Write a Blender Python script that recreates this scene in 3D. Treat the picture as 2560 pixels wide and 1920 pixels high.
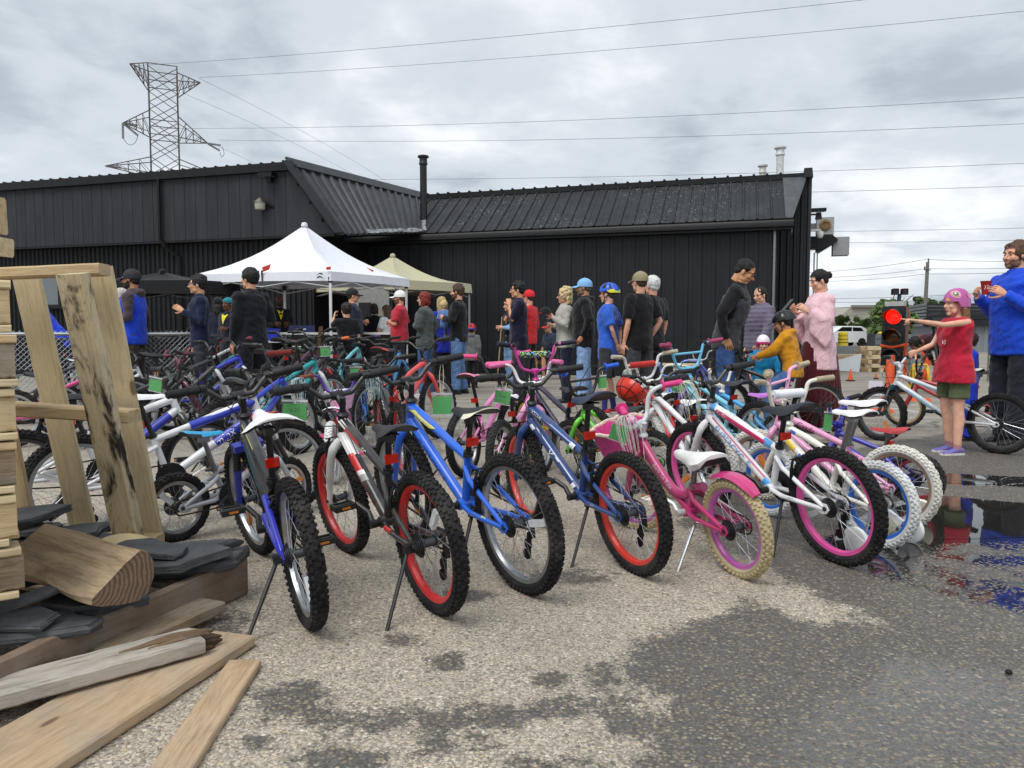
import bpy, bmesh, math, random
import numpy as np
from mathutils import Vector as V, Matrix, Euler, noise

for o in list(bpy.data.objects):
    bpy.data.objects.remove(o)
SC = bpy.context.scene
COL = SC.collection
R = math.radians
PI = math.pi
random.seed(7)

# ------------------------------------------------------------------ camera
FPX, CAMH, YHOR = 1900.0, 1.0, 835.0            # focal length in photo pixels, eye height, horizon row
PITCH = math.atan((960 - YHOR) / FPX)
cd = bpy.data.cameras.new('camera')
cam = bpy.data.objects.new('camera', cd)
COL.objects.link(cam)
cd.sensor_width = 36.0
cd.lens = 36.0 * FPX / 2560.0
cd.clip_start = 0.05
cd.clip_end = 4000
cam.location = (0, 0, CAMH)
cam.rotation_euler = (PI / 2 - PITCH, 0, 0)
SC.camera = cam

# ------------------------------------------------------------------ overcast sky
SUN_EL, SUN_AZ = R(58), R(215)                  # soft light from behind and left of the camera
w = bpy.data.worlds.new('World')
SC.world = w
w.use_nodes = True
nt = w.node_tree
nt.nodes.clear()
N = nt.nodes.new
L = nt.links.new
out = N('ShaderNodeOutputWorld')
bg = N('ShaderNodeBackground')
sky = N('ShaderNodeTexSky')
sky.sky_type = 'NISHITA'
sky.sun_disc = False
sky.sun_elevation = SUN_EL
sky.sun_rotation = SUN_AZ
tc = N('ShaderNodeTexCoord')
sep = N('ShaderNodeSeparateXYZ')
L(tc.outputs['Generated'], sep.inputs[0])
def math_node(op, a, b=None, c=None, clamp=False):
    n = N('ShaderNodeMath')
    n.operation = op
    n.use_clamp = clamp
    for i, x in enumerate((a, b, c)):
        if x is None: continue
        if hasattr(x, 'name') and hasattr(x, 'links'): L(x, n.inputs[i])
        else: n.inputs[i].default_value = x
    return n.outputs[0]
zc = math_node('ADD', math_node('MAXIMUM', sep.outputs['Z'], 0.0), 0.20)
ux = math_node('DIVIDE', sep.outputs['X'], zc)
uy = math_node('DIVIDE', sep.outputs['Y'], zc)
comb = N('ShaderNodeCombineXYZ')
L(ux, comb.inputs[0]); L(uy, comb.inputs[1])
def noise_node(vec, scale, detail=5, rough=.55, dist=0.0):
    n = N('ShaderNodeTexNoise')
    n.inputs['Scale'].default_value = scale
    n.inputs['Detail'].default_value = detail
    n.inputs['Roughness'].default_value = rough
    n.inputs['Distortion'].default_value = dist
    L(vec, n.inputs['Vector'])
    return n.outputs['Fac']
n1 = noise_node(comb.outputs[0], .95, 8, .52, .5)
n2 = noise_node(comb.outputs[0], .42, 3, .5)
n3 = noise_node(comb.outputs[0], 3.1, 5, .6, .2)
s = math_node('ADD', math_node('MULTIPLY', n1, .62), math_node('MULTIPLY', n2, .38))
s = math_node('ADD', math_node('MULTIPLY', s, .80), math_node('MULTIPLY', n3, .20))
ramp = N('ShaderNodeValToRGB')
ramp.color_ramp.interpolation = 'EASE'
e = ramp.color_ramp.elements
e[0].position, e[0].color = .40, (.31, .35, .39, 1)
e[1].position, e[1].color = .60, (.70, .72, .735, 1)
m_ = e.new(.485); m_.color = (.455, .495, .535, 1)
L(s, ramp.inputs[0])
mix = N('ShaderNodeMix')
mix.data_type = 'RGBA'
mix.inputs[0].default_value = .965                # nearly closed cloud cover over the clear sky
skm = N('ShaderNodeMix'); skm.data_type = 'RGBA'; skm.blend_type = 'MULTIPLY'
skm.inputs[0].default_value = 1.0
skm.inputs[7].default_value = (.1, .1, .1, 1)
L(sky.outputs[0], skm.inputs[6])
L(skm.outputs[2], mix.inputs[6]); L(ramp.outputs[0], mix.inputs[7])
L(mix.outputs[2], bg.inputs[0])
bg.inputs[1].default_value = 1.0
L(bg.outputs[0], out.inputs[0])

# ------------------------------------------------------------------ the one soft sun behind the clouds
sd = bpy.data.lights.new('sun', 'SUN')
sd.energy = 1.5
sd.angle = R(35)
sd.color = (1, .97, .93)
sun = bpy.data.objects.new('sun', sd)
COL.objects.link(sun)
sun.rotation_euler = (PI / 2 - SUN_EL, 0, PI - SUN_AZ)

SC.view_settings.view_transform = 'Standard'
SC.view_settings.look = 'None'
SC.view_settings.gamma = 1
SC.view_settings.exposure = 0.62
SC.view_settings.use_curve_mapping = False
SC.cycles.max_bounces = 6
SC.cycles.transparent_max_bounces = 12

# ------------------------------------------------------------------ where things stand: ground points, building frame
def ray(px, py):
    x = (px - 1280) / FPX
    y = (960 - py) / FPX
    return V((x, math.cos(PITCH) + y * math.sin(PITCH), -math.sin(PITCH) + y * math.cos(PITCH)))
def G(px, py, z=0.0):                            # point of height z seen at a photo pixel
    d = ray(px, py)
    return V((0, 0, CAMH)) + d * ((z - CAMH) / d.z)
def AT(px, py, Y):                               # point at distance Y seen at a photo pixel
    d = ray(px, py)
    return V((0, 0, CAMH)) + d * (Y / d.y)
def dist_of(py):                                 # distance of the ground seen in a row
    return G(1280, py).y
TH = R(-16.84)
BU = V((math.cos(TH), math.sin(TH), 0))
BV = V((-math.sin(TH), math.cos(TH), 0))
def B(u, v, z=0.0):
    return BU * u + BV * v + V((0, 0, z))

# ------------------------------------------------------------------ materials
MATS = {}
def srgb(h):
    if isinstance(h, str):
        h = h.lstrip('#')
        c = [int(h[i:i + 2], 16) / 255 for i in (0, 2, 4)]
        return tuple((x / 12.92 if x <= .04045 else ((x + .055) / 1.055) ** 2.4) for x in c)
    return tuple(h)
class NT:
    def __init__(s, name):
        s.m = bpy.data.materials.new(name)
        s.m.use_nodes = True
        s.t = s.m.node_tree
        s.t.nodes.clear()
        s.out = s.n('ShaderNodeOutputMaterial')
        s.b = s.n('ShaderNodeBsdfPrincipled')
        s.l(s.b.outputs[0], s.out.inputs[0])
    def n(s, t, **k):
        x = s.t.nodes.new(t)
        for a, b in k.items(): setattr(x, a, b)
        return x
    def l(s, a, b): s.t.links.new(a, b)
    def set(s, sock, x):
        if hasattr(x, 'links'): s.l(x, sock)
        elif isinstance(x, (tuple, list)) and len(x) == 3 and sock.type == 'RGBA': sock.default_value = (*x, 1)
        else: sock.default_value = x
    def math(s, op, a, b=None, c=None, clamp=False):
        n = s.n('ShaderNodeMath', operation=op, use_clamp=clamp)
        for i, x in enumerate((a, b, c)):
            if x is not None: s.set(n.inputs[i], x)
        return n.outputs[0]
    def mix(s, f, a, b, blend='MIX'):
        n = s.n('ShaderNodeMix', data_type='RGBA', blend_type=blend)
        s.set(n.inputs[0], f); s.set(n.inputs[6], a); s.set(n.inputs[7], b)
        return n.outputs[2]
    def coord(s, kind='Object'): return s.n('ShaderNodeTexCoord').outputs[kind]
    def pos(s): return s.n('ShaderNodeNewGeometry').outputs['Position']
    def mapping(s, vec, scale=(1, 1, 1), rot=(0, 0, 0), loc=(0, 0, 0)):
        n = s.n('ShaderNodeMapping')
        s.l(vec, n.inputs[0])
        n.inputs['Scale'].default_value = scale; n.inputs['Rotation'].default_value = rot; n.inputs['Location'].default_value = loc
        return n.outputs[0]
    def noise(s, vec, scale, detail=3, rough=.5, dist=0.0, col=False):
        n = s.n('ShaderNodeTexNoise')
        s.l(vec, n.inputs['Vector'])
        n.inputs['Scale'].default_value = scale; n.inputs['Detail'].default_value = detail
        n.inputs['Roughness'].default_value = rough; n.inputs['Distortion'].default_value = dist
        return n.outputs['Color' if col else 'Fac']
    def voro(s, vec, scale, feature='F1', out='Distance'):
        n = s.n('ShaderNodeTexVoronoi', feature=feature)
        s.l(vec, n.inputs['Vector']); n.inputs['Scale'].default_value = scale
        return n.outputs[out]
    def ramp(s, f, stops, interp='LINEAR'):
        n = s.n('ShaderNodeValToRGB')
        cr = n.color_ramp
        cr.interpolation = interp
        while len(cr.elements) < len(stops): cr.elements.new(.5)
        for el, (p, c) in zip(cr.elements, stops):
            el.position = p
            el.color = (*c, 1) if not isinstance(c, (int, float)) else (c, c, c, 1)
        s.set(n.inputs[0], f)
        return n.outputs[0]
    def smooth(s, x, a, b):
        n = s.n('ShaderNodeMapRange', interpolation_type='SMOOTHSTEP')
        s.set(n.inputs[0], x); n.inputs[1].default_value = a; n.inputs[2].default_value = b
        return n.outputs[0]
    def bump(s, h, strength=.3, dist=.01, normal=None):
        n = s.n('ShaderNodeBump')
        s.set(n.inputs['Strength'], strength); n.inputs['Distance'].default_value = dist
        s.l(h, n.inputs['Height'])
        if normal is not None: s.l(normal, n.inputs['Normal'])
        return n.outputs[0]
    def principled(s, color=None, rough=None, metal=None, normal=None, **k):
        if color is not None: s.set(s.b.inputs['Base Color'], color)
        if rough is not None: s.set(s.b.inputs['Roughness'], rough)
        if metal is not None: s.set(s.b.inputs['Metallic'], metal)
        if normal is not None: s.l(normal, s.b.inputs['Normal'])
        for a, b in k.items(): s.set(s.b.inputs[a.replace('_', ' ')], b)
        return s.m

def paint(col, rough=.30, coat=.4, dirt=.42):    # bicycle paint: clear coat, road dust, scuffs
    key = ('paint', col, rough, coat, dirt)
    if key in MATS: return MATS[key]
    t = NT('bike_paint'); c = srgb(col); p = t.coord()
    n1 = t.noise(p, 9, 4, .6); n2 = t.noise(p, 60, 3, .6)
    f = t.math('MULTIPLY', t.smooth(n1, .45, .75), dirt)
    cc = t.mix(f, c, (.16, .14, .12))
    cc = t.mix(t.math('MULTIPLY', t.smooth(n2, .62, .75), dirt * .8), cc, tuple(x * .5 + .1 for x in c))
    MATS[key] = t.principled(cc, t.math('ADD', t.math('MULTIPLY', n1, .25), rough - .08), Coat_Weight=coat, Coat_Roughness=.12, Specular_IOR_Level=.5)
    return MATS[key]
def plain(col, rough=.6, metal=0.0, name='surface', var=.18, scale=14, bump=0.0, spec=.5):
    key = ('plain', col, rough, metal, name, var, scale, bump, spec)
    if key in MATS: return MATS[key]
    t = NT(name); c = srgb(col); p = t.coord()
    n1 = t.noise(p, scale, 5, .6)
    lo = tuple(x * (1 - var) for x in c); hi = tuple(min(1, x * (1 + var)) for x in c)
    cc = t.ramp(n1, [(.3, lo), (.7, hi)])
    nm = t.bump(t.noise(p, scale * 6, 4, .6), .5, bump) if bump else None
    MATS[key] = t.principled(cc, t.math('ADD', t.math('MULTIPLY', n1, .16), max(.02, rough - .08)), metal, nm, Specular_IOR_Level=spec)
    return MATS[key]
def fabric(col, fold=1.0, var=.22, rough=.9):
    key = ('fabric', col, fold, var, rough)
    if key in MATS: return MATS[key]
    t = NT('fabric'); c = srgb(col); p = t.coord()
    n1 = t.noise(t.mapping(p, (1, 1, .55)), 9, 3, .55, 1.2)
    n2 = t.noise(p, 90, 3, .6)
    cc = t.ramp(t.math('ADD', t.math('MULTIPLY', n1, .6), t.math('MULTIPLY', n2, .4)), [(.3, tuple(x * (1 - var) for x in c)), (.7, tuple(min(1, x * (1 + var)) for x in c))])
    nm = t.bump(t.math('ADD', n1, t.math('MULTIPLY', n2, .06)), .55 * fold, .05)
    MATS[key] = t.principled(cc, rough, normal=nm, Sheen_Weight=.15, Specular_IOR_Level=.25)
    return MATS[key]
def denim(col):
    key = ('denim', col)
    if key in MATS: return MATS[key]
    t = NT('denim'); c = srgb(col); p = t.coord()
    n1 = t.noise(t.mapping(p, (1, 1, .5)), 8, 4, .6, 1.0)
    n2 = t.noise(t.mapping(p, (1, 1, 3)), 120, 2, .6)
    cc = t.ramp(t.math('ADD', t.math('MULTIPLY', n1, .75), t.math('MULTIPLY', n2, .25)), [(.3, tuple(x * .6 for x in c)), (.7, tuple(min(1, x * 1.5 + .02) for x in c))])
    MATS[key] = t.principled(cc, .9, normal=t.bump(n1, .6, .05), Specular_IOR_Level=.2)
    return MATS[key]
def skin(col):
    key = ('skin', col)
    if key in MATS: return MATS[key]
    t = NT('skin'); c = srgb(col); p = t.coord()
    n1 = t.noise(p, 16, 4, .6)
    cc = t.ramp(n1, [(.3, (c[0] * .86, c[1] * .78, c[2] * .75)), (.7, (min(1, c[0] * 1.08), c[1] * 1.06, c[2] * 1.05))])
    MATS[key] = t.principled(cc, .5, normal=t.bump(t.noise(p, 120, 3), .15, .004), Specular_IOR_Level=.4)
    t.b.inputs['Subsurface Weight'].default_value = .08
    t.b.inputs['Subsurface Radius'].default_value = (.012, .005, .003)
    return MATS[key]
def hairmat(col):
    key = ('hair', col)
    if key in MATS: return MATS[key]
    t = NT('hair'); c = srgb(col); p = t.coord()
    n1 = t.noise(t.mapping(p, (1, 1, .18)), 130, 4, .65, .6)
    cc = t.ramp(n1, [(.3, tuple(x * .45 for x in c)), (.7, tuple(min(1, x * 1.5) for x in c))])
    MATS[key] = t.principled(cc, .5, normal=t.bump(n1, .8, .012), Specular_IOR_Level=.4)
    return MATS[key]
def rubber(col='#17171a', dusty=.35):
    key = ('rubber', col, dusty)
    if key in MATS: return MATS[key]
    t = NT('tyre_rubber'); c = srgb(col); p = t.coord()
    n1 = t.noise(p, 7, 5, .6); n2 = t.noise(p, 45, 4, .6)
    cc = t.mix(t.math('MULTIPLY', t.smooth(t.math('ADD', t.math('MULTIPLY', n1, .6), t.math('MULTIPLY', n2, .4)), .42, .72), dusty), c, (.13, .115, .10))
    MATS[key] = t.principled(cc, .82, normal=t.bump(n2, .25, .003), Specular_IOR_Level=.3)
    return MATS[key]
def wood(col, dark=None, stain=0.0, scale=1.0, grey=0.0):  # grain runs along the piece's local X
    key = ('wood', col, dark, stain, scale, grey)
    if key in MATS: return MATS[key]
    t = NT('wood'); c = srgb(col); d = srgb(dark) if dark else tuple(x * .62 for x in c)
    oi = t.n('ShaderNodeObjectInfo').outputs['Random']
    off = t.n('ShaderNodeCombineXYZ')
    t.l(t.math('MULTIPLY', oi, 31.0), off.inputs[0]); t.l(t.math('MULTIPLY', oi, 17.0), off.inputs[1])
    va = t.n('ShaderNodeVectorMath', operation='ADD'); t.l(t.coord(), va.inputs[0]); t.l(off.outputs[0], va.inputs[1])
    p = va.outputs[0]
    g = t.mapping(p, (1.3 * scale, 16 * scale, 16 * scale))
    n1 = t.noise(g, 3.0, 7, .66, .7); n2 = t.noise(g, 14, 4, .65, .2); n3 = t.noise(p, 5.5, 4, .6)
    cc = t.ramp(n1, [(.28, d), (.5, c), (.78, tuple(min(1, x * 1.12) for x in c))])
    cc = t.mix(t.math('MULTIPLY', t.smooth(n2, .46, .75), .5), cc, tuple(x * .62 for x in d))
    cc = t.mix(t.math('MULTIPLY', oi, .3), cc, tuple(x * .8 for x in c))
    if grey: cc = t.mix(t.math('MULTIPLY', t.smooth(n3, .35, .65), grey), cc, (.42, .40, .37))
    if stain:
        k = t.noise(t.mapping(p, (2.2, 7, 7)), 1.6, 6, .68, .8)
        cc = t.mix(t.math('MULTIPLY', t.smooth(k, .47, .62), stain), cc, (.022, .018, .014))
    kn = t.voro(t.mapping(p, (2.4, 7.5, 0)), 1.0)
    kr = t.math('ADD', kn, t.math('MULTIPLY', t.math('SUBTRACT', n3, .5), .10))
    cc = t.mix(t.math('MULTIPLY', t.math('SUBTRACT', 1.0, t.smooth(kr, .04, .20)), .45), cc, d)
    cc = t.mix(t.math('MULTIPLY', t.math('SUBTRACT', 1.0, t.smooth(kr, .05, .085)), .75), cc, (.09, .055, .035))
    cc = t.mix(t.math('MULTIPLY', t.smooth(n3, .5, .72), .28), cc, (.20, .185, .16))
    MATS[key] = t.principled(cc, .78, normal=t.bump(t.math('ADD', n1, t.math('MULTIPLY', n2, .6)), .4, .006), Specular_IOR_Level=.3)
    return MATS[key]
def metal(col='#b8bcc0', rough=.3):
    return plain(col, rough, 1.0, 'metal', .15, 20)
BLACKP = lambda: plain('#18191b', .5, 0, 'black_plastic', .25, 20)
CHROME = lambda: metal('#c9ccd0', .22)

# ------------------------------------------------------------------ mesh building
def tag(o, label=None, cat=None, group=None, kind=None):
    if label: o['label'] = label
    if cat: o['category'] = cat
    if group: o['group'] = group
    if kind: o['kind'] = kind
    return o
def link(o, parent=None):
    COL.objects.link(o)
    if parent is not None: o.parent = parent
    return o
def empty(name, loc=(0, 0, 0), rz=0.0, label=None, cat=None, group=None, parent=None):
    o = bpy.data.objects.new(name, None)
    o.empty_display_size = .1
    link(o, parent)
    o.location = loc
    o.rotation_euler = (0, 0, rz)
    return tag(o, label, cat, group)
def put(name, me, parent=None, mw=None, mats=None):
    o = bpy.data.objects.new(name, me)
    link(o, parent)
    if mw is not None: o.matrix_basis = mw
    if mats:
        for i, m in enumerate(mats):
            o.material_slots[i].link = 'OBJECT'
            o.material_slots[i].material = m
    return o
class MB:
    def __init__(s): s.v, s.f, s.mi = [], [], []
    def add(s, vs, fs, mi=0):
        n = len(s.v)
        s.v += [tuple(p) for p in vs]
        s.f += [tuple(n + i for i in f) for f in fs]
        s.mi += [mi] * len(fs)
        return s
    def box(s, c, sz, rot=None, mi=0, taper=1.0, M=None):
        a, b, h = sz[0] / 2, sz[1] / 2, sz[2] / 2
        vs = [V((x * (taper if z > 0 else 1), y * (taper if z > 0 else 1), z)) for z in (-h, h) for x, y in ((-a, -b), (a, -b), (a, b), (-a, b))]
        if rot is not None: vs = [rot @ p for p in vs]
        vs = [p + V(c) for p in vs]
        if M is not None: vs = [M @ p for p in vs]
        return s.add(vs, [(3, 2, 1, 0), (4, 5, 6, 7), (0, 1, 5, 4), (1, 2, 6, 5), (2, 3, 7, 6), (3, 0, 4, 7)], mi)
    def bar(s, a, b, wd, th, up=V((0, 0, 1)), mi=0):   # box from a to b
        a, b = V(a), V(b); x = (b - a).normalized(); y = V(up).cross(x)
        y = y.normalized() if y.length > 1e-6 else V((0, 1, 0)); z = x.cross(y)
        vs = [p + y * (i * wd / 2) + z * (j * th / 2) for p in (a, b) for i, j in ((-1, -1), (1, -1), (1, 1), (-1, 1))]
        return s.add(vs, [(3, 2, 1, 0), (4, 5, 6, 7), (0, 1, 5, 4), (1, 2, 6, 5), (2, 3, 7, 6), (3, 0, 4, 7)], mi)
    def loft(s, rings, mi=0, cap=True, close=False):
        n = len(rings[0]); m = len(rings)
        vs = [p for r in rings for p in r]
        fs = []
        for i in range(m if close else m - 1):
            j = (i + 1) % m
            for k in range(n):
                q = (k + 1) % n
                fs.append((i * n + k, i * n + q, j * n + q, j * n + k))
        if cap and not close:
            fs.append(tuple(range(n))[::-1]); fs.append(tuple((m - 1) * n + k for k in range(n)))
        return s.add(vs, fs, mi)
    def tube(s, pts, r, seg=8, mi=0, flat=1.0, cap=True, up=None):
        pts = [V(p) for p in pts]
        rr = r if isinstance(r, (list, tuple)) else [r] * len(pts)
        rings = []; prev = None
        for i, p in enumerate(pts):
            d = (pts[min(i + 1, len(pts) - 1)] - pts[max(i - 1, 0)])
            d = d.normalized() if d.length > 1e-9 else V((0, 0, 1))
            if prev is None:
                a = V(up) if up is not None else (V((0, 0, 1)) if abs(d.z) < .9 else V((1, 0, 0)))
            else: a = prev
            x = a - d * a.dot(d)
            if x.length < 1e-6: x = d.orthogonal()
            x.normalize(); y = d.cross(x); prev = x
            rings.append([p + (x * math.cos(2 * PI * k / seg) * rr[i] + y * math.sin(2 * PI * k / seg) * rr[i] * flat) for k in range(seg)])
        return s.loft(rings, mi, cap)
    def lathe(s, prof, seg=16, c=(0, 0, 0), mi=0, axis='Z', cap=True):
        rings = []
        for r, z in prof:
            ring = []
            for k in range(seg):
                a = 2 * PI * k / seg; x, y = r * math.cos(a), r * math.sin(a)
                q = (x, y, z) if axis == 'Z' else ((x, -z, y) if axis == 'Y' else (z, x, y))
                ring.append(V(q) + V(c))
            rings.append(ring)
        return s.loft(rings, mi, cap)
    def ell(s, c, r, seg=12, rg=8, mi=0, M=None):
        rings = []
        for i in range(rg + 1):
            th = PI * (i + .02 if i == 0 else i - .02 if i == rg else i) / rg
            ring = []
            for k in range(seg):
                a = 2 * PI * k / seg
                p = V((r[0] * math.sin(th) * math.cos(a), r[1] * math.sin(th) * math.sin(a), -r[2] * math.cos(th)))
                if M is not None: p = M @ p
                ring.append(p + V(c))
            rings.append(ring)
        return s.loft(rings, mi)
    def poly(s, pts, th, nrm=V((0, 0, 1)), mi=0):       # extruded outline
        n = len(pts); off = V(nrm) * th
        vs = [V(p) for p in pts] + [V(p) + off for p in pts]
        fs = [tuple(range(n))[::-1], tuple(range(n, 2 * n))] + [(i, (i + 1) % n, n + (i + 1) % n, n + i) for i in range(n)]
        return s.add(vs, fs, mi)
    def mesh(s, name, mats=(), smooth=True, ang=38):
        me = bpy.data.meshes.new(name)
        me.from_pydata(s.v, [], s.f)
        for m in mats: me.materials.append(m)
        if any(s.mi): me.polygons.foreach_set('material_index', s.mi)
        bm = bmesh.new(); bm.from_mesh(me)
        bmesh.ops.recalc_face_normals(bm, faces=bm.faces)
        bm.to_mesh(me); bm.free()
        if smooth:
            me.shade_smooth(); me.set_sharp_from_angle(angle=R(ang))
        me.update()
        return me
    def build(s, name, mats, parent=None, smooth=True, ang=38):
        if not isinstance(mats, (list, tuple)): mats = [mats]
        return put(name, s.mesh(name, mats, smooth, ang), parent)
def rotz(a): return Matrix.Rotation(a, 3, 'Z')
def crv(p0, p1, p2, p3, n=10):                    # bezier points
    p0, p1, p2, p3 = map(V, (p0, p1, p2, p3))
    return [p0 * (1 - t) ** 3 + p1 * 3 * t * (1 - t) ** 2 + p2 * 3 * t * t * (1 - t) + p3 * t ** 3 for t in [i / n for i in range(n + 1)]]
def smooth_path(pts, n=5):                        # Catmull-Rom through points
    pts = [V(p) for p in pts]; o = []
    for i in range(len(pts) - 1):
        a, b, c, d = pts[max(i - 1, 0)], pts[i], pts[i + 1], pts[min(i + 2, len(pts) - 1)]
        for k in range(n):
            t = k / n
            o.append(.5 * ((2 * b) + (c - a) * t + (2 * a - 5 * b + 4 * c - d) * t * t + (3 * b - a - 3 * c + d) * t ** 3))
    return o + [pts[-1]]
_txt = {}
def text_mesh(txt, size=1.0, shear=0.0, bold=0.0):  # flat letters as verts and faces, centred
    key = (txt, size, shear, bold)
    if key in _txt: return _txt[key]
    cu = bpy.data.curves.new('lettering', 'FONT')
    cu.body = txt; cu.size = size; cu.align_x = 'CENTER'; cu.align_y = 'CENTER'
    cu.shear = shear; cu.offset = bold; cu.resolution_u = 3
    o = bpy.data.objects.new('lettering', cu)
    COL.objects.link(o)
    dg = bpy.context.evaluated_depsgraph_get()
    me = bpy.data.meshes.new_from_object(o.evaluated_get(dg))
    bpy.data.objects.remove(o); bpy.data.curves.remove(cu)
    vs = [v.co.copy() for v in me.vertices]; fs = [tuple(p.vertices) for p in me.polygons]
    bpy.data.meshes.remove(me)
    _txt[key] = (vs, fs)
    return _txt[key]
# ================================================================== ground
def sd_poly(P, poly):                              # signed distance, negative inside
    P = np.asarray(P); v = np.array([[q.x, q.y] for q in poly]); n = len(v)
    d = np.full(len(P), 1e9); s = np.ones(len(P))
    j = n - 1
    for i in range(n):
        e = v[j] - v[i]; w_ = P - v[i]
        t = np.clip((w_ @ e) / (e @ e), 0, 1)
        b = w_ - t[:, None] * e
        d = np.minimum(d, (b * b).sum(1))
        c1 = P[:, 1] >= v[i, 1]; c2 = P[:, 1] < v[j, 1]; c3 = e[0] * w_[:, 1] > e[1] * w_[:, 0]
        fl = (c1 & c2 & c3) | (~c1 & ~c2 & ~c3)
        s = np.where(fl, -s, s); j = i
    return s * np.sqrt(d)
def gpoly(l): return [G(*q) for q in l]
WET = gpoly([(1490, 1960), (1640, 1890), (1655, 1770), (1590, 1700), (1600, 1600), (1720, 1560), (1870, 1505), (1960, 1525), (2060, 1568),
             (2160, 1548), (2120, 1515), (2030, 1495), (1960, 1445), (1890, 1400), (1780, 1360), (1690, 1300), (1760, 1230), (1950, 1185), (2150, 1120), (2350, 1085), (3400, 1050), (3600, 1960)])
POOLS = [gpoly([(2265, 1187), (2330, 1182), (2480, 1190), (2700, 1200), (2700, 1222), (2500, 1214), (2380, 1210), (2290, 1204)]),
         gpoly([(2080, 1352), (2150, 1300), (2215, 1262), (2290, 1248), (2380, 1243), (2500, 1256), (2700, 1262), (2700, 1352), (2500, 1352), (2330, 1356), (2290, 1400), (2210, 1425), (2120, 1400)])]
RIPPLE = gpoly([(2060, 1400), (2150, 1345), (2320, 1345), (2700, 1330), (2720, 1600), (2480, 1530), (2330, 1490), (2160, 1450)])
SHEEN = gpoly([(1900, 1960), (2050, 1760), (2250, 1640), (2420, 1680), (2700, 1760), (2760, 1960)])
STAINS = [(560, 1590, 70, 60), (700, 1745, 110, 45), (800, 1800, 90, 30), (905, 1795, 150, 42), (1110, 1655, 75, 26), (1180, 1790, 190, 34), (1395, 1700, 60, 20),
          (1500, 1690, 60, 50), (860, 1905, 130, 34), (1150, 1862, 120, 28), (1430, 1775, 110, 34), (1580, 1800, 80, 60), (1290, 1905, 60, 20), (1000, 1600, 60, 16), (520, 1480, 40, 90), (1160, 1490, 90, 16), (1430, 1440, 90, 18), (1370, 1915, 130, 24), (640, 1860, 60, 20)]
def axis_lines(lo, hi, step, far_lo, far_hi):
    a = list(np.arange(lo, hi, step)); st = step; x = hi
    while x < far_hi:
        a.append(x); st *= 1.28; x += st
    a.append(far_hi); st = step; x = lo
    while x > far_lo:
        st *= 1.28; x -= st; a.insert(0, max(x, far_lo))
    return np.array(a)
gx = axis_lines(-2.6, 3.4, .045, -900, 900)
gy = axis_lines(1.5, 6.4, .045, -60, 1600)
XX, YY = np.meshgrid(gx, gy)
P2 = np.stack([XX.ravel(), YY.ravel()], 1)
me = bpy.data.meshes.new('ground')
nx, ny = len(gx), len(gy)
idx = np.arange(nx * ny).reshape(ny, nx)
quads = np.stack([idx[:-1, :-1], idx[:-1, 1:], idx[1:, 1:], idx[1:, :-1]], -1).reshape(-1, 4)
me.from_pydata(np.c_[P2, np.zeros(len(P2))].tolist(), [], quads.tolist())
damp = np.clip(.52 - sd_poly(P2, WET) / .26, 0, 1.3)
for (px, py, rx, ry) in STAINS:
    c = G(px, py); a = abs(G(px + rx, py).x - c.x); b = abs(G(px, py - ry).y - c.y)
    q = np.sqrt(((P2[:, 0] - c.x) / a) ** 2 + ((P2[:, 1] - c.y) / b) ** 2)
    damp = np.maximum(damp, np.clip(.92 - q * .46, 0, .70))
pool = np.zeros(len(P2))
for pl in POOLS: pool = np.maximum(pool, np.clip(.62 - sd_poly(P2, pl) / .22, 0, 1))
pool = np.maximum(pool, np.clip(.36 - sd_poly(P2, RIPPLE) / .5, 0, .50))
sheen = np.clip(.5 - sd_poly(P2, SHEEN) / .5, 0, 1)
for nm_, arr in (('damp', damp), ('pool', pool), ('sheen', sheen)):
    at = me.attributes.new(nm_, 'FLOAT', 'POINT')
    at.data.foreach_set('value', arr.astype(np.float32))
t = NT('asphalt')
p = t.pos()
A_ = lambda n: t.n('ShaderNodeAttribute', attribute_name=n).outputs['Fac']
warp = t.noise(p, 20, 2, .5, col=True)
pw = t.n('ShaderNodeVectorMath', operation='MULTIPLY_ADD'); t.l(warp, pw.inputs[0]); pw.inputs[1].default_value = (.012, .012, 0); t.l(p, pw.inputs[2])
pw = pw.outputs[0]
vcol = t.voro(pw, 78, 'F1', 'Color'); vd = t.voro(pw, 78, 'F1', 'Distance')
vcol2 = t.voro(pw, 165, 'F1', 'Color')
sp = t.n('ShaderNodeSeparateColor'); t.l(vcol, sp.inputs[0])
sp2 = t.n('ShaderNodeSeparateColor'); t.l(vcol2, sp2.inputs[0])
peb = t.ramp(sp.outputs[0], [(0, (.16, .15, .14)), (.25, (.35, .315, .265)), (.5, (.46, .415, .345)), (.72, (.58, .52, .415)), (.88, (.48, .39, .27)), (1, (.78, .75, .68))])
fine = t.ramp(sp2.outputs[1], [(0, (.20, .178, .15)), (.6, (.39, .35, .295)), (1, (.62, .565, .475))])
big = t.smooth(t.math('ADD', t.math('MULTIPLY', sp.outputs[2], .0), vd), .62, .40)
stone = t.math('MULTIPLY', big, t.smooth(sp.outputs[1], .34, .42))
dry = t.mix(stone, fine, peb)
lg = t.noise(p, .55, 5, .6, .3); md = t.noise(p, 3.2, 5, .65); st_ = t.noise(t.mapping(p, (.5, 3.4, 1), (0, 0, R(-14))), .9, 6, .62)
dry = t.mix(t.math('MULTIPLY', t.smooth(md, .48, .8), .30), dry, (.16, .15, .135))
dry = t.mix(t.math('MULTIPLY', t.smooth(lg, .42, .68), .30), dry, (.20, .19, .175))
sy = t.n('ShaderNodeSeparateXYZ'); t.l(p, sy.inputs[0])
far = t.smooth(sy.outputs[1], 4.2, 8.0)
farc = t.ramp(st_, [(.3, (.15, .142, .13)), (.5, (.25, .235, .21)), (.68, (.38, .355, .31))])
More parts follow.
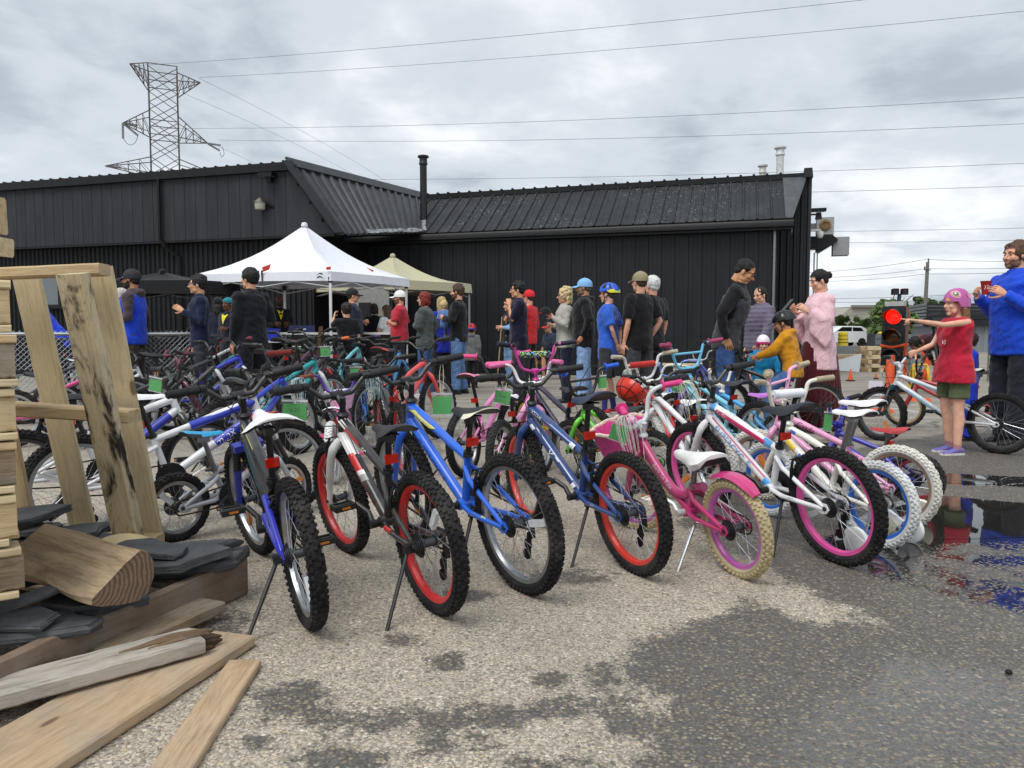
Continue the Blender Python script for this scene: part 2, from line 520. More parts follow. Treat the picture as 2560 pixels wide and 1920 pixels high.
dry = t.mix(t.math('MULTIPLY', far, .8), dry, farc)
cr = t.voro(t.n('ShaderNodeVectorMath', operation='ADD').outputs[0], .3, 'DISTANCE_TO_EDGE') if False else None
cw = t.n('ShaderNodeVectorMath', operation='MULTIPLY_ADD'); t.l(t.noise(p, 1.4, 4, .6, col=True), cw.inputs[0]); cw.inputs[1].default_value = (.9, .9, 0); t.l(p, cw.inputs[2])
ce = t.voro(t.mapping(cw.outputs[0], (1, 1, 0)), .33, 'DISTANCE_TO_EDGE')
crack = t.math('SUBTRACT', 1.0, t.smooth(ce, .004, .016))
dry = t.mix(t.math('MULTIPLY', t.math('MULTIPLY', crack, far), t.math('MULTIPLY', t.smooth(lg, .4, .6), .6)), dry, (.035, .033, .03))
dn = t.noise(p, 6.5, 6, .68); dn2 = t.noise(p, 38, 3, .6)
dm = t.smooth(t.math('ADD', t.math('ADD', A_('damp'), t.math('MULTIPLY', t.math('SUBTRACT', dn, .5), 1.5)), t.math('ADD', t.math('MULTIPLY', t.math('SUBTRACT', dn2, .5), .5), t.math('MULTIPLY', t.math('SUBTRACT', sp2.outputs[0], .5), .16))), .40, .64)
wetc = t.mix(1.0, dry, (.36, .365, .375), 'MULTIPLY')
wetc = t.mix(t.math('MULTIPLY', stone, .55), t.mix(.42, wetc, (.06, .059, .058)), t.mix(1.0, peb, (.60, .56, .48), 'MULTIPLY'))
dry = t.mix(1.0, dry, (.97, .945, .905), 'MULTIPLY')
base = t.mix(dm, dry, wetc)
ph = t.math('MULTIPLY', stone, t.math('SUBTRACT', 1.0, vd))
pn = t.noise(p, 3.4, 5, .62)
pm = t.smooth(t.math('SUBTRACT', t.math('ADD', A_('pool'), t.math('MULTIPLY', t.math('SUBTRACT', pn, .5), .55)), t.math('MULTIPLY', ph, .14)), .42, .52)
base = t.mix(pm, base, (.022, .021, .019))
fs = t.noise(p, 2.2, 5, .7)
film = t.smooth(t.math('SUBTRACT', t.math('ADD', t.math('MULTIPLY', A_('sheen'), .62), t.math('MULTIPLY', fs, .85)), t.math('MULTIPLY', ph, .25)), .58, .86)
rw = t.math('SUBTRACT', t.math('ADD', .50, t.math('MULTIPLY', md, .2)), t.math('MULTIPLY', film, .52))
rough = t.math('ADD', t.math('MULTIPLY', t.math('SUBTRACT', 1.0, dm), .88), t.math('MULTIPLY', dm, rw))
rough = t.math('ADD', t.math('MULTIPLY', t.math('SUBTRACT', 1.0, pm), rough), t.math('MULTIPLY', pm, .025), clamp=True)
hgt = t.math('ADD', ph, t.math('MULTIPLY', dn2, .5))
bs = t.math('MULTIPLY', t.math('SUBTRACT', 1.0, pm), t.math('SUBTRACT', .75, t.math('MULTIPLY', t.math('MULTIPLY', dm, film), .6)))
nb = t.bump(hgt, bs, .006)
t.principled(base, rough, normal=nb, Specular_IOR_Level=.5)
me.materials.append(t.m)
ground = put('ground', me)
tag(ground, kind='structure')

# water standing deep enough to hide the stones
tw = NT('standing_water'); pw_ = tw.pos()
WATER = tw.principled((.02, .019, .017), .02, normal=tw.bump(tw.noise(pw_, 9, 3), .02, .01), Specular_IOR_Level=.6)
rp = random.Random(3)
for pl in POOLS:
    c = sum(pl, V((0, 0, 0))) / len(pl)
    ring = []
    for i in range(len(pl)):
        a, b = pl[i], pl[(i + 1) % len(pl)]
        for k in range(6):
            q = a.lerp(b, k / 6)
            q = c + (q - c) * (.86 + .10 * noise.noise(V((q.x * 4, q.y * 4, 1))))
            ring.append(V((q.x, q.y, .0012)))
    mb = MB(); mb.v = [tuple(q) for q in ring]; mb.f = [tuple(range(len(ring)))]; mb.mi = [0]
    tag(mb.build('puddle', WATER, smooth=False), kind='structure')

# ================================================================== black metal building
def siding(col, rough=.42, chip=0.0, streak=.5):
    key = ('siding', col, rough, chip)
    if key in MATS: return MATS[key]
    t = NT('painted_steel'); c = srgb(col); p = t.pos()
    oi = t.n('ShaderNodeObjectInfo').outputs['Random']
    n1 = t.noise(t.mapping(p, (2, 2, .35)), 2.5, 5, .6); n2 = t.noise(p, 26, 4, .65)
    cc = t.mix(t.math('MULTIPLY', t.smooth(n1, .35, .75), streak), tuple(x * .8 for x in c), tuple(x * 1.7 + .004 for x in c))
    cc = t.mix(t.math('MULTIPLY', oi, .25), cc, tuple(x * .55 for x in c))
    if chip:
        k = t.noise(t.mapping(p, (6, 6, 1.1)), 3.2, 3, .7); k2 = t.noise(p, .55, 2)
        m = t.math('MULTIPLY', t.smooth(k, .615, .64), t.smooth(k2, .40, .55))
        cc = t.mix(t.math('MULTIPLY', m, chip), cc, (.42, .43, .44))
        cc = t.mix(t.math('MULTIPLY', t.smooth(t.noise(p, 1.3, 4, .6), .5, .75), .25), cc, (.09, .092, .095))
    MATS[key] = t.principled(cc, t.math('ADD', rough - .1, t.math('MULTIPLY', n2, .25)), normal=t.bump(t.noise(p, 5, 3), .06, .02), Specular_IOR_Level=.35)
    return MATS[key]
WALLM = siding('#191c21', .45)
WALL2 = siding('#292c31', .55)
RIBM = siding('#101215', .55)
ROOFM = siding('#222427', .5, .42)
ROOF2 = siding('#3a3c3f', .4, .15)
TRIM = siding('#0b0c0f', .4)
def sheet(profile, length, name, th=.012):         # pressed sheet: profile in (x, out), extruded along local Y, with thickness
    mb = MB(); n = len(profile)
    vs = [V((x, y, d)) for y in (0, length) for x, d in profile] + [V((x, y, d - th)) for y in (0, length) for x, d in profile]
    fs = []
    for i in range(n - 1):
        fs += [(i, i + 1, n + i + 1, n + i), (2 * n + i, 3 * n + i, 3 * n + i + 1, 2 * n + i + 1), (i, 2 * n + i, 2 * n + i + 1, i + 1), (n + i, n + i + 1, 3 * n + i + 1, 3 * n + i)]
    fs += [(0, n, 3 * n, 2 * n), (n - 1, 3 * n - 1, 4 * n - 1, 2 * n - 1)]
    mb.add(vs, fs)
    return mb.mesh(name, [None], True, 25)
def frame_m(o, x, y):                              # matrix with local X and Y along world vectors
    x = V(x).normalized(); z = x.cross(V(y)).normalized(); y = z.cross(x)
    return Matrix(((x.x, y.x, z.x, o[0]), (x.y, y.y, z.y, o[1]), (x.z, y.z, z.z, o[2]), (0, 0, 0, 1)))
UP = V((0, 0, 1))
bld = empty('warehouse', B(0, 18, 0), 0, 'long low black metal warehouse with a ribbed mansard roof', 'building')
BI = Matrix.Translation(-bld.location)
def bput(name, me, mw, m):
    o = put(name, me, bld, BI @ mw, [m]); return o
def bpart(mb, name, m, parent=None):
    o = mb.build(name, m, parent or bld)
    if parent is None: o.matrix_basis = BI.copy()
    return o
def ubox(mb, u0, u1, v0, v1, z0, z1):
    ps = [B(u, v, z) for z in (z0, z1) for u, v in ((u0, v0), (u1, v0), (u1, v1), (u0, v1))]
    mb.add(ps, [(3, 2, 1, 0), (4, 5, 6, 7), (0, 1, 5, 4), (1, 2, 6, 5), (2, 3, 7, 6), (3, 0, 4, 7)])
    return mb
# cores that the cladding hangs on
core = MB(); ubox(core, -26, .62, 18.06, 30, 0, 3.35); ubox(core, -30, -9.95, 15.42, 18.0, 0, 4.7); ubox(core, -30, 1.45, 19.75, 30, 3.3, 4.72)
bpart(core, 'core_wall', WALLM)
PW = .305
prof_w = [(0, 0), (.006, -.014), (.014, -.014), (.020, 0), (.10, 0), (.106, .004), (.118, .004), (.124, 0), (.20, 0), (.206, .004), (.218, .004), (.224, 0), (.305, 0)]
me_w = sheet(prof_w, 3.36, 'wall_panel')
n_ = 0
u = .60
while u > -9.6:
    u -= PW
    bput('wall_panel', me_w, frame_m(B(u, 18.04, 0), BU, UP), WALLM)
# recess and tall back wall at the right end
prof_r = [(0, 0), (.05, 0), (.075, .045), (.125, .045), (.15, 0), (.20, 0), (.225, .045), (.275, .045), (.30, 0)]
me_r = sheet(prof_r, 4.75, 'ribbed_panel')
for i in range(3):
    bput('ribbed_panel', me_r, frame_m(B(.62 + i * .3, 19.70, 0), BU, UP), WALL2)
me_r2 = sheet(prof_r, 3.4, 'ribbed_panel')
for i in range(5):
    bput('ribbed_panel', me_r2, frame_m(B(.66, 18.10 + i * .3, 0), BV, UP), WALL2)
dr = MB(); ubox(dr, .70, .74, 18.35, 19.3, .02, 2.35)
bpart(dr, 'doorway', plain('#050506', .8, 0, 'dark_opening'))
ds = MB(); ds.bar(B(.635, 18.0, .1), B(.635, 18.0, 3.3), .05, .05)
bpart(ds, 'corner_flashing', metal('#8a9096', .4))
# mansard over the main wall
gz0, gv0, gz1, gv1 = 3.52, 17.82, 4.78, 19.72
sl = math.hypot(gz1 - gz0, gv1 - gv0); sdir = (BV * (gv1 - gv0) + UP * (gz1 - gz0)).normalized()
prof_m = [(0, 0), (.012, .032), (.04, .032), (.052, 0), (.150, 0), (.154, .006), (.166, .006), (.17, 0), (.305, 0)]
me_m = sheet(prof_m, sl, 'roof_panel')
u = .85
while u > -9.2:
    u -= PW
    if u < -7.9:                                    # valley: shortened sheets
        k = max(.05, 1 - (-7.9 - u) / 1.15)
        if k < .1: break
        m = sheet(prof_m, sl * k, 'roof_panel')
        bput('roof_panel', m, frame_m(B(u, gv0, gz0) + sdir * sl * (1 - k), BU, sdir), ROOFM)
        continue
    bput('roof_panel', me_m, frame_m(B(u, gv0, gz0), BU, sdir), ROOFM)
# end hip of the mansard, a folded flat strip with a flank wall
hip = MB()
a, b = B(.85, gv0, gz0), B(.85, gv1, gz1 + .02); c, d = B(1.42, gv1 + .02, gz1 + .02), B(1.02, gv0 + .35, gz0 + .05)
off = (BV * -.02 + UP * .03)
hip.add([a + off, b + off, c + off, d + off, a, b, c, d], [(0, 1, 2, 3), (7, 6, 5, 4), (0, 3, 7, 4), (1, 0, 4, 5), (2, 1, 5, 6), (3, 2, 6, 7)])
bpart(hip, 'end_flashing', siding('#55585c', .4))
rc = MB(); rc.bar(B(-8.6, 19.70, 4.80), B(1.5, 19.70, 4.80), .26, .05); rc.bar(B(-8.6, 19.58, 4.74), B(1.5, 19.58, 4.74), .05, .10)
bpart(rc, 'ridge_cap', TRIM)
me_knob = MB().tube([(0, -.15, 0), (0, .17, 0)], [.034, .034], 6).mesh('ridge_closure', [None])
u = .8
while u > -8.5:
    bput('ridge_closure', me_knob, frame_m(B(u, 19.70, 4.83), BU, BV), TRIM); u -= PW
kc = MB(); kc.box((0, 0, 0), (.22, .3, .22), taper=.8)
o = bpart(kc, 'corner_cap', TRIM); o.matrix_basis = BI @ frame_m(B(1.42, 19.66, 4.82), BU, BV)
gut = MB()
gp = [(0, 0), (-.13, .02), (-.13, .12), (-.11, .16), (-.13, .19), (0, .19)]
rings = [[B(u, gv0 + x, 3.32 + z) for x, z in gp] for u in (-9.9, 1.02)]
gut.loft(rings)
bpart(gut, 'gutter', TRIM)
sof = MB(); ubox(sof, -9.9, .98, gv0 - .04, 18.06, 3.28, 3.33); bpart(sof, 'soffit', TRIM)
fas = MB(); ubox(fas, .98, 1.0, gv0, 18.4, 3.22, 3.5); bpart(fas, 'fascia_end', siding('#6a6d70', .4))
# silver patching where the roofs meet
pm_ = NT('silver_sealant'); pq = pm_.pos(); SEAL = pm_.principled(pm_.ramp(pm_.noise(pq, 12, 4), [(.35, (.10, .105, .11)), (.65, (.42, .44, .45))]), .45, .3, pm_.bump(pm_.noise(pq, 20, 4), .4, .02))
def strip(pts, wd, nm, m, nrm):
    mb = MB(); rr = random.Random(len(pts)); A2 = []; B2 = []
    for i, q in enumerate(pts):
        dd = (pts[min(i + 1, len(pts) - 1)] - pts[max(i - 1, 0)]).normalized(); s_ = dd.cross(V(nrm)).normalized()
        k = wd * (.5 + rr.random() * .8) * .5
        A2.append(q + s_ * k); B2.append(q - s_ * wd * (.5 + rr.random() * .8) * .5)
    n = len(pts); mb.v = [tuple(x) for x in A2 + B2]; mb.f = [(i, i + 1, n + i + 1, n + i) for i in range(n - 1)]; mb.mi = [0] * (n - 1)
    return bpart(mb, nm, m)
nrm_m = BU.cross(sdir)
strip([B(-8.55 + .82 * k / 14, gv1 - (gv1 - gv0 - .1) * k / 14, gz1 - (gz1 - gz0 - .05) * k / 14) + nrm_m * .045 for k in range(15)], .13, 'sealant_patch', SEAL, nrm_m)
# projecting left wing: upper band, corrugated wall below, sloped right flank
VL = 15.18
me_b = sheet([(0, 0), (.008, -.010), (.018, -.010), (.026, 0), (.15, 0), (.156, .003), (.168, .003), (.174, 0), (.305, 0)], 1.58, 'band_panel')
u = -8.72
while u > -20.5:
    u -= PW
    if u > -9.9:                                    # below the sloping edge: cut sheets
        top = 3.2 + 1.6 * max(0.03, (-8.66 - u - PW * .5) / 1.18)
        L_ = max(.06, min(1.58, top - 3.22))
        bput('band_panel', sheet([(0, 0), (.305, 0)], L_, 'band_panel'), frame_m(B(u, VL, 3.22), BU, UP), WALL2)
        continue
    bput('band_panel', me_b, frame_m(B(u, VL, 3.22), BU, UP), WALL2)
bk = MB(); bk.poly([B(-20.5, VL + .04, 3.22), B(-8.75, VL + .04, 3.22), B(-9.85, VL + .04, 4.76), B(-20.5, VL + .04, 4.76)], .25, BV)
bpart(bk, 'band_backing', RIBM)
prof_c = []
for i in range(6):
    x = i * .14; prof_c += [(x, 0), (x + .03, 0), (x + .05, .035), (x + .10, .035), (x + .12, 0)]
prof_c.append((.84, 0))
me_c = sheet(prof_c, 3.22, 'corrugated_sheet')
u = -9.4
while u > -21:
    u -= .84
    bput('corrugated_sheet', me_c, frame_m(B(u, VL + .22, 0), BU, UP), RIBM)
sw = MB(); ubox(sw, -9.42, -9.38, VL + .2, 18.0, 0, 3.25); bpart(sw, 'flank_wall', RIBM)
sb = MB(); ubox(sb, -20.5, -8.7, VL - .02, VL + .26, 3.17, 3.21); bpart(sb, 'band_soffit', TRIM)
fb = MB(); fb.bar(B(-20.6, VL - .05, 4.74), B(-9.8, VL - .05, 4.74), .12, .16); bpart(fb, 'fascia', TRIM)
u = -9.9
while u > -20.5:
    bput('ridge_closure', me_knob, frame_m(B(u, VL + .06, 4.85), BU, BV), TRIM); u -= PW
cap2 = MB(); cap2.bar(B(-20.6, VL + .04, 4.83), B(-9.78, VL + .04, 4.83), .28, .035); bpart(cap2, 'eave_cap', TRIM)
A4, B4, P2_, P1_ = B(-9.84, 15.08, 4.82), B(-8.62, 19.72, 4.80), B(-7.72, 17.88, 3.56), B(-8.64, 15.2, 3.20)
NP = 16
for i in range(NP):
    s0, s1 = i / NP, (i + 1) / NP
    t0, t1, b0, b1 = A4.lerp(B4, s0), A4.lerp(B4, s1), P1_.lerp(P2_, s0), P1_.lerp(P2_, s1)
    nrm = (t1 - t0).cross(b0 - t0).normalized()
    if nrm.z < 0: nrm = -nrm
    cols = [(0, 0), (.10, .045), (.34, .045), (.44, 0), (1, 0)]
    mb = MB(); vs = []
    for y in (0, 1):
        for x, dd in cols: vs.append((b0.lerp(b1, x) if y == 0 else t0.lerp(t1, x)) + nrm * dd)
    vs += [q - nrm * .02 for q in vs]; n = 5
    fs = []
    for k in range(4): fs += [(k, k + 1, n + k + 1, n + k), (2 * n + k, 3 * n + k, 3 * n + k + 1, 2 * n + k + 1), (k, 2 * n + k, 2 * n + k + 1, k + 1), (n + k, n + k + 1, 3 * n + k + 1, 3 * n + k)]
    mb.add(vs, fs); bpart(mb, 'roof_panel', ROOF2)
nr4 = (B4 - A4).cross(P1_ - A4).normalized()
if nr4.z < 0: nr4 = -nr4
ht = MB(); ht.bar(A4 + nr4 * .06 - BV * .03, P1_ + nr4 * .06 - BV * .03, .34, .03, nr4); bpart(ht, 'hip_flashing', TRIM)
rt = MB(); rt.bar(A4 + nr4 * .05, B4 + nr4 * .05, .24, .05, nr4); bpart(rt, 'ridge_cap', ROOF2)
strip([P1_.lerp(P2_, .3 + .65 * k / 10) + nr4 * .055 + UP * .03 for k in range(11)], .11, 'sealant_patch', SEAL, nr4)
# downspout, loose conduit, window
dp = MB(); dp.tube([B(-13.35, VL - .07, 4.70), B(-13.35, VL - .07, 3.25), B(-13.25, VL + .0, 3.05), B(-13.0, VL + .16, 2.85), B(-13.0, VL + .16, .1)], .045, 6)
bpart(dp, 'downspout', TRIM)
wx0, wx1 = -17.75, -15.6
wf = MB()
for (a_, b_) in ((wx0, wx0 + .09), (wx1 - .09, wx1), ((wx0 + wx1) / 2 - .04, (wx0 + wx1) / 2 + .04)): ubox(wf, a_, b_, VL + .10, VL + .22, 1.75, 2.65)
ubox(wf, wx0 - .05, wx1 + .05, VL + .09, VL + .22, 2.651, 2.75); ubox(wf, wx0 - .05, wx1 + .05, VL + .09, VL + .22, 1.65, 1.749)
wfo = bpart(wf, 'window', TRIM)
for a_, b_ in ((wx0 + .09, (wx0 + wx1) / 2 - .04), ((wx0 + wx1) / 2 + .04, wx1 - .09)):
    g = MB(); ubox(g, a_, b_, VL + .145, VL + .155, 1.75, 2.65); g.build('pane', plain('#6b7378', .06, 0, 'window_glass', .1), wfo)

def pipe(px, ytop, D, zb, r, col, label):           # flue pipes on the roof
    top = AT(px, ytop, D); base = V((top.x, top.y, zb)); h = top.z - zb
    o = empty('flue_pipe', base, 0, label, 'chimney pipe')
    m = plain(col, .5, .2, 'flue_metal', .2)
    MB().lathe([(r, 0), (r, h - .22)], 12).build('pipe', m, o)
    MB().lathe([(r * 1.25, h - .24), (r * 1.25, h - .20), (r * 1.1, h - .18), (r * 1.1, h - .07), (r * 1.6, h - .06), (r * 1.6, h - .02), (r * .9, h)], 12).build('rain_cap', m, o)
pipe(1058, 388, 20.0, 3.75, .091, '#1c1d20', 'tall black flue pipe standing in the roof valley')
pipe(1951, 366, 21.0, 4.7, .10, '#c9cbca', 'taller white flue pipe behind the roof ridge')
pipe(1907, 411, 21.5, 4.7, .085, '#c3c3bd', 'short white flue pipe behind the roof ridge')

def lamp(px, py, D, s=1.0):
    c = AT(px, py, D)
    o = empty('wall_lamp', c, TH, 'old barn light with pale glass on the black left wing', 'lamp'); o.scale = (.84, .84, .84)
    MB().lathe([(.02, .20), (.16, .08), (.17, .05), (.0, .05)], 16).build('lamp_hood', metal('#6d6a63', .6), o)
    MB().lathe([(.145, .05), (.135, -.10), (.11, -.13), (.0, -.13)], 16).build('lamp_glass', plain('#b9b7a6', .35, 0, 'frosted_glass', .1), o)
    MB().tube([(.12, .05, .08), (.25, .14, -.02), (.42, .25, -.12)], .045, 8).build('arm', TRIM, o)
lamp(650, 512, 17.45)
fl = empty('flood_light', AT(668, 437, 17.35), TH, 'flat black floodlight under the left wing eave', 'lamp')
MB().box((0, 0, 0), (.36, .22, .07)).box((0, .1, -.09), (.10, .08, .10)).build('housing', TRIM, fl)
MB().box((0, -.01, -.042), (.30, .16, .012)).build('lens', plain('#50565a', .2, 0, 'glass'), fl)
fl2 = empty('flood_light', AT(2045, 525, 19.2), TH, 'black floodlight on the right end of the building', 'lamp')
MB().box((0, 0, 0), (.38, .2, .07)).box((.02, .05, -.14), (.16, .14, .16), taper=.7).build('housing', TRIM, fl2)
MB().box((0, -.01, -.042), (.30, .14, .012)).build('lens', plain('#50565a', .2, 0, 'glass'), fl2)
MB().bar((-.45, .05, -.10), (.0, .05, -.10), .04, .04).build('arm', TRIM, fl2)
cmr = empty('security_camera', AT(2050, 585, 19.3), TH, 'small white dome camera on the building corner', 'camera')
MB().bar((-.5, 0, .10), (.02, 0, .10), .05, .05).lathe([(.075, .06), (.085, -.02), (.06, -.09), (.01, -.11)], 12).build('dome', plain('#d5d6d6', .4, 0, 'white_plastic'), cmr)
spk = empty('vent_box', AT(2062, 566, 20.2), TH, 'grey square box with a round rusty fan on the end wall', 'vent'); spk.scale = (.85, .85, .85)
MB().bar((-.8, .05, 0), (-.2, .05, 0), .2, .2).build('duct', plain('#7a7d7b', .5, 0, 'grey_paint'), spk)
MB().box((0, 0, 0), (.50, .30, .52)).build('box', plain('#9a9d9b', .5, 0, 'grey_paint'), spk)
MB().lathe([(.17, 0), (.17, .03), (.10, .05), (.09, .02), (.0, .02)], 18, (0, -.15, .02), axis='Y').build('fan_ring', plain('#7a6240', .8, 0, 'rusty_metal', .4), spk)
aw = empty('metal_hood', AT(2040, 612, 20.0), TH, 'black sloping hood with a grey side duct on the end wall', 'vent'); aw.scale = (.74, .74, .8)
MB().poly([(0, -.3, -.24), (0, -.3, .30), (.50, -.3, .28), (.68, -.3, .12), (.66, -.3, .06), (.12, -.3, -.26)], .55, V((0, 1, 0))).box((-.3, -.02, .05), (.62, .5, .4)).build('hood', TRIM, aw)
MB().box((.80, .05, -.08), (.52, .5, .58)).build('duct', plain('#8f9294', .5, 0, 'grey_paint'), aw)
aw2 = MB().bar((0, 0, 0), (0, 0, -3.0), .04, .04).bar((-.1, 0, 0), (-.1, 0, -3.0), .12, .04)
o = aw2.build('conduit', metal('#9aa0a5', .4), aw); o.location = (.06, .1, -.25)

# ================================================================== transmission tower and wires
TD = 78.0
tw_c = AT(410, 300, TD)
tow = empty('transmission_tower', (tw_c.x, TD, 0), -math.atan2(tw_c.x, TD), 'rust red steel lattice power tower behind the roof', 'power tower')
STEEL = plain('#5c5350', .7, .3, 'rusty_steel', .3, 3)
def T(px, py, dy=0.0):
    q = AT(px, py, TD); return V((q.x - tw_c.x, dy, q.z))
hw = (AT(444, 300, TD).x - AT(379, 300, TD).x) / 2
ztop = T(0, 172).z; zmid0, zmid1 = T(0, 310).z, T(0, 345).z
for sx in (-1, 1):
    for sy in (-1, 1):
        MB().bar((sx * hw * 1.25, sy * hw * 1.25, 0), (sx * hw, sy * hw, 14), .13, .13).bar((sx * hw, sy * hw, 14), (sx * hw, sy * hw, ztop), .12, .12).build('leg', STEEL, tow)
lat = MB(); z = 8.0; st = 1.75
while z < ztop - .8:
    z2 = min(z + st, ztop)
    for sy in (-1, 1):
        lat.bar((-hw, sy * hw, z), (hw, sy * hw, z2), .06, .06); lat.bar((hw, sy * hw, z), (-hw, sy * hw, z2), .06, .06)
        lat.bar((sy * hw, -hw, z), (sy * hw, hw, z2), .06, .06); lat.bar((sy * hw, hw, z), (sy * hw, -hw, z2), .06, .06)
    z = z2
for zz in (ztop, ztop - 1.6, zmid0, zmid1):
    for sy in (-1, 1): lat.bar((-hw, sy * hw, zz), (hw, sy * hw, zz), .07, .07); lat.bar((sy * hw, -hw, zz), (sy * hw, hw, zz), .07, .07)
tag(lat.build('lattice', STEEL, tow), kind='stuff')
def arm(tip, z0, z1, sx, nm='crossarm'):
    mb = MB(); tp = V(tip)
    r0 = [V((sx * hw, sy * hw, z0)) for sy in (-1, 1)]; r1 = [V((sx * hw, sy * hw, z1)) for sy in (-1, 1)]
    for q in r0 + r1: mb.bar(q, tp, .075, .075)
    for k in range(1, 4):
        f = k / 4
        a0, a1 = r0[0].lerp(tp, f), r1[0].lerp(tp, f); b0, b1 = r0[1].lerp(tp, f), r1[1].lerp(tp, f)
        mb.bar(a0, a1, .045, .045).bar(b0, b1, .045, .045).bar(a0, b0, .045, .045)
        g0 = r0[0].lerp(tp, (k - 1) / 4); g1 = r0[1].lerp(tp, (k - 1) / 4)
        mb.bar(g0, a1, .045, .045).bar(g1, b1, .045, .045)
    return mb.build(nm, STEEL, tow)
arm(T(333, 170), T(0, 224).z, ztop, -1); arm(T(494, 195), T(0, 232).z, ztop - .6, 1)
arm(T(318, 318), T(0, 340).z, T(0, 288).z, -1); arm(T(512, 348), T(0, 347).z, T(0, 296).z, 1)
arm(T(280, 427), T(0, 440).z, T(0, 402).z, -1); arm(T(600, 450), T(0, 450).z, T(0, 402).z, 1)
INS = plain('#8f969b', .35, 0, 'insulator')
def insul(a, b, n=14):
    a, b = V(a), V(b); mb = MB(); pts = []; rr = []
    for i in range(n * 2 + 1):
        pts.append(a.lerp(b, i / (n * 2))); rr.append(.14 if i % 2 else .07)
    mb.tube(pts, rr, 6); return mb.build('insulator', INS, tow)
insul(T(319, 318), T(352, 320)); insul(T(319, 319), T(352, 345)); insul(T(318, 318), T(319, 356)); insul(T(512, 348), T(543, 350)); insul(T(512, 349), T(541, 364)); insul(T(281, 427), T(314, 428))
mb = MB(); mb.tube(smooth_path([T(319, 356), T(332, 370), T(345, 364), T(352, 345)], 5), .025, 4).tube(smooth_path([T(546, 352), T(551, 370), T(545, 380), T(541, 368)], 5), .025, 4)
mb.build('jumper', plain('#55585b', .5, .5, 'cable'), tow)
CAB = plain('#686c70', .5, .4, 'cable')
def wire(a, b, sag, r, label, n=18):
    a, b = V(a), V(b); pts = []
    for i in range(n + 1):
        f = i / n; q = a.lerp(b, f); q.z -= sag * 4 * f * (1 - f); pts.append(q)
    mid = a.copy()
    mb = MB(); mb.tube([q - mid for q in pts], r, 5)
    o = mb.build('power_line', CAB); o.location = mid
    return tag(o, label, 'cable', 'power lines across the sky')
def ext(px, py, D): return AT(px, py, D)
WIRES = [((325, 165), (2300, -16), 48, .4, 'uppermost power line running from the tower top to the upper right'),
         ((496, 194), (2750, 8), 50, .5, 'power line from the right tip of the tower top arm'),
         ((395, 321), (2750, 232), 50, .6, 'power line from behind the tower middle arm'),
         ((548, 350), (2750, 300), 52, .6, 'power line from the right tip of the tower middle arm'),
         ((600, 447), (2750, 400), 54, .5, 'power line passing just above the roof ridge'),
         ((640, 486), (2750, 458), 54, .5, 'power line passing behind the roof ridge'),
         ((1500, 580), (2750, 565), 60, .2, 'upper of two power lines right of the building end'),
         ((1500, 606), (2750, 596), 60, .2, 'lower of two power lines right of the building end'),
         ((498, 196), (1120, 560), 120, -1.0, 'thin power line sloping down from the tower top towards the valley'),
         ((545, 366), (760, 480), 110, -.3, 'thin power line sloping down from the middle arm insulator'),
         ((455, 232), (1060, 545), 125, -1.0, 'faint power line sloping down behind the tower')]
for a_, b_, D2, sg, lb in WIRES:
    wire(AT(a_[0], a_[1], TD), AT(b_[0], b_[1], D2), sg, .015 if D2 < 100 else .014, lb)

# ================================================================== far side of the lot, right
def tree(px, pytop, pyb, D, wpx, label, seed, dense=1.0, col='#566b3a', name='poplar_tree'):
    rr = random.Random(seed); c = AT(px, pyb, D); top = AT(px, pytop, D).z; wd = wpx / FPX * D / 2
    o = empty(name, (c.x, c.y, 0), rr.random() * 6, label, 'tree')
    tr = MB(); tr.tube([(0, 0, 0), (.05, 0, top * .4), (0, .08, top * .85)], [.16, .11, .03], 7)
    for k in range(7):
        z = top * (.25 + .08 * k); a = rr.random() * 6.28; l = wd * .8
        tr.tube([(0, 0, z), (math.cos(a) * l * .5, math.sin(a) * l * .5, z + l * .5), (math.cos(a) * l, math.sin(a) * l, z + l * 1.0)], [.05, .035, .01], 5)
    tr.build('trunk', plain('#4a3f33', .9, 0, 'bark', .3), o)
    vs, fs = [], []
    clumps = [(rr.gauss(0, .42) * wd, rr.gauss(0, .42) * wd, top * (.18 + .78 * rr.random() ** .8)) for _ in range(int(46 * dense))]
    for cx, cy, cz in clumps:
        taper = 1 - .55 * max(0, (cz / top - .55) / .45); cx *= taper; cy *= taper
        cr = wd * (.20 + .18 * rr.random()) * taper
        for _ in range(70):
            d = V((rr.gauss(0, 1), rr.gauss(0, 1), rr.gauss(0, 1))).normalized() * cr * rr.random() ** .4
            q = V((cx, cy, cz)) + d; s_ = .10 + .10 * rr.random()
            x = V((rr.gauss(0, 1), rr.gauss(0, 1), rr.gauss(0, 1))).normalized(); y = x.orthogonal()
            n = len(vs); vs += [q - x * s_, q + y * s_ * .6, q + x * s_, q - y * s_ * .6]; fs.append((n, n + 1, n + 2, n + 3))
    m = bpy.data.meshes.new('crown'); m.from_pydata([tuple(v) for v in vs], [], fs)
    key = ('leaf', col)
    if key not in MATS:
        t = NT('leaves'); cc = srgb(col); n1 = t.noise(t.coord(), 1.2, 4); n2 = t.noise(t.coord(), 9, 2)
        MATS[key] = t.principled(t.ramp(t.math('ADD', t.math('MULTIPLY', n1, .6), t.math('MULTIPLY', n2, .4)), [(.3, tuple(x * .5 for x in cc)), (.7, tuple(x * 1.55 for x in cc))]), .7, Specular_IOR_Level=.25)
    m.materials.append(MATS[key])
    put('crown', m, o)
tree(2222, 752, 868, 37, 130, 'broad green tree left of the traffic light', 1)
tree(2190, 775, 868, 68, 80, 'smaller tree beside the broad one before the beige hall', 2, .8)
tree(2165, 800, 868, 66, 60, 'low bushy tree at the foot of the beige hall', 12, .7)
tree(2300, 742, 860, 62, 90, 'tree top showing over the grey hall roof, left of the utility pole', 3, .8, '#4f6238')
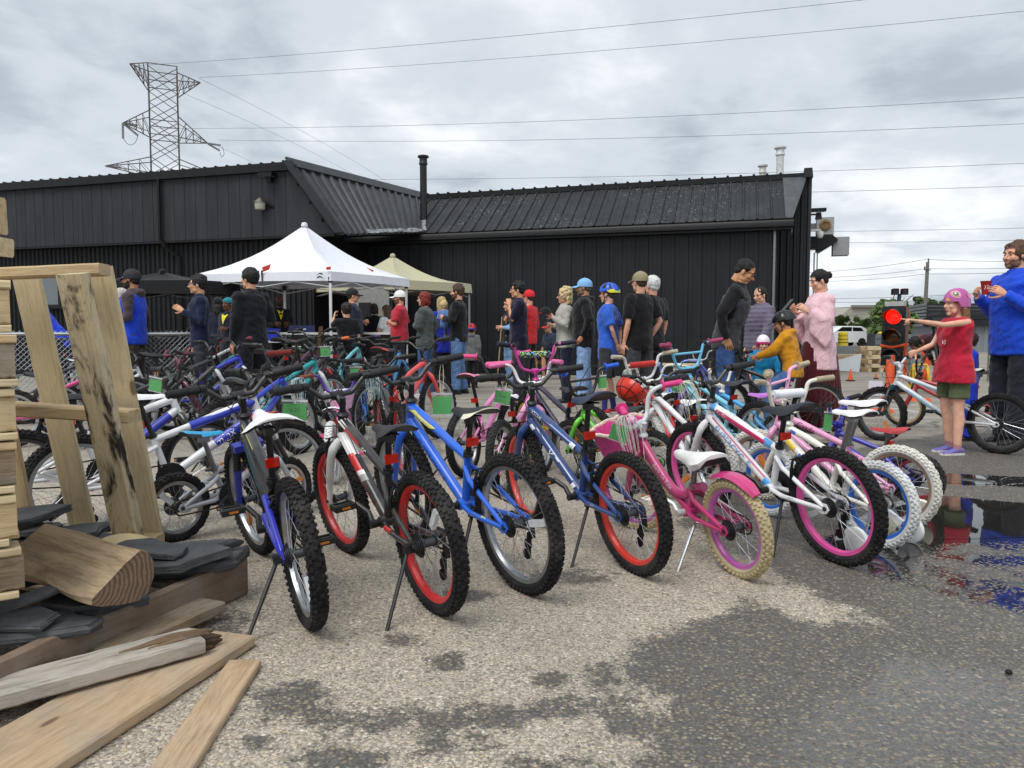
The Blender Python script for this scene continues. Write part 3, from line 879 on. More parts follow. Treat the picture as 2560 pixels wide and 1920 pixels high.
tree(2385, 738, 860, 64, 95, 'tree top showing over the grey hall roof, right of the utility pole', 4, .8, '#4f6238')
tree(2098, 790, 868, 70, 62, 'small tree close to the pink robe', 5, .7, '#60743f')
tree(2128, 815, 868, 67, 40, 'tiny shrub between the small tree and the broad tree', 6, .5)
# beige hall
o = empty('beige_hall', AT(2200, 850, 75), 0, 'plain beige flat hall in the far background', 'building')
c0, c1 = AT(2078, 868, 75), AT(2600, 868, 75); zt = AT(2130, 766, 75).z; zl = AT(2085, 812, 75).z
mb = MB(); q = [(c0.x, zl - 6), (c0.x, zl), (AT(2128, 766, 75).x, zt), (c1.x, zt), (c1.x, -1)]
q[0] = (c0.x, -1)
mb.poly([V((x, 75, z)) - o.location for x, z in q], 20, V((0, 1, 0)))
mb.build('wall', plain('#a19d92', .85, 0, 'stucco', .08, .3), o)
MB().bar(V((AT(2128, 766, 75).x, 74.9, zt)) - o.location, V((c1.x, 74.9, zt)) - o.location, .3, .25).build('parapet', plain('#7d796f', .8, 0, 'stucco'), o)
# grey hall with dark ribbed fascia: front and a receding left flank
D_ = 42.0
xc = AT(2318, 850, D_).x; x1 = AT(2900, 850, D_).x; z0, z1, z2 = -.3, AT(2400, 818, D_).z, AT(2400, 754, D_).z
o = empty('grey_hall', (xc, D_, 0), 0, 'grey metal hall with a black ribbed fascia behind the man in blue', 'building')
GHM = siding('#8c9298', .6, 0, .2)
pn_ = sheet([(0, 0), (.1, 0), (.13, .05), (.25, .05), (.28, 0), (.5, 0)], z1 - z0 + .3, 'wall_panel'); x = xc
while x < x1:
    put('wall_panel', pn_, o, Matrix.Translation(-o.location) @ frame_m((x, D_, z0), (1, 0, 0), UP), [GHM]); x += .5
LB = AT(2190, 850, 58.0); fl_ = V((LB.x - xc, LB.y - D_, 0)); nf = int(fl_.length / .5)
for k in range(nf): put('wall_panel', pn_, o, Matrix.Translation(-o.location) @ frame_m(V((xc, D_, z0)) + fl_ * ((nf - k) / nf), -fl_, UP), [GHM])
mb = MB(); mb.poly([V((0, .06, z0)), V((x1 - xc, .06, z0)), V((x1 - xc, 16, z0)), V((fl_.x + .1, fl_.y, z0))], z2 - z0 - .1, UP); mb.build('core_wall', siding('#7f8387', .6, 0, .2), o)
for k in range(7):
    zz = z1 + .12 + k * (z2 - z1 - .1) / 7
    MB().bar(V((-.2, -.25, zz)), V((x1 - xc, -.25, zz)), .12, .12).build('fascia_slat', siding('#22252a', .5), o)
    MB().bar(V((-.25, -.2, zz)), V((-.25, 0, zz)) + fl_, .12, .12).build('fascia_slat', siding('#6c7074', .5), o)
for (xa, xb, ya, yb) in ((2500, 2546, 812, 842), (2330, 2352, 818, 824)):
    a, b = AT(xa, ya, D_ - .06), AT(xb, yb, D_ - .06)
    MB().box((a + b) / 2 - o.location, (b.x - a.x, .08, a.z - b.z)).build('window', plain('#14171a', .2, 0, 'dark_glass'), o)
# utility pole with its wires
o = empty('utility_pole', (AT(2308, 860, 58).x, 58, 0), 0, 'grey wooden utility pole behind the pointing girl', 'utility pole')
hz = AT(2314, 655, 58).z
MB().tube([(0, 0, 0), (.12, 0, hz)], [.17, .12], 9).build('pole', plain('#6f6a63', .9, 0, 'weathered_pole', .25), o)
MB().bar((-.15, -.1, hz - .6), (.3, -.1, hz - .6), .07, .07).lathe([(.05, 0), (.05, .25)], 8, (-.15, -.1, hz - .6)).lathe([(.05, 0), (.05, .25)], 8, (.12, -.1, hz)).build('insulator', plain('#4a4c4e', .5, 0, 'insulator'), o)
pt = o.location
for k, (za, py2, lb) in enumerate([(hz + .2, 672, 'upper wire on the left of the utility pole'), (hz - .5, 682, 'middle wire on the left of the utility pole'), (hz - .9, 690, 'lower wire on the left of the utility pole')]):
    wire(V((pt.x, 58, za)), AT(1950, py2 + 10, 75), .3, .016, lb)
    wire(V((pt.x, 58, za)), AT(2750, 650 + k * 9, 58), .15, .016, lb.replace('left', 'right'))
for k, (a, b, lb) in enumerate([((2000, 748), (2700, 716), 'upper low wire over the far hall'), ((2000, 755), (2700, 738), 'second low wire over the far hall'), ((2000, 770), (2700, 742), 'third low wire over the far hall'), ((2060, 790), (2300, 766), 'dark cable across the beige hall')]):
    wire(AT(*a, 60), AT(*b, 56), .2, .014, lb)
# ================================================================== bicycles
MC = {}
def cached(key, fn):
    if key not in MC: MC[key] = fn()
    return MC[key]
def tyre_mesh(Ro, tr, hi):
    def f():
        mb = MB(); rc_ = Ro - tr; n = 64 if hi else 40; m = 10 if hi else 7
        rings = []
        for i in range(n):
            a = 2 * PI * i / n; ring = []
            for k in range(m):
                b = 2 * PI * k / m
                q = tr * (1 if hi else 1.0)
                r = rc_ + q * math.cos(b) * (.98 if math.cos(b) > 0 else .8); y = q * math.sin(b)
                ring.append((r * math.cos(a), y, r * math.sin(a)))
            rings.append(ring)
        mb.loft(rings, 0, False, True)
        nk = int(2 * PI * Ro / .026) if hi else int(2 * PI * Ro / .05)
        kh = .0062 if hi else .006
        for i in range(nk):
            for row, (ph, wd, ln) in enumerate(((0, .015, .012), (.62, .012, .013), (-.62, .012, .013), (1.12, .012, .011), (-1.12, .012, .011)) if hi else ((.0, .02, .022), (.75, .016, .022), (-.75, .016, .022))):
                a = 2 * PI * (i + (.5 if row in (1, 2) else 0)) / nk
                er = V((math.cos(a), 0, math.sin(a))); et = V((-math.sin(a), 0, math.cos(a)))
                nrm = er * math.cos(ph) + V((0, 1, 0)) * math.sin(ph); sd_ = et.cross(nrm)
                c = er * rc_ + nrm * (tr * .97)
                if row == 0: c += V((0, (i % 2 - .5) * .010, 0))
                p_ = [c + et * (x * ln / 2 * w_) + sd_ * (y * wd / 2 * w_) + nrm * z for z, w_ in ((-.003, 1.15), (kh, .85)) for x, y in ((-1, -1), (1, -1), (1, 1), (-1, 1))]
                mb.add(p_, [(4, 5, 6, 7), (0, 1, 5, 4), (1, 2, 6, 5), (2, 3, 7, 6), (3, 0, 4, 7)])
        return mb.mesh('tyre', [None], True, 30)
    return cached(('tyre', Ro, tr, hi), f)
def rim_mesh(Ro, tr, hi):
    def f():
        ri = Ro - 2 * tr * .86; w_ = tr * .62; n = 56 if hi else 36
        prof = [(ri + .006, w_), (ri - .012, w_ * .8), (ri - .017, 0), (ri - .012, -w_ * .8), (ri + .006, -w_), (ri + .001, 0)]
        rings = [[(r * math.cos(2 * PI * i / n), y, r * math.sin(2 * PI * i / n)) for r, y in prof] for i in range(n)]
        return MB().loft(rings, 0, False, True).mesh('rim', [None], True, 40)
    return cached(('rim', Ro, tr, hi), f)
def spoke_mesh(Ro, tr, hi):
    def f():
        ri = Ro - 2 * tr * .86 - .010; n = 28 if hi else 20; mb = MB(); rs = .0011 if hi else .0012
        for i in range(n):
            a = 2 * PI * i / n; sy = 1 if i % 2 else -1; b = a + (1.1 if (i // 2) % 2 else -1.1)
            mb.tube([(.020 * math.cos(b), sy * .028, .020 * math.sin(b)), (ri * math.cos(a), sy * .003, ri * math.sin(a))], rs, 3, cap=False)
        return mb.mesh('spokes', [None], False)
    return cached(('spk', Ro, tr, hi), f)
def hub_mesh(rear):
    def f():
        mb = MB().lathe([(.006, -.062), (.006, -.035), (.024, -.033), (.024, -.026), (.016, -.022), (.016, .022), (.024, .026), (.024, .033), (.006, .035), (.006, .062)], 10, axis='Y')
        mb.lathe([(.010, .058), (.010, .066), (.006, .068)], 6, axis='Y').lathe([(.010, -.066), (.010, -.058)], 6, axis='Y')
        if rear:
            for k in range(4): mb.lathe([(.045 - .006 * k, -.036 - .005 * k), (.045 - .006 * k, -.039 - .005 * k)], 18, axis='Y')
        return mb.mesh('hub', [None])
    return cached(('hub', rear), f)
def saddle_mesh(k, thick):
    def f():
        st = [(-.135, .050, .012, .014), (-.125, .074, .03, .012), (-.09, .082, .04, .008), (-.04, .068, .036, 0), (.01, .042, .030, -.004), (.06, .026, .026, -.006), (.105, .020, .022, -.004), (.128, .014, .014, -.008), (.134, .006, .006, -.012)]
        rings = []
        for x, hw_, th, z0 in st:
            ring = []; dr_ = th * .95; sh_ = .40 * th * thick
            for i in range(9):
                f_ = 1 - 2 * i / 8; ring.append((x * k, hw_ * f_ * k, (z0 + th * .30 - dr_ * abs(f_) ** 2.4) * k))
            for i in range(7):
                f_ = -.90 + 1.8 * i / 6; ring.append((x * k, hw_ * f_ * k, (z0 + th * .30 - dr_ * abs(f_) ** 2.4 * 1.06 - sh_ * (1 - .55 * f_ * f_)) * k))
            rings.append(ring)
        mb = MB().loft(rings)
        me = mb.mesh('saddle', [None, None, None], True, 60)
        for p_ in me.polygons:
            if p_.normal.z < -.35: p_.material_index = 2
            elif p_.center.x < -.055 * k and (p_.normal.z < .80 or abs(p_.center.y) > .05 * k): p_.material_index = 1
        return me
    return cached(('saddle', k, thick), f)
def arc(c, r, a0, a1, n, y=0.0): return [V((c[0] + r * math.cos(a0 + (a1 - a0) * i / n), y, c[2] + r * math.sin(a0 + (a1 - a0) * i / n))) for i in range(n + 1)]
def on_tube(mb, A, Bp, r, shapes, n0=V((0, 1, 0)), mi=0, lift=.0012, flip=1):   # flat print wrapped on a tube: shapes in (along, around) metres
    A, Bp = V(A), V(Bp); e1 = (Bp - A).normalized() * flip; n0 = (n0 - e1 * n0.dot(e1)).normalized(); e2 = n0.cross(e1); mid = (A + Bp) / 2
    vs, fs = shapes
    def mp(q):
        an = q[1] / r; return mid + e1 * q[0] + (n0 * math.cos(an) + e2 * math.sin(an)) * (r + lift)
    mb.add([mp(q) for q in vs], fs, mi)
def quad_print(x0, x1, y0, y1, n=6, skew=0.0):
    vs, fs = [], []
    for i in range(n + 1):
        f = i / n; y = y0 + (y1 - y0) * f
        vs += [(x0 + skew * f, y), (x1 + skew * f, y)]
    for i in range(n): fs.append((2 * i, 2 * i + 1, 2 * i + 3, 2 * i + 2))
    return vs, fs
BAXIS = V((-.326, 0, .945)); BN = V((.945, 0, .326))
SIZES = {12: (.155, .56), 14: (.180, .62), 16: (.205, .74), 18: (.232, .82), 20: (.258, .92), 24: (.300, 1.0), 26: (.335, 1.06)}
BIKES = {}
def bicycle(name, label, rear, heading, size=20, style='mtb', frame='#2a5bd0', fork=None, rim='#b9bdc1', tyre='#17171a', saddle=('#1b1c1e', None), grip='#1c1d1f',
            bar='riser', barcol='#1c1d1f', stem=None, steer=0.0, lean=-4.0, wb=None, hi=True, pad=None, prints=(), basket=None, trainers=None, fender=None, reflector=True,
            kick=True, gears=True, tassel=None, bell=None, susp=False, post=.10, pedal='#17181a', crank='#232426', flange=False, thick=1.0, cable=True, guard=None, boots=False, cat='bicycle', group='bicycles for sale in rows', saddle_tilt=0.0, sz=1.0, pside=1, sk=1.0, bsk=1.0):
    Ro, wb0 = SIZES[size]; Ro *= sz; wb = (wb or wb0 * sz); k = Ro / .258
    if size < 18: k = k * 1.06
    tr = .027 * (k if size < 20 else 1.0) if size >= 16 else .023
    root = empty(name, rear, heading, label, cat, group)
    root.rotation_euler = (R(lean), 0, heading)
    P = paint(frame); PF = paint(fork or frame); RB = rubber(tyre); BK = BLACKP(); CH = CHROME()
    RA, FA = V((0, 0, Ro)), V((wb, 0, Ro))
    BBp = V((.395 * wb, 0, Ro * 1.03 + (.02 if size < 16 else 0)))
    sdir_ = V((-.30, 0, .954)).normalized()
    stl = {'mtb': .22, 'girl': .17, 'step': .15, 'bmx': .20, 'dual': .20, 'high': .36}[style] * k
    STt = BBp + sdir_ * stl
    C_ = FA + BAXIS * (Ro + .045 * k) - BN * .035 * k
    HB = C_ + BAXIS * .015 * k; HT = HB + BAXIS * (.115 if style != 'step' else .09) * k
    hs = .021 * k ** .5
    # frame
    def fr():
        mb = MB()
        mb.tube([HB - BAXIS * .004, HB + BAXIS * .02, HT - BAXIS * .02, HT], [hs * 1.1, hs, hs, hs * 1.1], 12)
        r_dt, r_tt = .0215 * k ** .5, .0185 * k ** .5
        if style == 'step':
            pth = smooth_path([HT - BAXIS * .035 * k, HT.lerp(BBp, .28) + V((.0, 0, -.055 * k)), HT.lerp(BBp, .62) + V((-.01, 0, -.045 * k)), BBp + sdir_ * .10 * k + V((.05 * k, 0, -.012)), BBp + sdir_ * .13 * k, BBp + sdir_ * .13 * k + V((-.10 * k, 0, .03 * k))], 5)
            mb.tube(pth, r_dt * 1.12, 12); mb.tube([HB + BAXIS * .02, HB.lerp(BBp, .5) + V((0, 0, -.03 * k)), BBp], r_tt, 10)
        else:
            if style == 'girl': tt = STt - sdir_ * .06 * k
            else: tt = STt - sdir_ * .015 * k
            a = HT - BAXIS * .025 * k
            mb.tube([a, a.lerp(tt, .35) + V((0, 0, .006 * k)), a.lerp(tt, .7), tt], [r_tt * 1.15, r_tt * 1.1, r_tt, r_tt * .92], 12)
            b = HB + BAXIS * .026 * k
            mb.tube([b, b.lerp(BBp, .5), BBp], [r_dt * 1.1, r_dt * 1.12, r_dt], 12)
        mb.tube([BBp, STt, STt + sdir_ * .012], [.0165 * k ** .5, .0165 * k ** .5, .019 * k ** .5], 12)
        mb.lathe([(.024, -.036), (.024, .036)], 12, BBp, axis='Y')
        s0 = STt - sdir_ * (.05 if style != 'girl' else .07) * k if style != 'step' else BBp + sdir_ * .12 * k
        for sy in (-1, 1):
            yb = .056
            if style == 'dual': continue
            if True:
                mb.tube([s0 + V((0, sy * .014, 0)), s0.lerp(RA, .22) + V((0, sy * .042, .0)), s0.lerp(RA, .6) + V((0, sy * .05, 0)), RA + V((.012, sy * yb, .006))], [.0095, .0105, .0105, .009], 8)
                mb.tube([BBp + V((-.008, sy * .022, 0)), BBp.lerp(RA, .28) + V((0, sy * .040, -.010)), BBp.lerp(RA, .6) + V((0, sy * .052, -.006)), RA + V((.012, sy * yb, -.004))], [.0115, .012, .0115, .010], 8)
            mb.poly([RA + V((x, sy * .060, z)) for x, z in ((.05, -.012), (.03, .022), (-.006, .020), (-.020, -.004), (-.006, -.022), (.02, -.026))], .005, V((0, -sy, 0)))
        if style not in ('step', 'dual'): mb.bar(s0.lerp(RA, .24) + V((0, -.045, 0)), s0.lerp(RA, .24) + V((0, .045, 0)), .014, .014)
        return mb.mesh('frame', [None], True, 45)
    fo = put('frame', cached(('frame', style, size, sz, round(wb, 3)), fr), root, None, [P])
    if style == 'dual':
        sa = MB(); yb = .056
        for sy in (-1, 1):
            sa.tube([BBp + V((-.02, sy * .025, .03)), V((BBp.x * .75, sy * .05, Ro + .075 * k)), V((.10, sy * yb, Ro + .03)), RA + V((0, sy * yb, 0))], [.017, .018, .014, .011], 8)
            sa.tube([STt.lerp(BBp, .45) + V((-.03, sy * .02, .0)), V((BBp.x * .62, sy * .05, Ro * 1.62)), V((.05, sy * yb, Ro * 1.15)), RA + V((0, sy * yb, 0))], [.012, .013, .011, .010], 8)
            sa.poly([RA + V((x, sy * .060, z)) for x, z in ((.05, -.012), (.03, .022), (-.006, .020), (-.020, -.004), (-.006, -.022), (.02, -.026))], .005, V((0, -sy, 0)))
        sa.bar(V((BBp.x * .75, -.05, Ro + .075 * k)), V((BBp.x * .75, .05, Ro + .075 * k)), .02, .02)
        sa.build('swingarm', PF, root, True, 45)
    # prints on the frame
    for pr in prints:
        mb = MB(); kind = pr[0]
        seg = {'dt': (HB + BAXIS * .026 * k, BBp, .0225 * k ** .5 * 1.06), 'tt': (HT - BAXIS * .025 * k, STt - sdir_ * (.06 if style == 'girl' else .015) * k, .0185 * k ** .5 * 1.13), 'st': (STt, BBp, .0170 * k ** .5), 'cs': (BBp.lerp(RA, .15) + V((0, .035, -.006)), RA + V((.02, .055, -.004)), .0122)}[pr[1]]
        L_ = (seg[1] - seg[0]).length; NS = V((0, pside, 0))
        if pside < 0: seg = (seg[1], seg[0], seg[2])
        if kind == 'text':
            _, _, tx, sz_, pos_, colr, dy, sh = pr
            vs, fs = text_mesh(tx, sz_, sh, .0)
            wdt = max(v.x for v in vs) - min(v.x for v in vs)
            sc = min(1.0, L_ * .92 / wdt)
            on_tube(mb, seg[0], seg[1], seg[2], ([(v.x * sc + (pos_ - .5) * L_ * pside, v.y * sc + dy) for v in vs], fs), NS, lift=.0022)
            nm = 'lettering'
        else:
            _, _, x0, x1, y0, y1, colr, skew = pr
            on_tube(mb, seg[0], seg[1], seg[2], quad_print((x0 - .5) * L_ * pside, (x1 - .5) * L_ * pside, y0, y1, 8, skew), NS, lift=.0015)
            nm = 'decal'
        o = mb.build(nm, paint(colr, .35, .3, .12), fo, False)
    # steering assembly
    S = Matrix.Translation(C_) @ Matrix.Rotation(R(steer), 4, BAXIS) @ Matrix.Translation(-C_)
    fy = .048 if size >= 16 else .040
    def fk():
        mb = MB()
        if susp:
            mb.box(C_ - BAXIS * .012 * k, (.045, fy * 2 + .03, .030), Matrix.Rotation(R(-19), 3, 'Y'))
            for sy in (-1, 1):
                t0 = C_ + V((.01, sy * fy, 0)); ax = FA + V((0, sy * fy, 0)); m = t0.lerp(ax, .42)
                mb.tube([m, m.lerp(ax, .15), ax + BAXIS * .02, ax - BAXIS * .014], [.0195, .017, .015, .013], 10)
        else:
            for sy in (-1, 1):
                mb.tube(smooth_path([HB - BAXIS * .004 + V((0, sy * .006, 0)), C_ - BAXIS * .012 + V((.004, sy * fy * .62, .004)), C_ - BAXIS * .045 * k + V((.004, sy * fy * 1.06, 0)), C_.lerp(FA, .5) + V((.006, sy * fy * 1.10, 0)), FA + V((0, sy * fy * 1.06, .0)), FA + V((.004, sy * fy * 1.06, -.014))], 4), [.020 * k ** .5] * 8 + [.0175 * k ** .5] * 6 + [.013] * 7, 10)
        return mb.mesh('fork', [None], True, 50)
    put('fork', cached(('fork', size, sz, susp, round(wb, 3)), fk), root, S, [PF])
    if susp:
        def stn():
            mb = MB()
            for sy in (-1, 1):
                t0 = C_ + V((.01, sy * fy, 0)); ax = FA + V((0, sy * fy, 0))
                if boots: mb.tube([t0.lerp(ax, .44 * i / 20) for i in range(21)], [.019 if i % 2 else .015 for i in range(21)], 9)
                else: mb.tube([t0 + BAXIS * .02, t0.lerp(ax, .45)], .0125, 9)
            return mb.mesh('stanchion', [None])
        put('stanchion', cached(('stan', size, sz, boots, round(wb, 3)), stn), root, S, [BK if boots else CH])
    wsteps = ((RA, None, True), (FA, S, False))
    for ax, SM, rear_ in wsteps:
        M = Matrix.Translation(ax) @ Matrix.Rotation(random.random() * 6.28, 4, 'Y')
        if SM is not None: M = SM @ M
        w_ = put('wheel', rim_mesh(Ro, tr, hi), root, M, [paint(rim, .35, .2, .2) if rim[1:3].lower() not in ('b9', 'c9', 'a9') else metal(rim, .35)])
        put('tyre', tyre_mesh(Ro, tr, hi), w_, None, [RB])
        tag(put('spokes', spoke_mesh(Ro, tr, hi), w_, None, [metal('#c0c4c8', .3) if hi else metal('#9a9ea2', .4)]), kind='stuff')
        put('hub', hub_mesh(rear_), w_, None, [metal('#55575a', .45)])
        if hi:
            mbr = MB(); rr_ = (Ro - 2 * tr) * .62
            mbr.box((rr_, 0, 0), (.085, .016, .026)); mbr.build('spoke_reflector', plain('#c9cdd0' if rear_ else '#d5822a', .15, 0, 'reflector', .1) if size != 18 else plain('#d8281e', .15, 0, 'reflector'), w_)
    # headset, stem, handlebar
    STm = HT + BAXIS * .055 * k
    CL = STm + V((.045 * k, 0, .035 * k)) if bar == 'riser' else STm + V((.030 * k, 0, .015 * k))
    def stm():
        mb = MB().tube([HT, HT + BAXIS * .008, HT + BAXIS * .014, HT + BAXIS * .02], [hs * 1.3, hs * 1.3, hs, hs * .8], 12)
        mb.tube([HT + BAXIS * .01, STm, STm + BAXIS * .03 * k], [.0135, .0135, .0135], 10)
        mb.tube([STm - BAXIS * .004, CL], [.017, .016], 10).tube([CL + V((0, -.025, 0)), CL + V((0, .025, 0))], .020, 10)
        return mb.mesh('stem', [None])
    put('stem', cached(('stem', style == 'step', size, sz, round(wb, 3), bar), stm), root, S, [plain(stem or barcol, .4, .3 if stem else 0, 'stem')])
    put('headset', cached(('hset', style == 'step', size, sz, round(wb, 3)), lambda: MB().tube([HB - BAXIS * .012, HB - BAXIS * .002], hs * 1.25, 12).mesh('headset', [None])), root, S, [BK])
    bk_ = k ** .75
    if bar == 'riser':
        half = [(0, 0, 0), (0, .045, 0), (-.002, .075, .006), (-.006, .125, .05), (-.014, .165, .062), (-.045, .285, .070)]
    elif bar == 'flat': half = [(0, 0, 0), (-.004, .08, .004), (-.020, .18, .01), (-.05, .29, .014)]
    elif bar == 'bmx': half = [(0, 0, 0), (0, .05, .004), (.005, .105, .03), (.0, .15, .13), (-.004, .165, .18), (-.02, .20, .20), (-.065, .315, .215)]
    else: half = [(0, 0, 0), (0, .05, .004), (.01, .11, .03), (.0, .14, .11), (-.03, .165, .15), (-.07, .21, .16), (-.14, .285, .155)]
    half = [V(q) * bk_ for q in half]
    rb_ = .0112
    L_h = smooth_path([CL + q for q in half], 5); R_h = [V((q.x, -q.y, q.z)) for q in L_h]
    def bar_():
        mb = MB().tube(R_h[::-1] + L_h[1:], rb_, 9)
        if bar == 'bmx': mb.tube([CL + V((.0, -.148, .125)) * bk_, CL + V((.0, .148, .125)) * bk_], rb_ * .85, 8)
        return mb.mesh('handlebar', [None], True, 60)
    ho = put('handlebar', cached(('bar', bar, size, sz, style == 'step', round(wb, 3)), bar_), root, S, [paint(barcol, .35, .3, .2)])
    for sy, path in ((1, L_h), (-1, R_h)):
        e_, d_ = path[-1], (path[-1] - path[-3]).normalized(); gl = (.115 if size >= 18 else .095)
        pts = [e_ - d_ * gl] + [e_ - d_ * gl * (1 - (i + 1) / 12) for i in range(12)] + [e_ + d_ * .004]
        rr_ = [.0185 if flange else .0165] + [(.0172 if i % 2 else .0158) for i in range(12)] + [.013]
        if size < 18: rr_ = [x * .92 for x in rr_]
        mb = MB().tube(pts, rr_, 10)
        if flange: mb.tube([e_ - d_ * (gl + .004), e_ - d_ * (gl - .004)], .029, 12)
        mb.build('grip', plain(grip, .75, 0, 'rubber_grip', .2), ho)
        if size >= 20 or gears:
            q = e_ - d_ * (gl + .03); fwd = V((.05, 0, -.012))
            lv = MB().tube([q + V((.004, 0, -.004)), q + V((.034, sy * .004, -.012)), q + V((.042, 0, -.016)) + d_ * .05, q + V((.036, 0, -.018)) + d_ * .115], [.010, .0075, .005, .006], 6)
            lv.tube([q - d_ * .018, q + d_ * .010], .0165, 9)
            lv.build('brake_lever', BK if grip != '#d6cfb8' else plain('#cfc9bd', .5), ho)
            if gears and size >= 20: MB().tube([e_ - d_ * (gl + .012), e_ - d_ * (gl - .032)], [.021, .019], 10).build('shifter', BK, ho)
        if tassel:
            mb = MB(); rt_ = random.Random(int(label.__len__()) + sy)
            for i in range(22):
                a = rt_.random() * 6.28; sp_ = .02 + .03 * rt_.random(); dn = .13 + .08 * rt_.random()
                mb.tube(smooth_path([e_, e_ + d_ * .02 + V((math.cos(a) * sp_, math.sin(a) * sp_, -.01)), e_ + d_ * .03 + V((math.cos(a) * sp_ * 1.3, math.sin(a) * sp_ * 1.3, -dn * .5)), e_ + d_ * .03 + V((math.cos(a) * sp_, math.sin(a) * sp_, -dn))], 3), .0012, 3)
            tag(mb.build('tassel', plain(tassel, .35, 0, 'foil_strip', .4, 60), ho), kind='stuff')
    if pad and bar == 'bmx':
        po = MB().tube([CL + V((0, -.12, .125)) * bk_, CL + V((0, .12, .125)) * bk_], .024, 10).build('bar_pad', fabric(pad, .3) if isinstance(pad, str) else pad[0], ho)
    if bell:
        q = CL + V((0, .085, .045)) * bk_
        MB().lathe([(.001, .022), (.018, .020), (.028, .008), (.029, 0), (.02, -.004), (.012, -.02)], 14, q + V((-.02, 0, .01)), axis='X').build('bell', plain(bell, .3, 0, 'bell_plastic', .1), ho)
        MB().lathe([(.001, .024), (.012, .0225)], 12, q + V((-.046, 0, .01)), axis='X').build('bell_emblem', BK, ho) if False else None
    # front light bracket / cable loops
    if cable:
        q = L_h[-4] + V((.02, -.05, -.012)); q2 = V((R_h[-4].x + .02, R_h[-4].y + .05, R_h[-4].z - .012))
        mb = MB()
        mb.tube(smooth_path([q, q + V((.09, -.05, -.02)) * k, CL + V((.12, -.02, -.10)) * k, HB + V((.03, .022, -.01))], 6), .0024, 5)
        mb.tube(smooth_path([q2, q2 + V((.10, .06, .0)) * k, CL + V((.11, .05, -.12)) * k, HT.lerp(BBp, .12) + V((0, .025, 0)), HT.lerp(BBp, .45) + V((0, .026, .01))], 6), .0024, 5)
        o = mb.build('cable', BK, ho)
    # seat
    sp_t = STt + sdir_ * (post * k + .03)
    def spm():
        mb = MB().tube([STt - sdir_ * .03, sp_t], .0125, 10)
        mb.tube([STt - sdir_ * .004, STt + sdir_ * .016], .021 * k ** .4, 10).box(STt + V((-.022, .018, 0)), (.03, .02, .012))
        mb.box(sp_t + V((.0, 0, .004)), (.05, .03, .03)).tube([sp_t + V((-.06, .018, .020)), sp_t + V((.05, .012, .018))], .004, 6).tube([sp_t + V((-.06, -.018, .020)), sp_t + V((.05, -.012, .018))], .004, 6)
        return mb.mesh('seat_post', [None])
    put('seat_post', cached(('post', style, size, sz, post, round(wb, 3)), spm), root, None, [metal('#8d8f90', .4) if size < 18 else BK])
    ks = {12: .80, 14: .85, 16: .92, 18: .95, 20: 1.0, 24: 1.06, 26: 1.1}[size] * sk
    sm = Matrix.Translation(sp_t + V((0, 0, .045 * ks))) @ Matrix.Rotation(R(saddle_tilt), 4, 'Y')
    c1, c2 = saddle
    m1 = c1 if not isinstance(c1, str) else plain(c1, .55, 0, 'vinyl', .14, 18)
    m2 = m1 if c2 is None else (c2 if not isinstance(c2, str) else plain(c2, .55, 0, 'vinyl', .12, 18))
    so = put('saddle', saddle_mesh(ks, thick), root, sm, [m1, m2, BK])
    if reflector:
        MB().box(STt + sdir_ * (post * k * .35 + .02) + V((-.028, 0, 0)), (.016, .05, .034), Matrix.Rotation(R(-8), 3, 'Y')).build('reflector', plain('#c4200f', .12, 0, 'red_reflector', .25, 60), root)
    # drive train
    rg = .062 * min(1, k) + .012
    def crk():
        mb = MB().lathe([(.016, -.075), (.016, .06)], 10, BBp, axis='Y')
        n = 26; pr_ = []
        for i in range(n * 2):
            r = rg * (1.03 if i % 2 else .97); a = 2 * PI * i / (n * 2); pr_.append((r * math.cos(a), r * math.sin(a)))
        mb.poly([BBp + V((x, -.052, z)) for x, z in pr_], .003, V((0, -1, 0)))
        for sy, an in ((1, .6), (-1, .6 + PI)):
            e_ = BBp + V((math.cos(an) * .125 * k, sy * .085, math.sin(an) * .125 * k))
            mb.tube([BBp + V((0, sy * .064, 0)), BBp.lerp(e_, .5) + V((0, sy * .014, 0)), e_], [.013, .011, .011], 8)
            mb.lathe([(.006, 0), (.006, .10)], 8, e_ if sy < 0 else e_, axis='Y') if False else mb.tube([e_, e_ + V((0, sy * .02, 0))], .006, 6)
        return mb.mesh('crankset', [None])
    co = put('crankset', cached(('crank', size, sz, style == 'x', round(wb, 3)), crk), root, None, [plain(crank, .4, .4, 'crank_metal')])
    for sy, an in ((1, .6), (-1, .6 + PI)):
        e_ = BBp + V((math.cos(an) * .125 * k, sy * .085, math.sin(an) * .125 * k)) + V((0, sy * .055, 0))
        kp = min(1, k + .1); mb = MB()
        for x in (-.032, .032): mb.box(e_ + V((x * kp, 0, 0)), (.010, .085 * kp, .022))
        for y in (-.038, .038): mb.box(e_ + V((0, y * kp, 0)), (.066 * kp, .010, .022))
        mb.box(e_, (.02, .075 * kp, .018)); mb.box(e_ + V((.0385 * kp, 0, 0)), (.003, .034, .008), mi=1).box(e_ + V((-.0385 * kp, 0, 0)), (.003, .034, .008), mi=1)
        mb.build('pedal', [plain(pedal, .5, 0, 'pedal_plastic'), plain('#c8741e', .2, 0, 'amber_reflector')], co)
    def chn():
        mb = MB(); y = -.050; c1_ = RA; r1, r2 = .036, rg
        pts = arc(RA, r1, R(100), R(260), 6, y) + arc(BBp, r2, R(-80), R(80), 8, y); pts.append(pts[0])
        mb.tube(pts, .0042, 5, cap=False); return mb.mesh('chain', [None])
    put('chain', cached(('chain', size, sz, round(wb, 3)), chn), co, None, [metal('#4a4038', .55)])
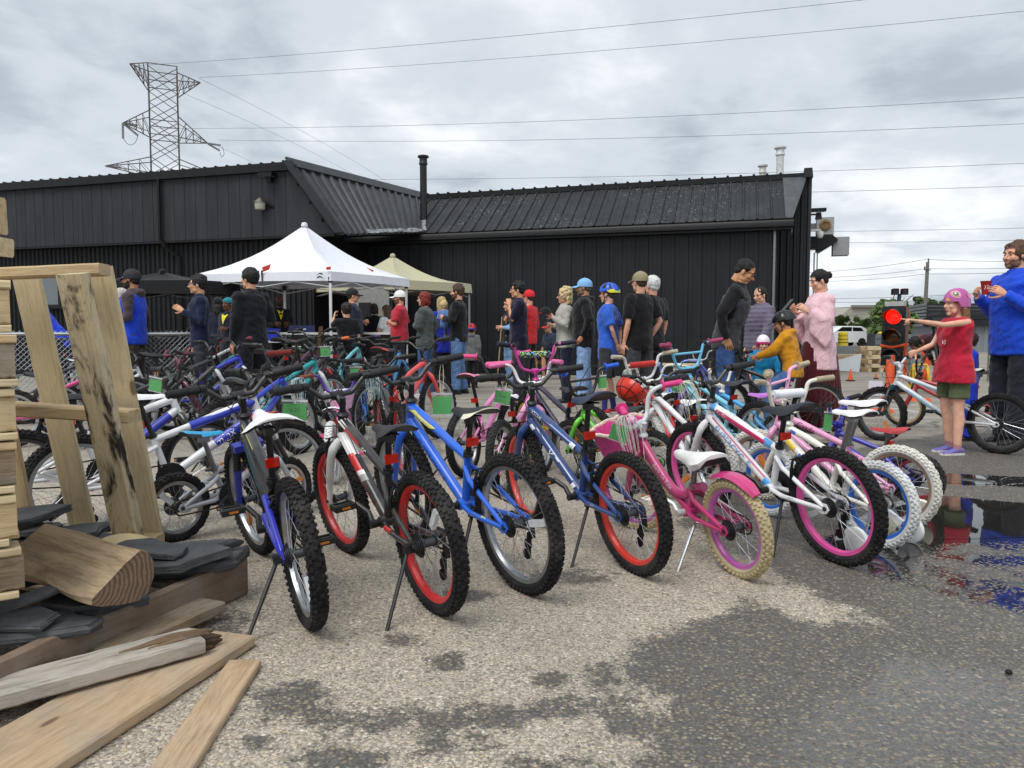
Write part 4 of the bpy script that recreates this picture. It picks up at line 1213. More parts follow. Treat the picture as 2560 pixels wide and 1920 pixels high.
    if guard:
        mb = MB(); pts = [BBp + V((x * k, -.062, z * k)) for x, z in ((.10, -.02), (.07, .075), (.0, .10), (-.10, .085), (-.34, .03), (-.36, -.02), (-.05, -.06))]
        mb.poly(pts, .006, V((0, -1, 0))); mb.build('chain_guard', paint(guard), root)
    if gears:
        mb = MB().box(RA + V((.012, -.072, -.055)), (.018, .02, .05)).lathe([(.022, -.004), (.022, .004)], 12, RA + V((.03, -.062, -.105)), axis='Y').lathe([(.022, -.004), (.022, .004)], 12, RA + V((.045, -.062, -.15)), axis='Y').bar(RA + V((.02, -.066, -.06)), RA + V((.045, -.066, -.16)), .012, .02)
        mb.build('derailleur', metal('#3a3b3d', .5), root)
    # brakes
    if size >= 18:
        def brk():
            mb = MB(); q = (STt - sdir_ * .05).lerp(RA, .42 if style == 'dual' else .36)
            for sy in (-1, 1): mb.tube([q + V((-.015, sy * .052, -.02)), q + V((-.022, sy * .056, .03)), q + V((-.010, sy * .030, .075))], [.009, .007, .006], 6).box(q + V((-.012, sy * .036, .006)), (.05, .012, .012))
            mb.tube([q + V((-.010, -.03, .075)), q + V((-.010, .05, .075))], .003, 5)
            return mb.mesh('brake', [None])
        put('brake', cached(('brk', style, size, sz, round(wb, 3)), brk), root, None, [metal('#2e2f31', .45)])
        def brf():
            mb = MB(); q = C_.lerp(FA, .2) + V((.035, 0, 0))
            for sy in (-1, 1): mb.tube([q + V((.0, sy * .05, -.02)), q + V((.012, sy * .054, .03)), q + V((.006, sy * .03, .072))], [.009, .007, .006], 6)
            mb.tube([q + V((.006, -.03, .072)), q + V((.006, .05, .072))], .003, 5)
            return mb.mesh('brake', [None])
        put('brake', cached(('brf', size, sz, round(wb, 3)), brf), root, S, [metal('#2e2f31', .45)])
    if style == 'dual':
        a_, b_ = STt.lerp(BBp, .15) + V((-.02, 0, -.02)), V((BBp.x * .72, 0, Ro + .13))
        mb = MB(); pts = []
        for i in range(60):
            f = i / 59; an = f * 2 * PI * 5.5; c = a_.lerp(b_, .15 + .7 * f); pts.append(c + V((math.cos(an) * .022, math.sin(an) * .022, 0)))
        mb.tube(pts, .0045, 5); mb.tube([a_, b_], .009, 8); mb.tube([a_.lerp(b_, .08), a_.lerp(b_, .15)], .03, 12).tube([a_.lerp(b_, .85), a_.lerp(b_, .92)], .03, 12)
        mb.build('shock_spring', metal('#5d5648', .4), root)
    if kick:
        q = BBp.lerp(RA, .22) + V((0, .02, -.02)) if kick == 'mid' else BBp.lerp(RA, .93) + V((0, .07, -.01))
        ft = V((q.x + (-.05 if kick == 'mid' else -.10), .20 + .03 * k, .012 - math.tan(R(lean)) * .02)) if kick != 'mid' else V((q.x - .12 * k, .21, .016))
        MB().tube([q, ft, ft + V((.0, .03, -.004))], [.008, .0065, .006], 7).box(q, (.03, .03, .03)).build('kickstand', BK if size >= 18 else CH, root)
    if fender:
        mb = MB(); n = 12; a0, a1 = fender[1], fender[2]; rf = Ro + .022
        rings = []
        for i in range(n + 1):
            a = R(a0 + (a1 - a0) * i / n); er = V((math.cos(a), 0, math.sin(a)))
            wf_ = .034 * (1 - .4 * max(0, (i / n - .8) / .2))
            rings.append([RA + er * (rf - .010) + V((0, -wf_, 0)), RA + er * (rf + .006) + V((0, -wf_ * .6, 0)), RA + er * (rf + .010), RA + er * (rf + .006) + V((0, wf_ * .6, 0)), RA + er * (rf - .010) + V((0, wf_, 0)), RA + er * (rf + .002)])
        mb.loft(rings); mb.build('fender', paint(fender[0]), root)
    if trainers:
        for sy in (-1, 1):
            c = V((-.03, sy * .19, .062))
            tw_ = MB().lathe([(.012, -.014), (.050, -.014), (.062, -.010), (.062, .010), (.050, .014), (.012, .014)], 18, c, axis='Y').build('training_wheel', plain(trainers, .6, 0, 'hard_plastic', .15), root)
            MB().tube([RA + V((0, sy * .065, 0)), RA + V((-.02, sy * .09, -.05)), V((-.03, sy * .13, .085)), c], .008, 6).build('bracket', metal('#8a8d90', .4), tw_)
    if basket:
        bo = basket_part(root, S, CL, k * bsk, basket)
    BIKES[name + label[:18]] = dict(root=root, CL=CL, Lg=L_h[-1], Rg=R_h[-1], S=S, k=k, seat=sp_t, Lh=L_h, Rh=R_h)
    return BIKES[name + label[:18]]
def basket_part(root, S, CL, k, cols):
    body, rim_, n = cols[0], cols[1], 30
    c0 = CL + V((.095 * k + .01, 0, -.005)); mb = MB(); h = .15 * k
    def ring(z, a, b, dr=0.0, ribs=0.0):
        o = []
        for i in range(n):
            t_ = 2 * PI * i / n; cx, sy = math.cos(t_), math.sin(t_)
            x = a * math.copysign(abs(cx) ** .7, cx); y = b * math.copysign(abs(sy) ** .7, sy)
            f = 1 + dr + (ribs if i % 3 == 0 else 0)
            o.append(c0 + V((x * f, y * f, z)))
        return o
    rings = []
    for i in range(9):
        f = i / 8; rings.append(ring(-h + h * f * 1.0, .062 * k + .030 * k * f, .085 * k + .042 * k * f, .012 * (i % 2), .03))
    inner = [ring(-h + h * f * 1.0, .055 * k + .030 * k * f, .078 * k + .042 * k * f) for f in (1, .5, .06)]
    mb.loft(rings + inner)
    o = put('basket', mb.mesh('basket', [plain(body, .6, 0, 'woven_plastic', .25, 40)], True, 40), root, S)
    rm = MB(); rg_ = [q + V((0, 0, .004)) for q in ring(0, .096 * k, .131 * k)]; pts = []
    for i in range(n):
        for j in range(2): pts.append(rg_[i].lerp(rg_[(i + 1) % n], j / 2) + V((0, 0, .004 * math.sin(i * 2 + j))))
    pts.append(pts[0]); rm.tube(pts, [.0085 + .0025 * (i % 2) for i in range(len(pts))], 7, cap=False)
    rm.build('rim', plain(rim_, .8, 0, 'braided_cord', .25, 60), o)
    return o
def grip_world(b, side='Lg', along=0.0):
    r = b['root']
    M = Matrix.Translation(r.location) @ r.rotation_euler.to_matrix().to_4x4() @ b['S']
    e_, c = b[side], b['CL']
    return M @ (e_.lerp(V((e_.x * .6 + c.x * .4, e_.y * .6, e_.z)), along))
def proj(q):
    q = V(q) - V((0, 0, CAMH)); f = q.y * math.cos(PITCH) - q.z * math.sin(PITCH); u_ = q.y * math.sin(PITCH) + q.z * math.cos(PITCH)
    return 1280 + FPX * q.x / f, 960 - FPX * u_ / f
def nearest_bar(px, py, D=None):                  # the handlebar point seen closest to a photo pixel
    best = None
    for b in BIKES.values():
        r = b['root']; M = Matrix.Translation(r.location) @ r.rotation_euler.to_matrix().to_4x4() @ b['S']
        for h_ in (b['Lh'], b['Rh']):
            for q in h_[-11:-2]:
                w_ = M @ q; x, y = proj(w_); e_ = (x - px) ** 2 + (y - py) ** 2 + (0 if D is None else ((w_.y - D) * 60) ** 2)
                if best is None or e_ < best[0]: best = (e_, w_)
    return best[1]
TAGG = plain('#2f9a3c', .55, 0, 'green_card', .06, 30)
def price_tag(at, size, face, label, drop=.05, swing=0.0, lines=None, cord='#d8cfb4'):
    w_, h_ = size
    o = empty('price_tag', at, face, label, 'tag', 'green tags hung on the bicycles')
    o.rotation_euler = (0, swing, face)
    MB().box((0, 0, -drop - h_ / 2), (w_, .0016, h_)).build('card', TAGG, o)
    sl_ = NT('clear_vinyl') if 'vin' not in MATS else None
    if sl_:
        sl_.principled((.85, .87, .88), .12, Alpha=.04); MATS['vin'] = sl_.m
        s2 = NT('vinyl_edge'); s2.principled((.62, .65, .66), .25); MATS['vin2'] = s2.m
    MB().box((0, -.003, -drop - h_ / 2 + .008), (w_ + .012, .0008, h_ + .03)).build('sleeve', MATS['vin'], o)
    MB().box((0, -.0016, -drop + .012), (w_ + .012, .002, .008)).box((0, -.0016, -drop - h_ - .004), (w_ + .012, .002, .003)).build('sleeve_edge', MATS['vin2'], o)
    MB().tube(smooth_path([(-.004, 0, -drop + .012), (-.010, 0, -drop * .4), (0, .012, .018), (.010, 0, -drop * .4), (.004, 0, -drop + .012)], 4), .0016, 5).build('string', plain(cord, .8, 0, 'string'), o)
    if lines:
        mb = MB(); rr = random.Random(len(label))
        for i in range(int(w_ / .008)):
            x = -w_ * .44 + i * .008
            if x < w_ * .44: mb.box((x, -.0012, -drop - h_ * .80), (.0012, .0006, h_ * (.10 + .12 * rr.random())))
        vs, fs = text_mesh(lines, h_ * .34, .2)
        mb.add([(v.x, -.0014, -drop - h_ * .40 + v.y) for v in vs], fs)
        mb.build('handwriting', plain('#16281a', .6, 0, 'ink'), o)
    return o
# ------------------------------------------------------------------ the front row
H_ = R
bk1 = bicycle('bicycle', 'blue suspension bicycle with a big white saddle, leftmost of the front row', G(776, 1562), H_(118), 20, 'dual', '#16181c', '#2630b4', '#b9bdc1', saddle=('#e4e6e8', '#e4e6e8'), bar='riser', susp=True, boots=True, post=.17, wb=.98, thick=1.3, sk=1.35, lean=-7, steer=10, saddle_tilt=-4,
    prints=(('decal', 'tt', .0, 1.0, -.050, .050, '#17191d', .0), ('decal', 'tt', .06, .6, -.016, .002, '#1a8ea0', .0), ('decal', 'tt', .08, .5, .004, .010, '#d9d24a', 0), ('decal', 'dt', .05, .95, -.055, .055, '#17191d', 0), ('decal', 'dt', .1, .6, -.012, .006, '#1a8ea0', .0), ('decal', 'st', .0, .7, -.05, .05, '#141518', 0)))
bk2 = bicycle('bicycle', 'white, red and black bicycle with red rear rim, second of the front row', G(1092, 1528), H_(122.5), 20, 'mtb', '#2a2727', '#e8e8e6', '#c41f22', saddle=('#1d1d20', None), bar='riser', post=.11, wb=.90, lean=-7, steer=4,
    prints=(('decal', 'dt', .0, .30, -.072, .072, '#ececea', 0), ('decal', 'tt', .0, .34, -.066, .066, '#ececea', 0), ('decal', 'tt', .14, .44, -.012, .010, '#c8242a', .02), ('decal', 'dt', .22, .42, -.030, .030, '#c8242a', .03), ('decal', 'dt', .42, .47, -.034, .034, '#e6e6e6', .03), ('decal', 'dt', .47, .54, -.034, .034, '#9a9a9c', .03),
            ('text', 'dt', 'SUPERCYCLE', .042, .56, '#d9343a', -.012, .25), ('text', 'tt', 'SC', .034, .58, '#e8e8e8', 0, .3), ('decal', 'cs', .05, .3, -.014, .014, '#c8242a', 0)))
bk3 = bicycle('bicycle', 'bright blue bicycle with silver rims and cream and black saddle, third of the front row', G(1310, 1478), H_(124), 20, 'mtb', '#1f66dc', '#1f66dc', '#b9bdc1', saddle=('#1d1e20', '#dedbc2'), bar='riser', post=.12, wb=.98, lean=-7, steer=3, sz=1.06, kick='mid', thick=1.15,
    prints=(('text', 'dt', 'SUPERCYCLE', .046, .48, '#12327e', -.006, .25), ('decal', 'tt', .04, .42, -.004, .016, '#d8d668', .05), ('text', 'tt', 'SURGE', .026, .30, '#f0efe0', .002, .2), ('decal', 'cs', .5, .62, -.012, .012, '#d8d668', 0)))
bk4 = bicycle('bicycle', 'dark blue bicycle with red rims and navy saddle, fourth of the front row', G(1590, 1432), H_(116), 20, 'mtb', '#1d3f7c', '#1d3f7c', '#d2342a', saddle=('#1d2c46', None), bar='riser', post=.19, wb=.97, lean=-7, steer=-6, kick='mid', saddle_tilt=6,
    prints=(('text', 'tt', 'XTERM', .030, .16, '#e6ebf2', .002, .25), ('decal', 'tt', .78, .86, -.02, .02, '#e6ebf2', .01), ('decal', 'tt', .3, .8, .012, .018, '#9fb2d6', 0), ('decal', 'dt', .05, .12, -.02, .016, '#e6ebf2', .02), ('text', 'dt', 'LIMIT', .060, .46, '#dfe5ee', -.002, .4), ('decal', 'dt', .86, .91, -.02, .02, '#e6ebf2', .01), ('text', 'cs', 'SUPERCYCLE', .014, .45, '#dfe5ee', 0, .2), ('decal', 'dt', .16, .86, .020, .025, '#c9d3e4', 0)))
bk5 = bicycle('bicycle', 'magenta pink small bicycle with wicker basket, cream tyres and white saddle', G(1850, 1440), H_(112), 16, 'step', '#b9316f', '#b9316f', '#b55aa8', tyre='#b3a582', saddle=('#dfdfdd', '#dfdfdd'), grip='#d03a80', bar='cruiser', barcol='#c9ccd0', stem='#c9ccd0', post=.09, wb=.80, lean=-7, steer=26, kick='mid', gears=False, flange=True, thick=3.6, sk=1.2, reflector=False, bsk=1.4,
    tassel='#cdd6c4', bell='#e39ac8', fender=('#c53a78', 62, 132), pedal='#e7e2d8', basket=('#d0468f', '#d8bfb0'), cable=False, guard='#f0eeee', crank='#c2c5c8',
    prints=(('text', 'dt', 'Born To Ride', .030, .5, '#c9c2c8', .008, .2),))
bk6 = bicycle('bicycle', 'white and pink bicycle with pink rims, sixth of the front row', G(2098, 1408), H_(113), 20, 'mtb', '#e9ebee', '#e9ebee', '#d84f9a', saddle=('#1f1f2b', '#17171d'), bar='riser', post=.12, wb=.97, lean=-7, steer=2, kick='mid', saddle_tilt=4, sk=1.12,
    prints=(('text', 'dt', 'SUPERCYCLE', .050, .42, '#3f8fd0', -.002, .2), ('decal', 'dt', .06, .9, .020, .028, '#b01f58', 0), ('decal', 'tt', .10, .82, -.020, .012, '#c41f5e', .02), ('text', 'tt', 'Fly Girl', .028, .22, '#f5f0f4', -.003, .2), ('decal', 'tt', .82, .92, -.028, .028, '#4d9bdc', 0), ('decal', 'tt', .03, .10, -.03, .03, '#4d9bdc', 0), ('decal', 'dt', .90, .97, -.03, .03, '#3d97d8', 0), ('text', 'cs', 'SUPERCYCLE', .014, .45, '#5a3a8e', 0, .2)))
bk7 = bicycle('bicycle', 'small white bicycle with blue rims, white tyres and blue flowers on its saddle', G(2196, 1366), H_(116), 14, 'mtb', '#e6e4dc', '#e6e4dc', '#2468c8', tyre='#cfd2d2', saddle=('#eceef0', None), grip='#a89c84', bar='bmx', barcol='#ddd8cc', stem='#d0ccc0', pad='#dfe1ee', post=.20, wb=.70, lean=-1, thick=2.0, gears=False, trainers='#e2e4e4', kick=False, reflector=False, cable=False, sz=1.12,
    prints=(('decal', 'dt', .08, .26, -.02, .02, '#e6c94a', .0), ('decal', 'tt', .1, .2, -.01, .01, '#3a66c4', 0), ('decal', 'dt', .36, .44, -.012, .012, '#3a66c4', 0)))
bk8 = bicycle('bicycle', 'pale pink candy bicycle with white tyres beside the puddle', G(2242, 1318), H_(126), 16, 'mtb', '#e6a3c8', '#e6a3c8', '#8c7468', tyre='#d6d4cc', saddle=('#e6e4ea', None), grip='#b0a48c', bar='bmx', barcol='#e9a9cc', stem='#d7d2c8', post=.20, wb=.84, lean=-1, thick=2.0, gears=False, flange=True, trainers='#d9d4b8', kick=False, reflector=False, cable=False, steer=12, sz=1.04,
    prints=(('text', 'tt', 'Candy', .044, .42, '#7a1f3c', -.002, .1), ('decal', 'tt', .06, .16, -.012, .012, '#d8cf6a', 0)))
# ------------------------------------------------------------------ left of the front row
bk9 = bicycle('bicycle', 'tiny silver bicycle with blue and black saddle behind the leaning pallet', G(446, 1352), H_(50), 12, 'bmx', '#a8adb3', '#a8adb3', '#b9bdc1', saddle=('#2f9fd0', '#141416'), grip='#1a1a1c', bar='bmx', barcol='#141416', stem='#141416', pad='#a8332a', post=.20, wb=.62, lean=-3, gears=False, kick=False, reflector=False, cable=False, steer=10, sz=1.06, pside=-1,
    prints=(('decal', 'dt', .3, .5, -.02, .02, '#c25a2a', 0), ('decal', 'tt', .4, .7, -.01, .01, '#d0b64a', 0)))
bk10 = bicycle('bicycle', 'white and royal blue bicycle standing right behind the leaning pallet', G(205, 1352), H_(36), 20, 'mtb', '#e7e9ee', '#1e2024', '#8f9397', saddle=('#e9eaee', '#2b2d35'), bar='riser', post=.15, wb=1.02, lean=-4, steer=4, susp=True, sz=1.0, kick=False, pside=-1,
    prints=(('decal', 'tt', .0, .66, -.03, .045, '#2036b8', .0), ('decal', 'dt', .0, .5, -.05, .05, '#2036b8', .0), ('text', 'dt', 'minx', .060, .40, '#f4f5f8', .0, .2)))
bk11 = bicycle('bicycle', 'black bicycle whose rear wheel stands behind the pallet stack', G(55, 1330), H_(40), 20, 'mtb', '#e2e4e8', '#24262c', '#3a3b3e', saddle=('#26272b', '#c8cace'), bar='riser', post=.14, lean=-4, kick=False, pside=-1,
    prints=(('decal', 'dt', .1, .6, -.04, .04, '#2a36a8', .0),))
# ------------------------------------------------------------------ second row and beyond: rear contact pixel, heading, look
LOW = dict(hi=False, lean=-4)
ROWS = [
 # (px, py, heading, size, style, frame, fork, rim, tyre, saddle, grip, bar, barcol, label, extras)
 (838, 1205, 96, 16, 'step', '#d673a8', '#d673a8', '#c9ccd0', '#dfe0e0', ('#ece6e4', None), '#7a4a38', 'cruiser', '#54329a', 'pink child bicycle with white tyres and dotted saddle in the second row', dict(trainers='#c9c7bd', pedal='#e05a94', gears=False, basket=('#e7b9dd', '#f0ece8'), tassel='#bcd8de', flange=True, kick=False, cable=False)),
 (938, 1130, 62, 24, 'mtb', '#e0504c', '#e0504c', '#9a9ea2', '#1d1d20', ('#1b1c1e', '#c8302c'), '#1b1c1e', 'riser', '#1b1c1e', 'coral red bicycle with sloping top tube in the second row', dict(post=.22, kick=False)),
 (1010, 1190, 108, 20, 'mtb', '#26282c', '#26282c', '#c41f22', '#1b1b1e', ('#1c1d20', '#d04a48'), '#1b1c1e', 'riser', '#1b1c1e', 'dark grey bicycle with white lettering between the second and third front bicycles', dict(prints=(('text', 'dt', 'CCM', .05, .4, '#e8e8e8', 0, .2),))),
 (905, 1110, 100, 16, 'mtb', '#2f78d8', '#2f78d8', '#c9ccd0', '#1d1d20', ('#232428', None), '#1b1c1e', 'bmx', '#2b2c30', 'small light blue bicycle behind the white and red one', dict(gears=False)),
 (1165, 1190, 66, 18, 'mtb', '#e58ac0', '#e58ac0', '#c9ccd0', '#1d1d20', ('#e58aa8', '#e07a9a'), '#d84f88', 'bmx', '#1c1c20', 'rose pink bicycle with pink padded saddle behind the bright blue one', dict(pad='#e0669a', post=.24, gears=False, trainers=None, flange=True)),
 (1262, 1235, 70, 18, 'mtb', '#e79ccb', '#e79ccb', '#c9ccd0', '#2a2a2d', ('#eceaf2', '#d9d6ea'), '#d06a9a', 'cruiser', '#e4e4e6', 'light pink bicycle with white and lilac saddle behind the dark blue one', dict(post=.12, gears=False)),
 (1490, 1205, 118, 20, 'bmx', '#2a2140', '#b8308c', '#d4cf3a', '#1d1d20', ('#26272c', None), '#1d2030', 'bmx', '#c43a94', 'dark bicycle with purple handlebar, speckled pad and yellow rims', dict(pad=('SPLAT',), gears=False, pedal='#d8d23c', steer=-8)),
 (1640, 1240, 128, 16, 'mtb', '#64c832', '#64c832', '#c9ccd0', '#1d1d20', ('#26272c', None), '#2a62d2', 'bmx', '#1b1c1e', 'lime green small bicycle with blue grips', dict(gears=False, flange=True, kick=False)),
 (1745, 1190, 112, 18, 'mtb', '#c2232a', '#b41c22', '#9a9ea2', '#1d1d20', ('#dedee0', '#cfcfd2'), '#b3aa94', 'bmx', '#d9dadb', 'red bicycle with patterned white saddle and red handlebar pad', dict(pad='#b8312c', gears=False, post=.2)),
 (1700, 1130, 100, 16, 'step', '#dcdcd8', '#dcdcd8', '#c9ccd0', '#cfcfca', ('#e4e4e0', None), '#d7d2c4', 'cruiser', '#e3e1da', 'small off white bicycle with a curved white handlebar', dict(gears=False, tassel='#cfe0cc', kick=False, cable=False)),
 (1790, 1105, 118, 16, 'mtb', '#6f95e4', '#6f95e4', '#c9ccd0', '#1d1d20', ('#c9cbe2', None), '#8c94b8', 'cruiser', '#6f95e4', 'periwinkle blue small bicycle in the third row', dict(gears=False, kick=False)),
 (1905, 1180, 118, 20, 'mtb', '#7fd0e2', '#7a4fb0', '#c9ccd0', '#1d1d20', ('#2a2a30', None), '#9a3a5e', 'bmx', '#6cc0e4', 'turquoise bicycle with sky blue handlebar and burgundy grips', dict(gears=False, flange=True, pad=None)),
 (1960, 1165, 122, 16, 'mtb', '#4aa8e2', '#4aa8e2', '#c9ccd0', '#1d1d20', ('#b873c8', '#a85ab8'), '#d9d3c4', 'cruiser', '#e5e3dc', 'light blue small bicycle with a purple flowered saddle', dict(gears=False, kick=False)),
 (1790, 1250, 108, 18, 'mtb', '#e7e8ec', '#e7e8ec', '#c9ccd0', '#d8d8d4', ('#ececee', None), '#1d1d20', 'riser', '#1d1d20', 'white bicycle with white tyres squeezed between the pink and the white front bicycles', dict(gears=False, kick=False)),
 (2290, 1262, 134, 12, 'mtb', '#3a3aa8', '#3a3aa8', '#8a2a2a', '#232326', ('#b03438', '#8e2a30'), '#1d1d20', 'bmx', '#2a2a9a', 'small indigo bicycle with a red saddle behind the candy pink one', dict(gears=False, kick=False)),
 # left cluster
 (640, 1120, 62, 24, 'mtb', '#1d9aa0', '#e4e6e8', '#9a9ea2', '#1d1d20', ('#1f2022', None), '#1b1c1e', 'riser', '#1b1c1e', 'teal bicycle in the thick of the left cluster', dict(post=.2)),
 (560, 1180, 70, 20, 'mtb', '#2540c0', '#dfe1e4', '#c9ccd0', '#1b1b1e', ('#1f2022', None), '#1b1c1e', 'bmx', '#17181a', 'blue and white bicycle with black high handlebar and lettered pad', dict(pad='#6a2018', susp=True)),
 (690, 1060, 70, 26, 'mtb', '#4a1f44', '#c9ccd0', '#9a9ea2', '#1b1b1e', ('#1f2022', None), '#1b1c1e', 'riser', '#1b1c1e', 'plum coloured bicycle with black and white front shock', dict(susp=True, post=.2)),
 (735, 1095, 80, 24, 'mtb', '#33272a', '#b8282e', '#9a9ea2', '#1b1b1e', ('#1f2022', None), '#d2682e', 'riser', '#1b1c1e', 'dark bicycle with red fork and orange grips in the left cluster', dict(post=.2)),
 (600, 1035, 60, 26, 'mtb', '#1f2226', '#1f2226', '#9a9ea2', '#1b1b1e', ('#1f2022', None), '#1b1c1e', 'riser', '#1b1c1e', 'black bicycle with tall saddle in front of the man in the navy jacket', dict(post=.24)),
 (500, 1030, 58, 26, 'mtb', '#2a8fa0', '#2a8fa0', '#9a9ea2', '#1b1b1e', ('#1f2022', None), '#1b1c1e', 'flat', '#58c4d4', 'blue green bicycle with a turquoise handlebar', dict(post=.24, bell='#d84fa0')),
 (430, 1075, 50, 24, 'mtb', '#3036c0', '#e6e7ea', '#9a9ea2', '#1b1b1e', ('#1f2022', None), '#8e2f40', 'riser', '#17181a', 'violet blue bicycle with dark red grips beside the leaning pallet', dict(post=.16)),
 (455, 1010, 40, 26, 'mtb', '#b9bdc2', '#b9bdc2', '#9a9ea2', '#1b1b1e', ('#1f2022', None), '#1b1c1e', 'flat', '#b9bdc2', 'silver bicycle with a pale handlebar below the man in the blue vest', dict(post=.2)),
 (330, 1100, 46, 24, 'mtb', '#1d2026', '#c9ccd0', '#9a9ea2', '#1b1b1e', ('#1f2022', None), '#1b1c1e', 'riser', '#1b1c1e', 'black bicycle with pale fork right of the leaning pallet', dict(post=.16)),
 (240, 1120, 44, 20, 'mtb', '#2b2d31', '#5a2238', '#c9ccd0', '#1b1b1e', ('#2a2b30', None), '#7a2a4a', 'riser', '#5a2238', 'charcoal bicycle with wine red handlebar seen between the pallet boards', dict(post=.16)),
 (150, 1085, 42, 20, 'mtb', '#cfd2d6', '#2a2c30', '#9a9ea2', '#1b1b1e', ('#2a2b30', '#c9cbd0'), '#1b1c1e', 'riser', '#1b1c1e', 'pale grey bicycle with a grey and black saddle left of the pallet', dict(post=.2)),
 (60, 1060, 42, 24, 'mtb', '#25272c', '#25272c', '#9a9ea2', '#1b1b1e', ('#2a2b30', None), '#1b1c1e', 'riser', '#1b1c1e', 'black bicycle at the far left edge', dict(post=.2)),
 (110, 1025, 44, 26, 'mtb', '#8a9096', '#8a9096', '#9a9ea2', '#1b1b1e', ('#2a2b30', None), '#1b1c1e', 'bmx', '#9aa0a6', 'grey bicycle with a curved bar before the chain link fence', dict(post=.2)),
 (30, 1120, 44, 20, 'mtb', '#d04a8a', '#3a58b8', '#c9ccd0', '#1b1b1e', ('#2a2b30', None), '#e06aa2', 'riser', '#1b1c1e', 'pink and blue bicycle low at the left edge', dict(post=.1)),
 (300, 1030, 48, 26, 'mtb', '#1f2024', '#1f2024', '#9a9ea2', '#1b1b1e', ('#1f2022', None), '#1b1c1e', 'riser', '#17181a', 'black bicycle in front of the person in the bright blue hoodie', dict(post=.2)),
 (380, 985, 46, 26, 'mtb', '#6a2430', '#6a2430', '#9a9ea2', '#1b1b1e', ('#1f2022', None), '#1b1c1e', 'flat', '#17181a', 'maroon bicycle at the back of the left cluster', dict(post=.2)),
 (760, 1010, 58, 26, 'mtb', '#22302c', '#22302c', '#9a9ea2', '#1b1b1e', ('#1f2022', None), '#1b1c1e', 'flat', '#17181a', 'dark green bicycle under the white canopy edge', dict(post=.22)),
 (820, 1045, 72, 26, 'mtb', '#6fc0c8', '#d7d9dc', '#9a9ea2', '#1b1b1e', ('#1f2022', None), '#5a3a6a', 'flat', '#17181a', 'pale teal bicycle with purple tipped grips', dict(post=.22)),
 (895, 1035, 76, 24, 'mtb', '#232428', '#232428', '#9a9ea2', '#1b1b1e', ('#1f2022', None), '#1b1c1e', 'riser', '#17181a', 'black bicycle left of the woman in the grey fleece', dict(post=.22)),
 (960, 1030, 80, 24, 'mtb', '#2f86c8', '#2f86c8', '#9a9ea2', '#1b1b1e', ('#2c2d31', None), '#1b1c1e', 'riser', '#17181a', 'blue bicycle right in front of the woman in the grey fleece', dict(post=.2)),
]
sm_ = NT('speckled_pad'); pc = sm_.coord()
vc_ = sm_.voro(pc, 95, 'F1', 'Color'); ss_ = sm_.n('ShaderNodeSeparateColor'); sm_.l(vc_, ss_.inputs[0])
SPLAT = sm_.principled(sm_.ramp(ss_.outputs[0], [(0, (.01, .01, .015)), (.45, (.02, .02, .03)), (.5, (.05, .25, .65)), (.7, (.35, .6, .08)), (.85, (.75, .75, .1)), (1, (.4, .1, .5))], 'CONSTANT'), .6)
RB_ = []
for i, (px, py, hd, szz, stl_, fc, fk_, rm_, ty_, sd2, gp_, br_, bc_, lb_, ex) in enumerate(ROWS):
    ex = dict(ex)
    if ex.get('pad') == ('SPLAT',): ex['pad'] = (SPLAT,)
    random.seed(i + 11)
    kw = dict(LOW); kw.update(ex)
    if 'kick' not in ex: kw['kick'] = True
    if px > 1100 or py > 1150: kw['hi'] = szz >= 16
    kw['pside'] = -1 if hd < 88 else 1
    RB_.append(bicycle('bicycle', lb_, G(px, py), H_(hd), szz, stl_, fc, fk_, rm_, ty_, sd2, gp_, br_, bc_, **kw))
# ------------------------------------------------------------------ bicycles of the riders on the right
bkG = bicycle('bicycle', 'white mountain bicycle with green fork held by the girl in the red top', G(2497, 1134), R(128), 20, 'mtb', '#dfe3e6', '#1f4a48', '#3a3b3e', saddle=('#d9d8d4', '#26272b'), bar='riser', barcol='#c9ccd0', grip='#1c1d20', susp=True, post=.16, wb=1.0, lean=-2, steer=-6, kick=False, group='bicycles of the riders', sz=.98,
    prints=(('decal', 'tt', .15, .8, -.006, .008, '#8fb8cf', .02), ('decal', 'dt', .2, .8, -.01, .01, '#9cc4d8', .02)))
bkR = bicycle('bicycle', 'red child bicycle half hidden behind the white mountain bicycle', G(2520, 1085), R(140), 16, 'mtb', '#b3202a', '#b3202a', '#a08a60', saddle=('#1d1e20', None), bar='bmx', barcol='#1c1d20', post=.2, lean=-2, gears=False, kick=False, group='bicycles of the riders', wb=.95, hi=False)
bkY = bicycle('bicycle', 'dark bicycle ridden by the boy in the yellow hoodie', G(2045, 1085), R(150), 20, 'mtb', '#1f2226', '#1f2226', '#c9ccc8', saddle=('#1d1e20', None), bar='riser', post=.12, lean=0, kick=False, group='bicycles of the riders', hi=False)
bkT = bicycle('bicycle', 'small bicycle with silver bar and dark grip by the wall behind the man looking down', G(1790, 1000), R(95), 16, 'mtb', '#2a3a8c', '#2a3a8c', '#9a9ea2', saddle=('#1d1e20', None), bar='cruiser', barcol='#b9bdc1', post=.2, gears=False, kick=True, group='bicycles of the riders', hi=False)
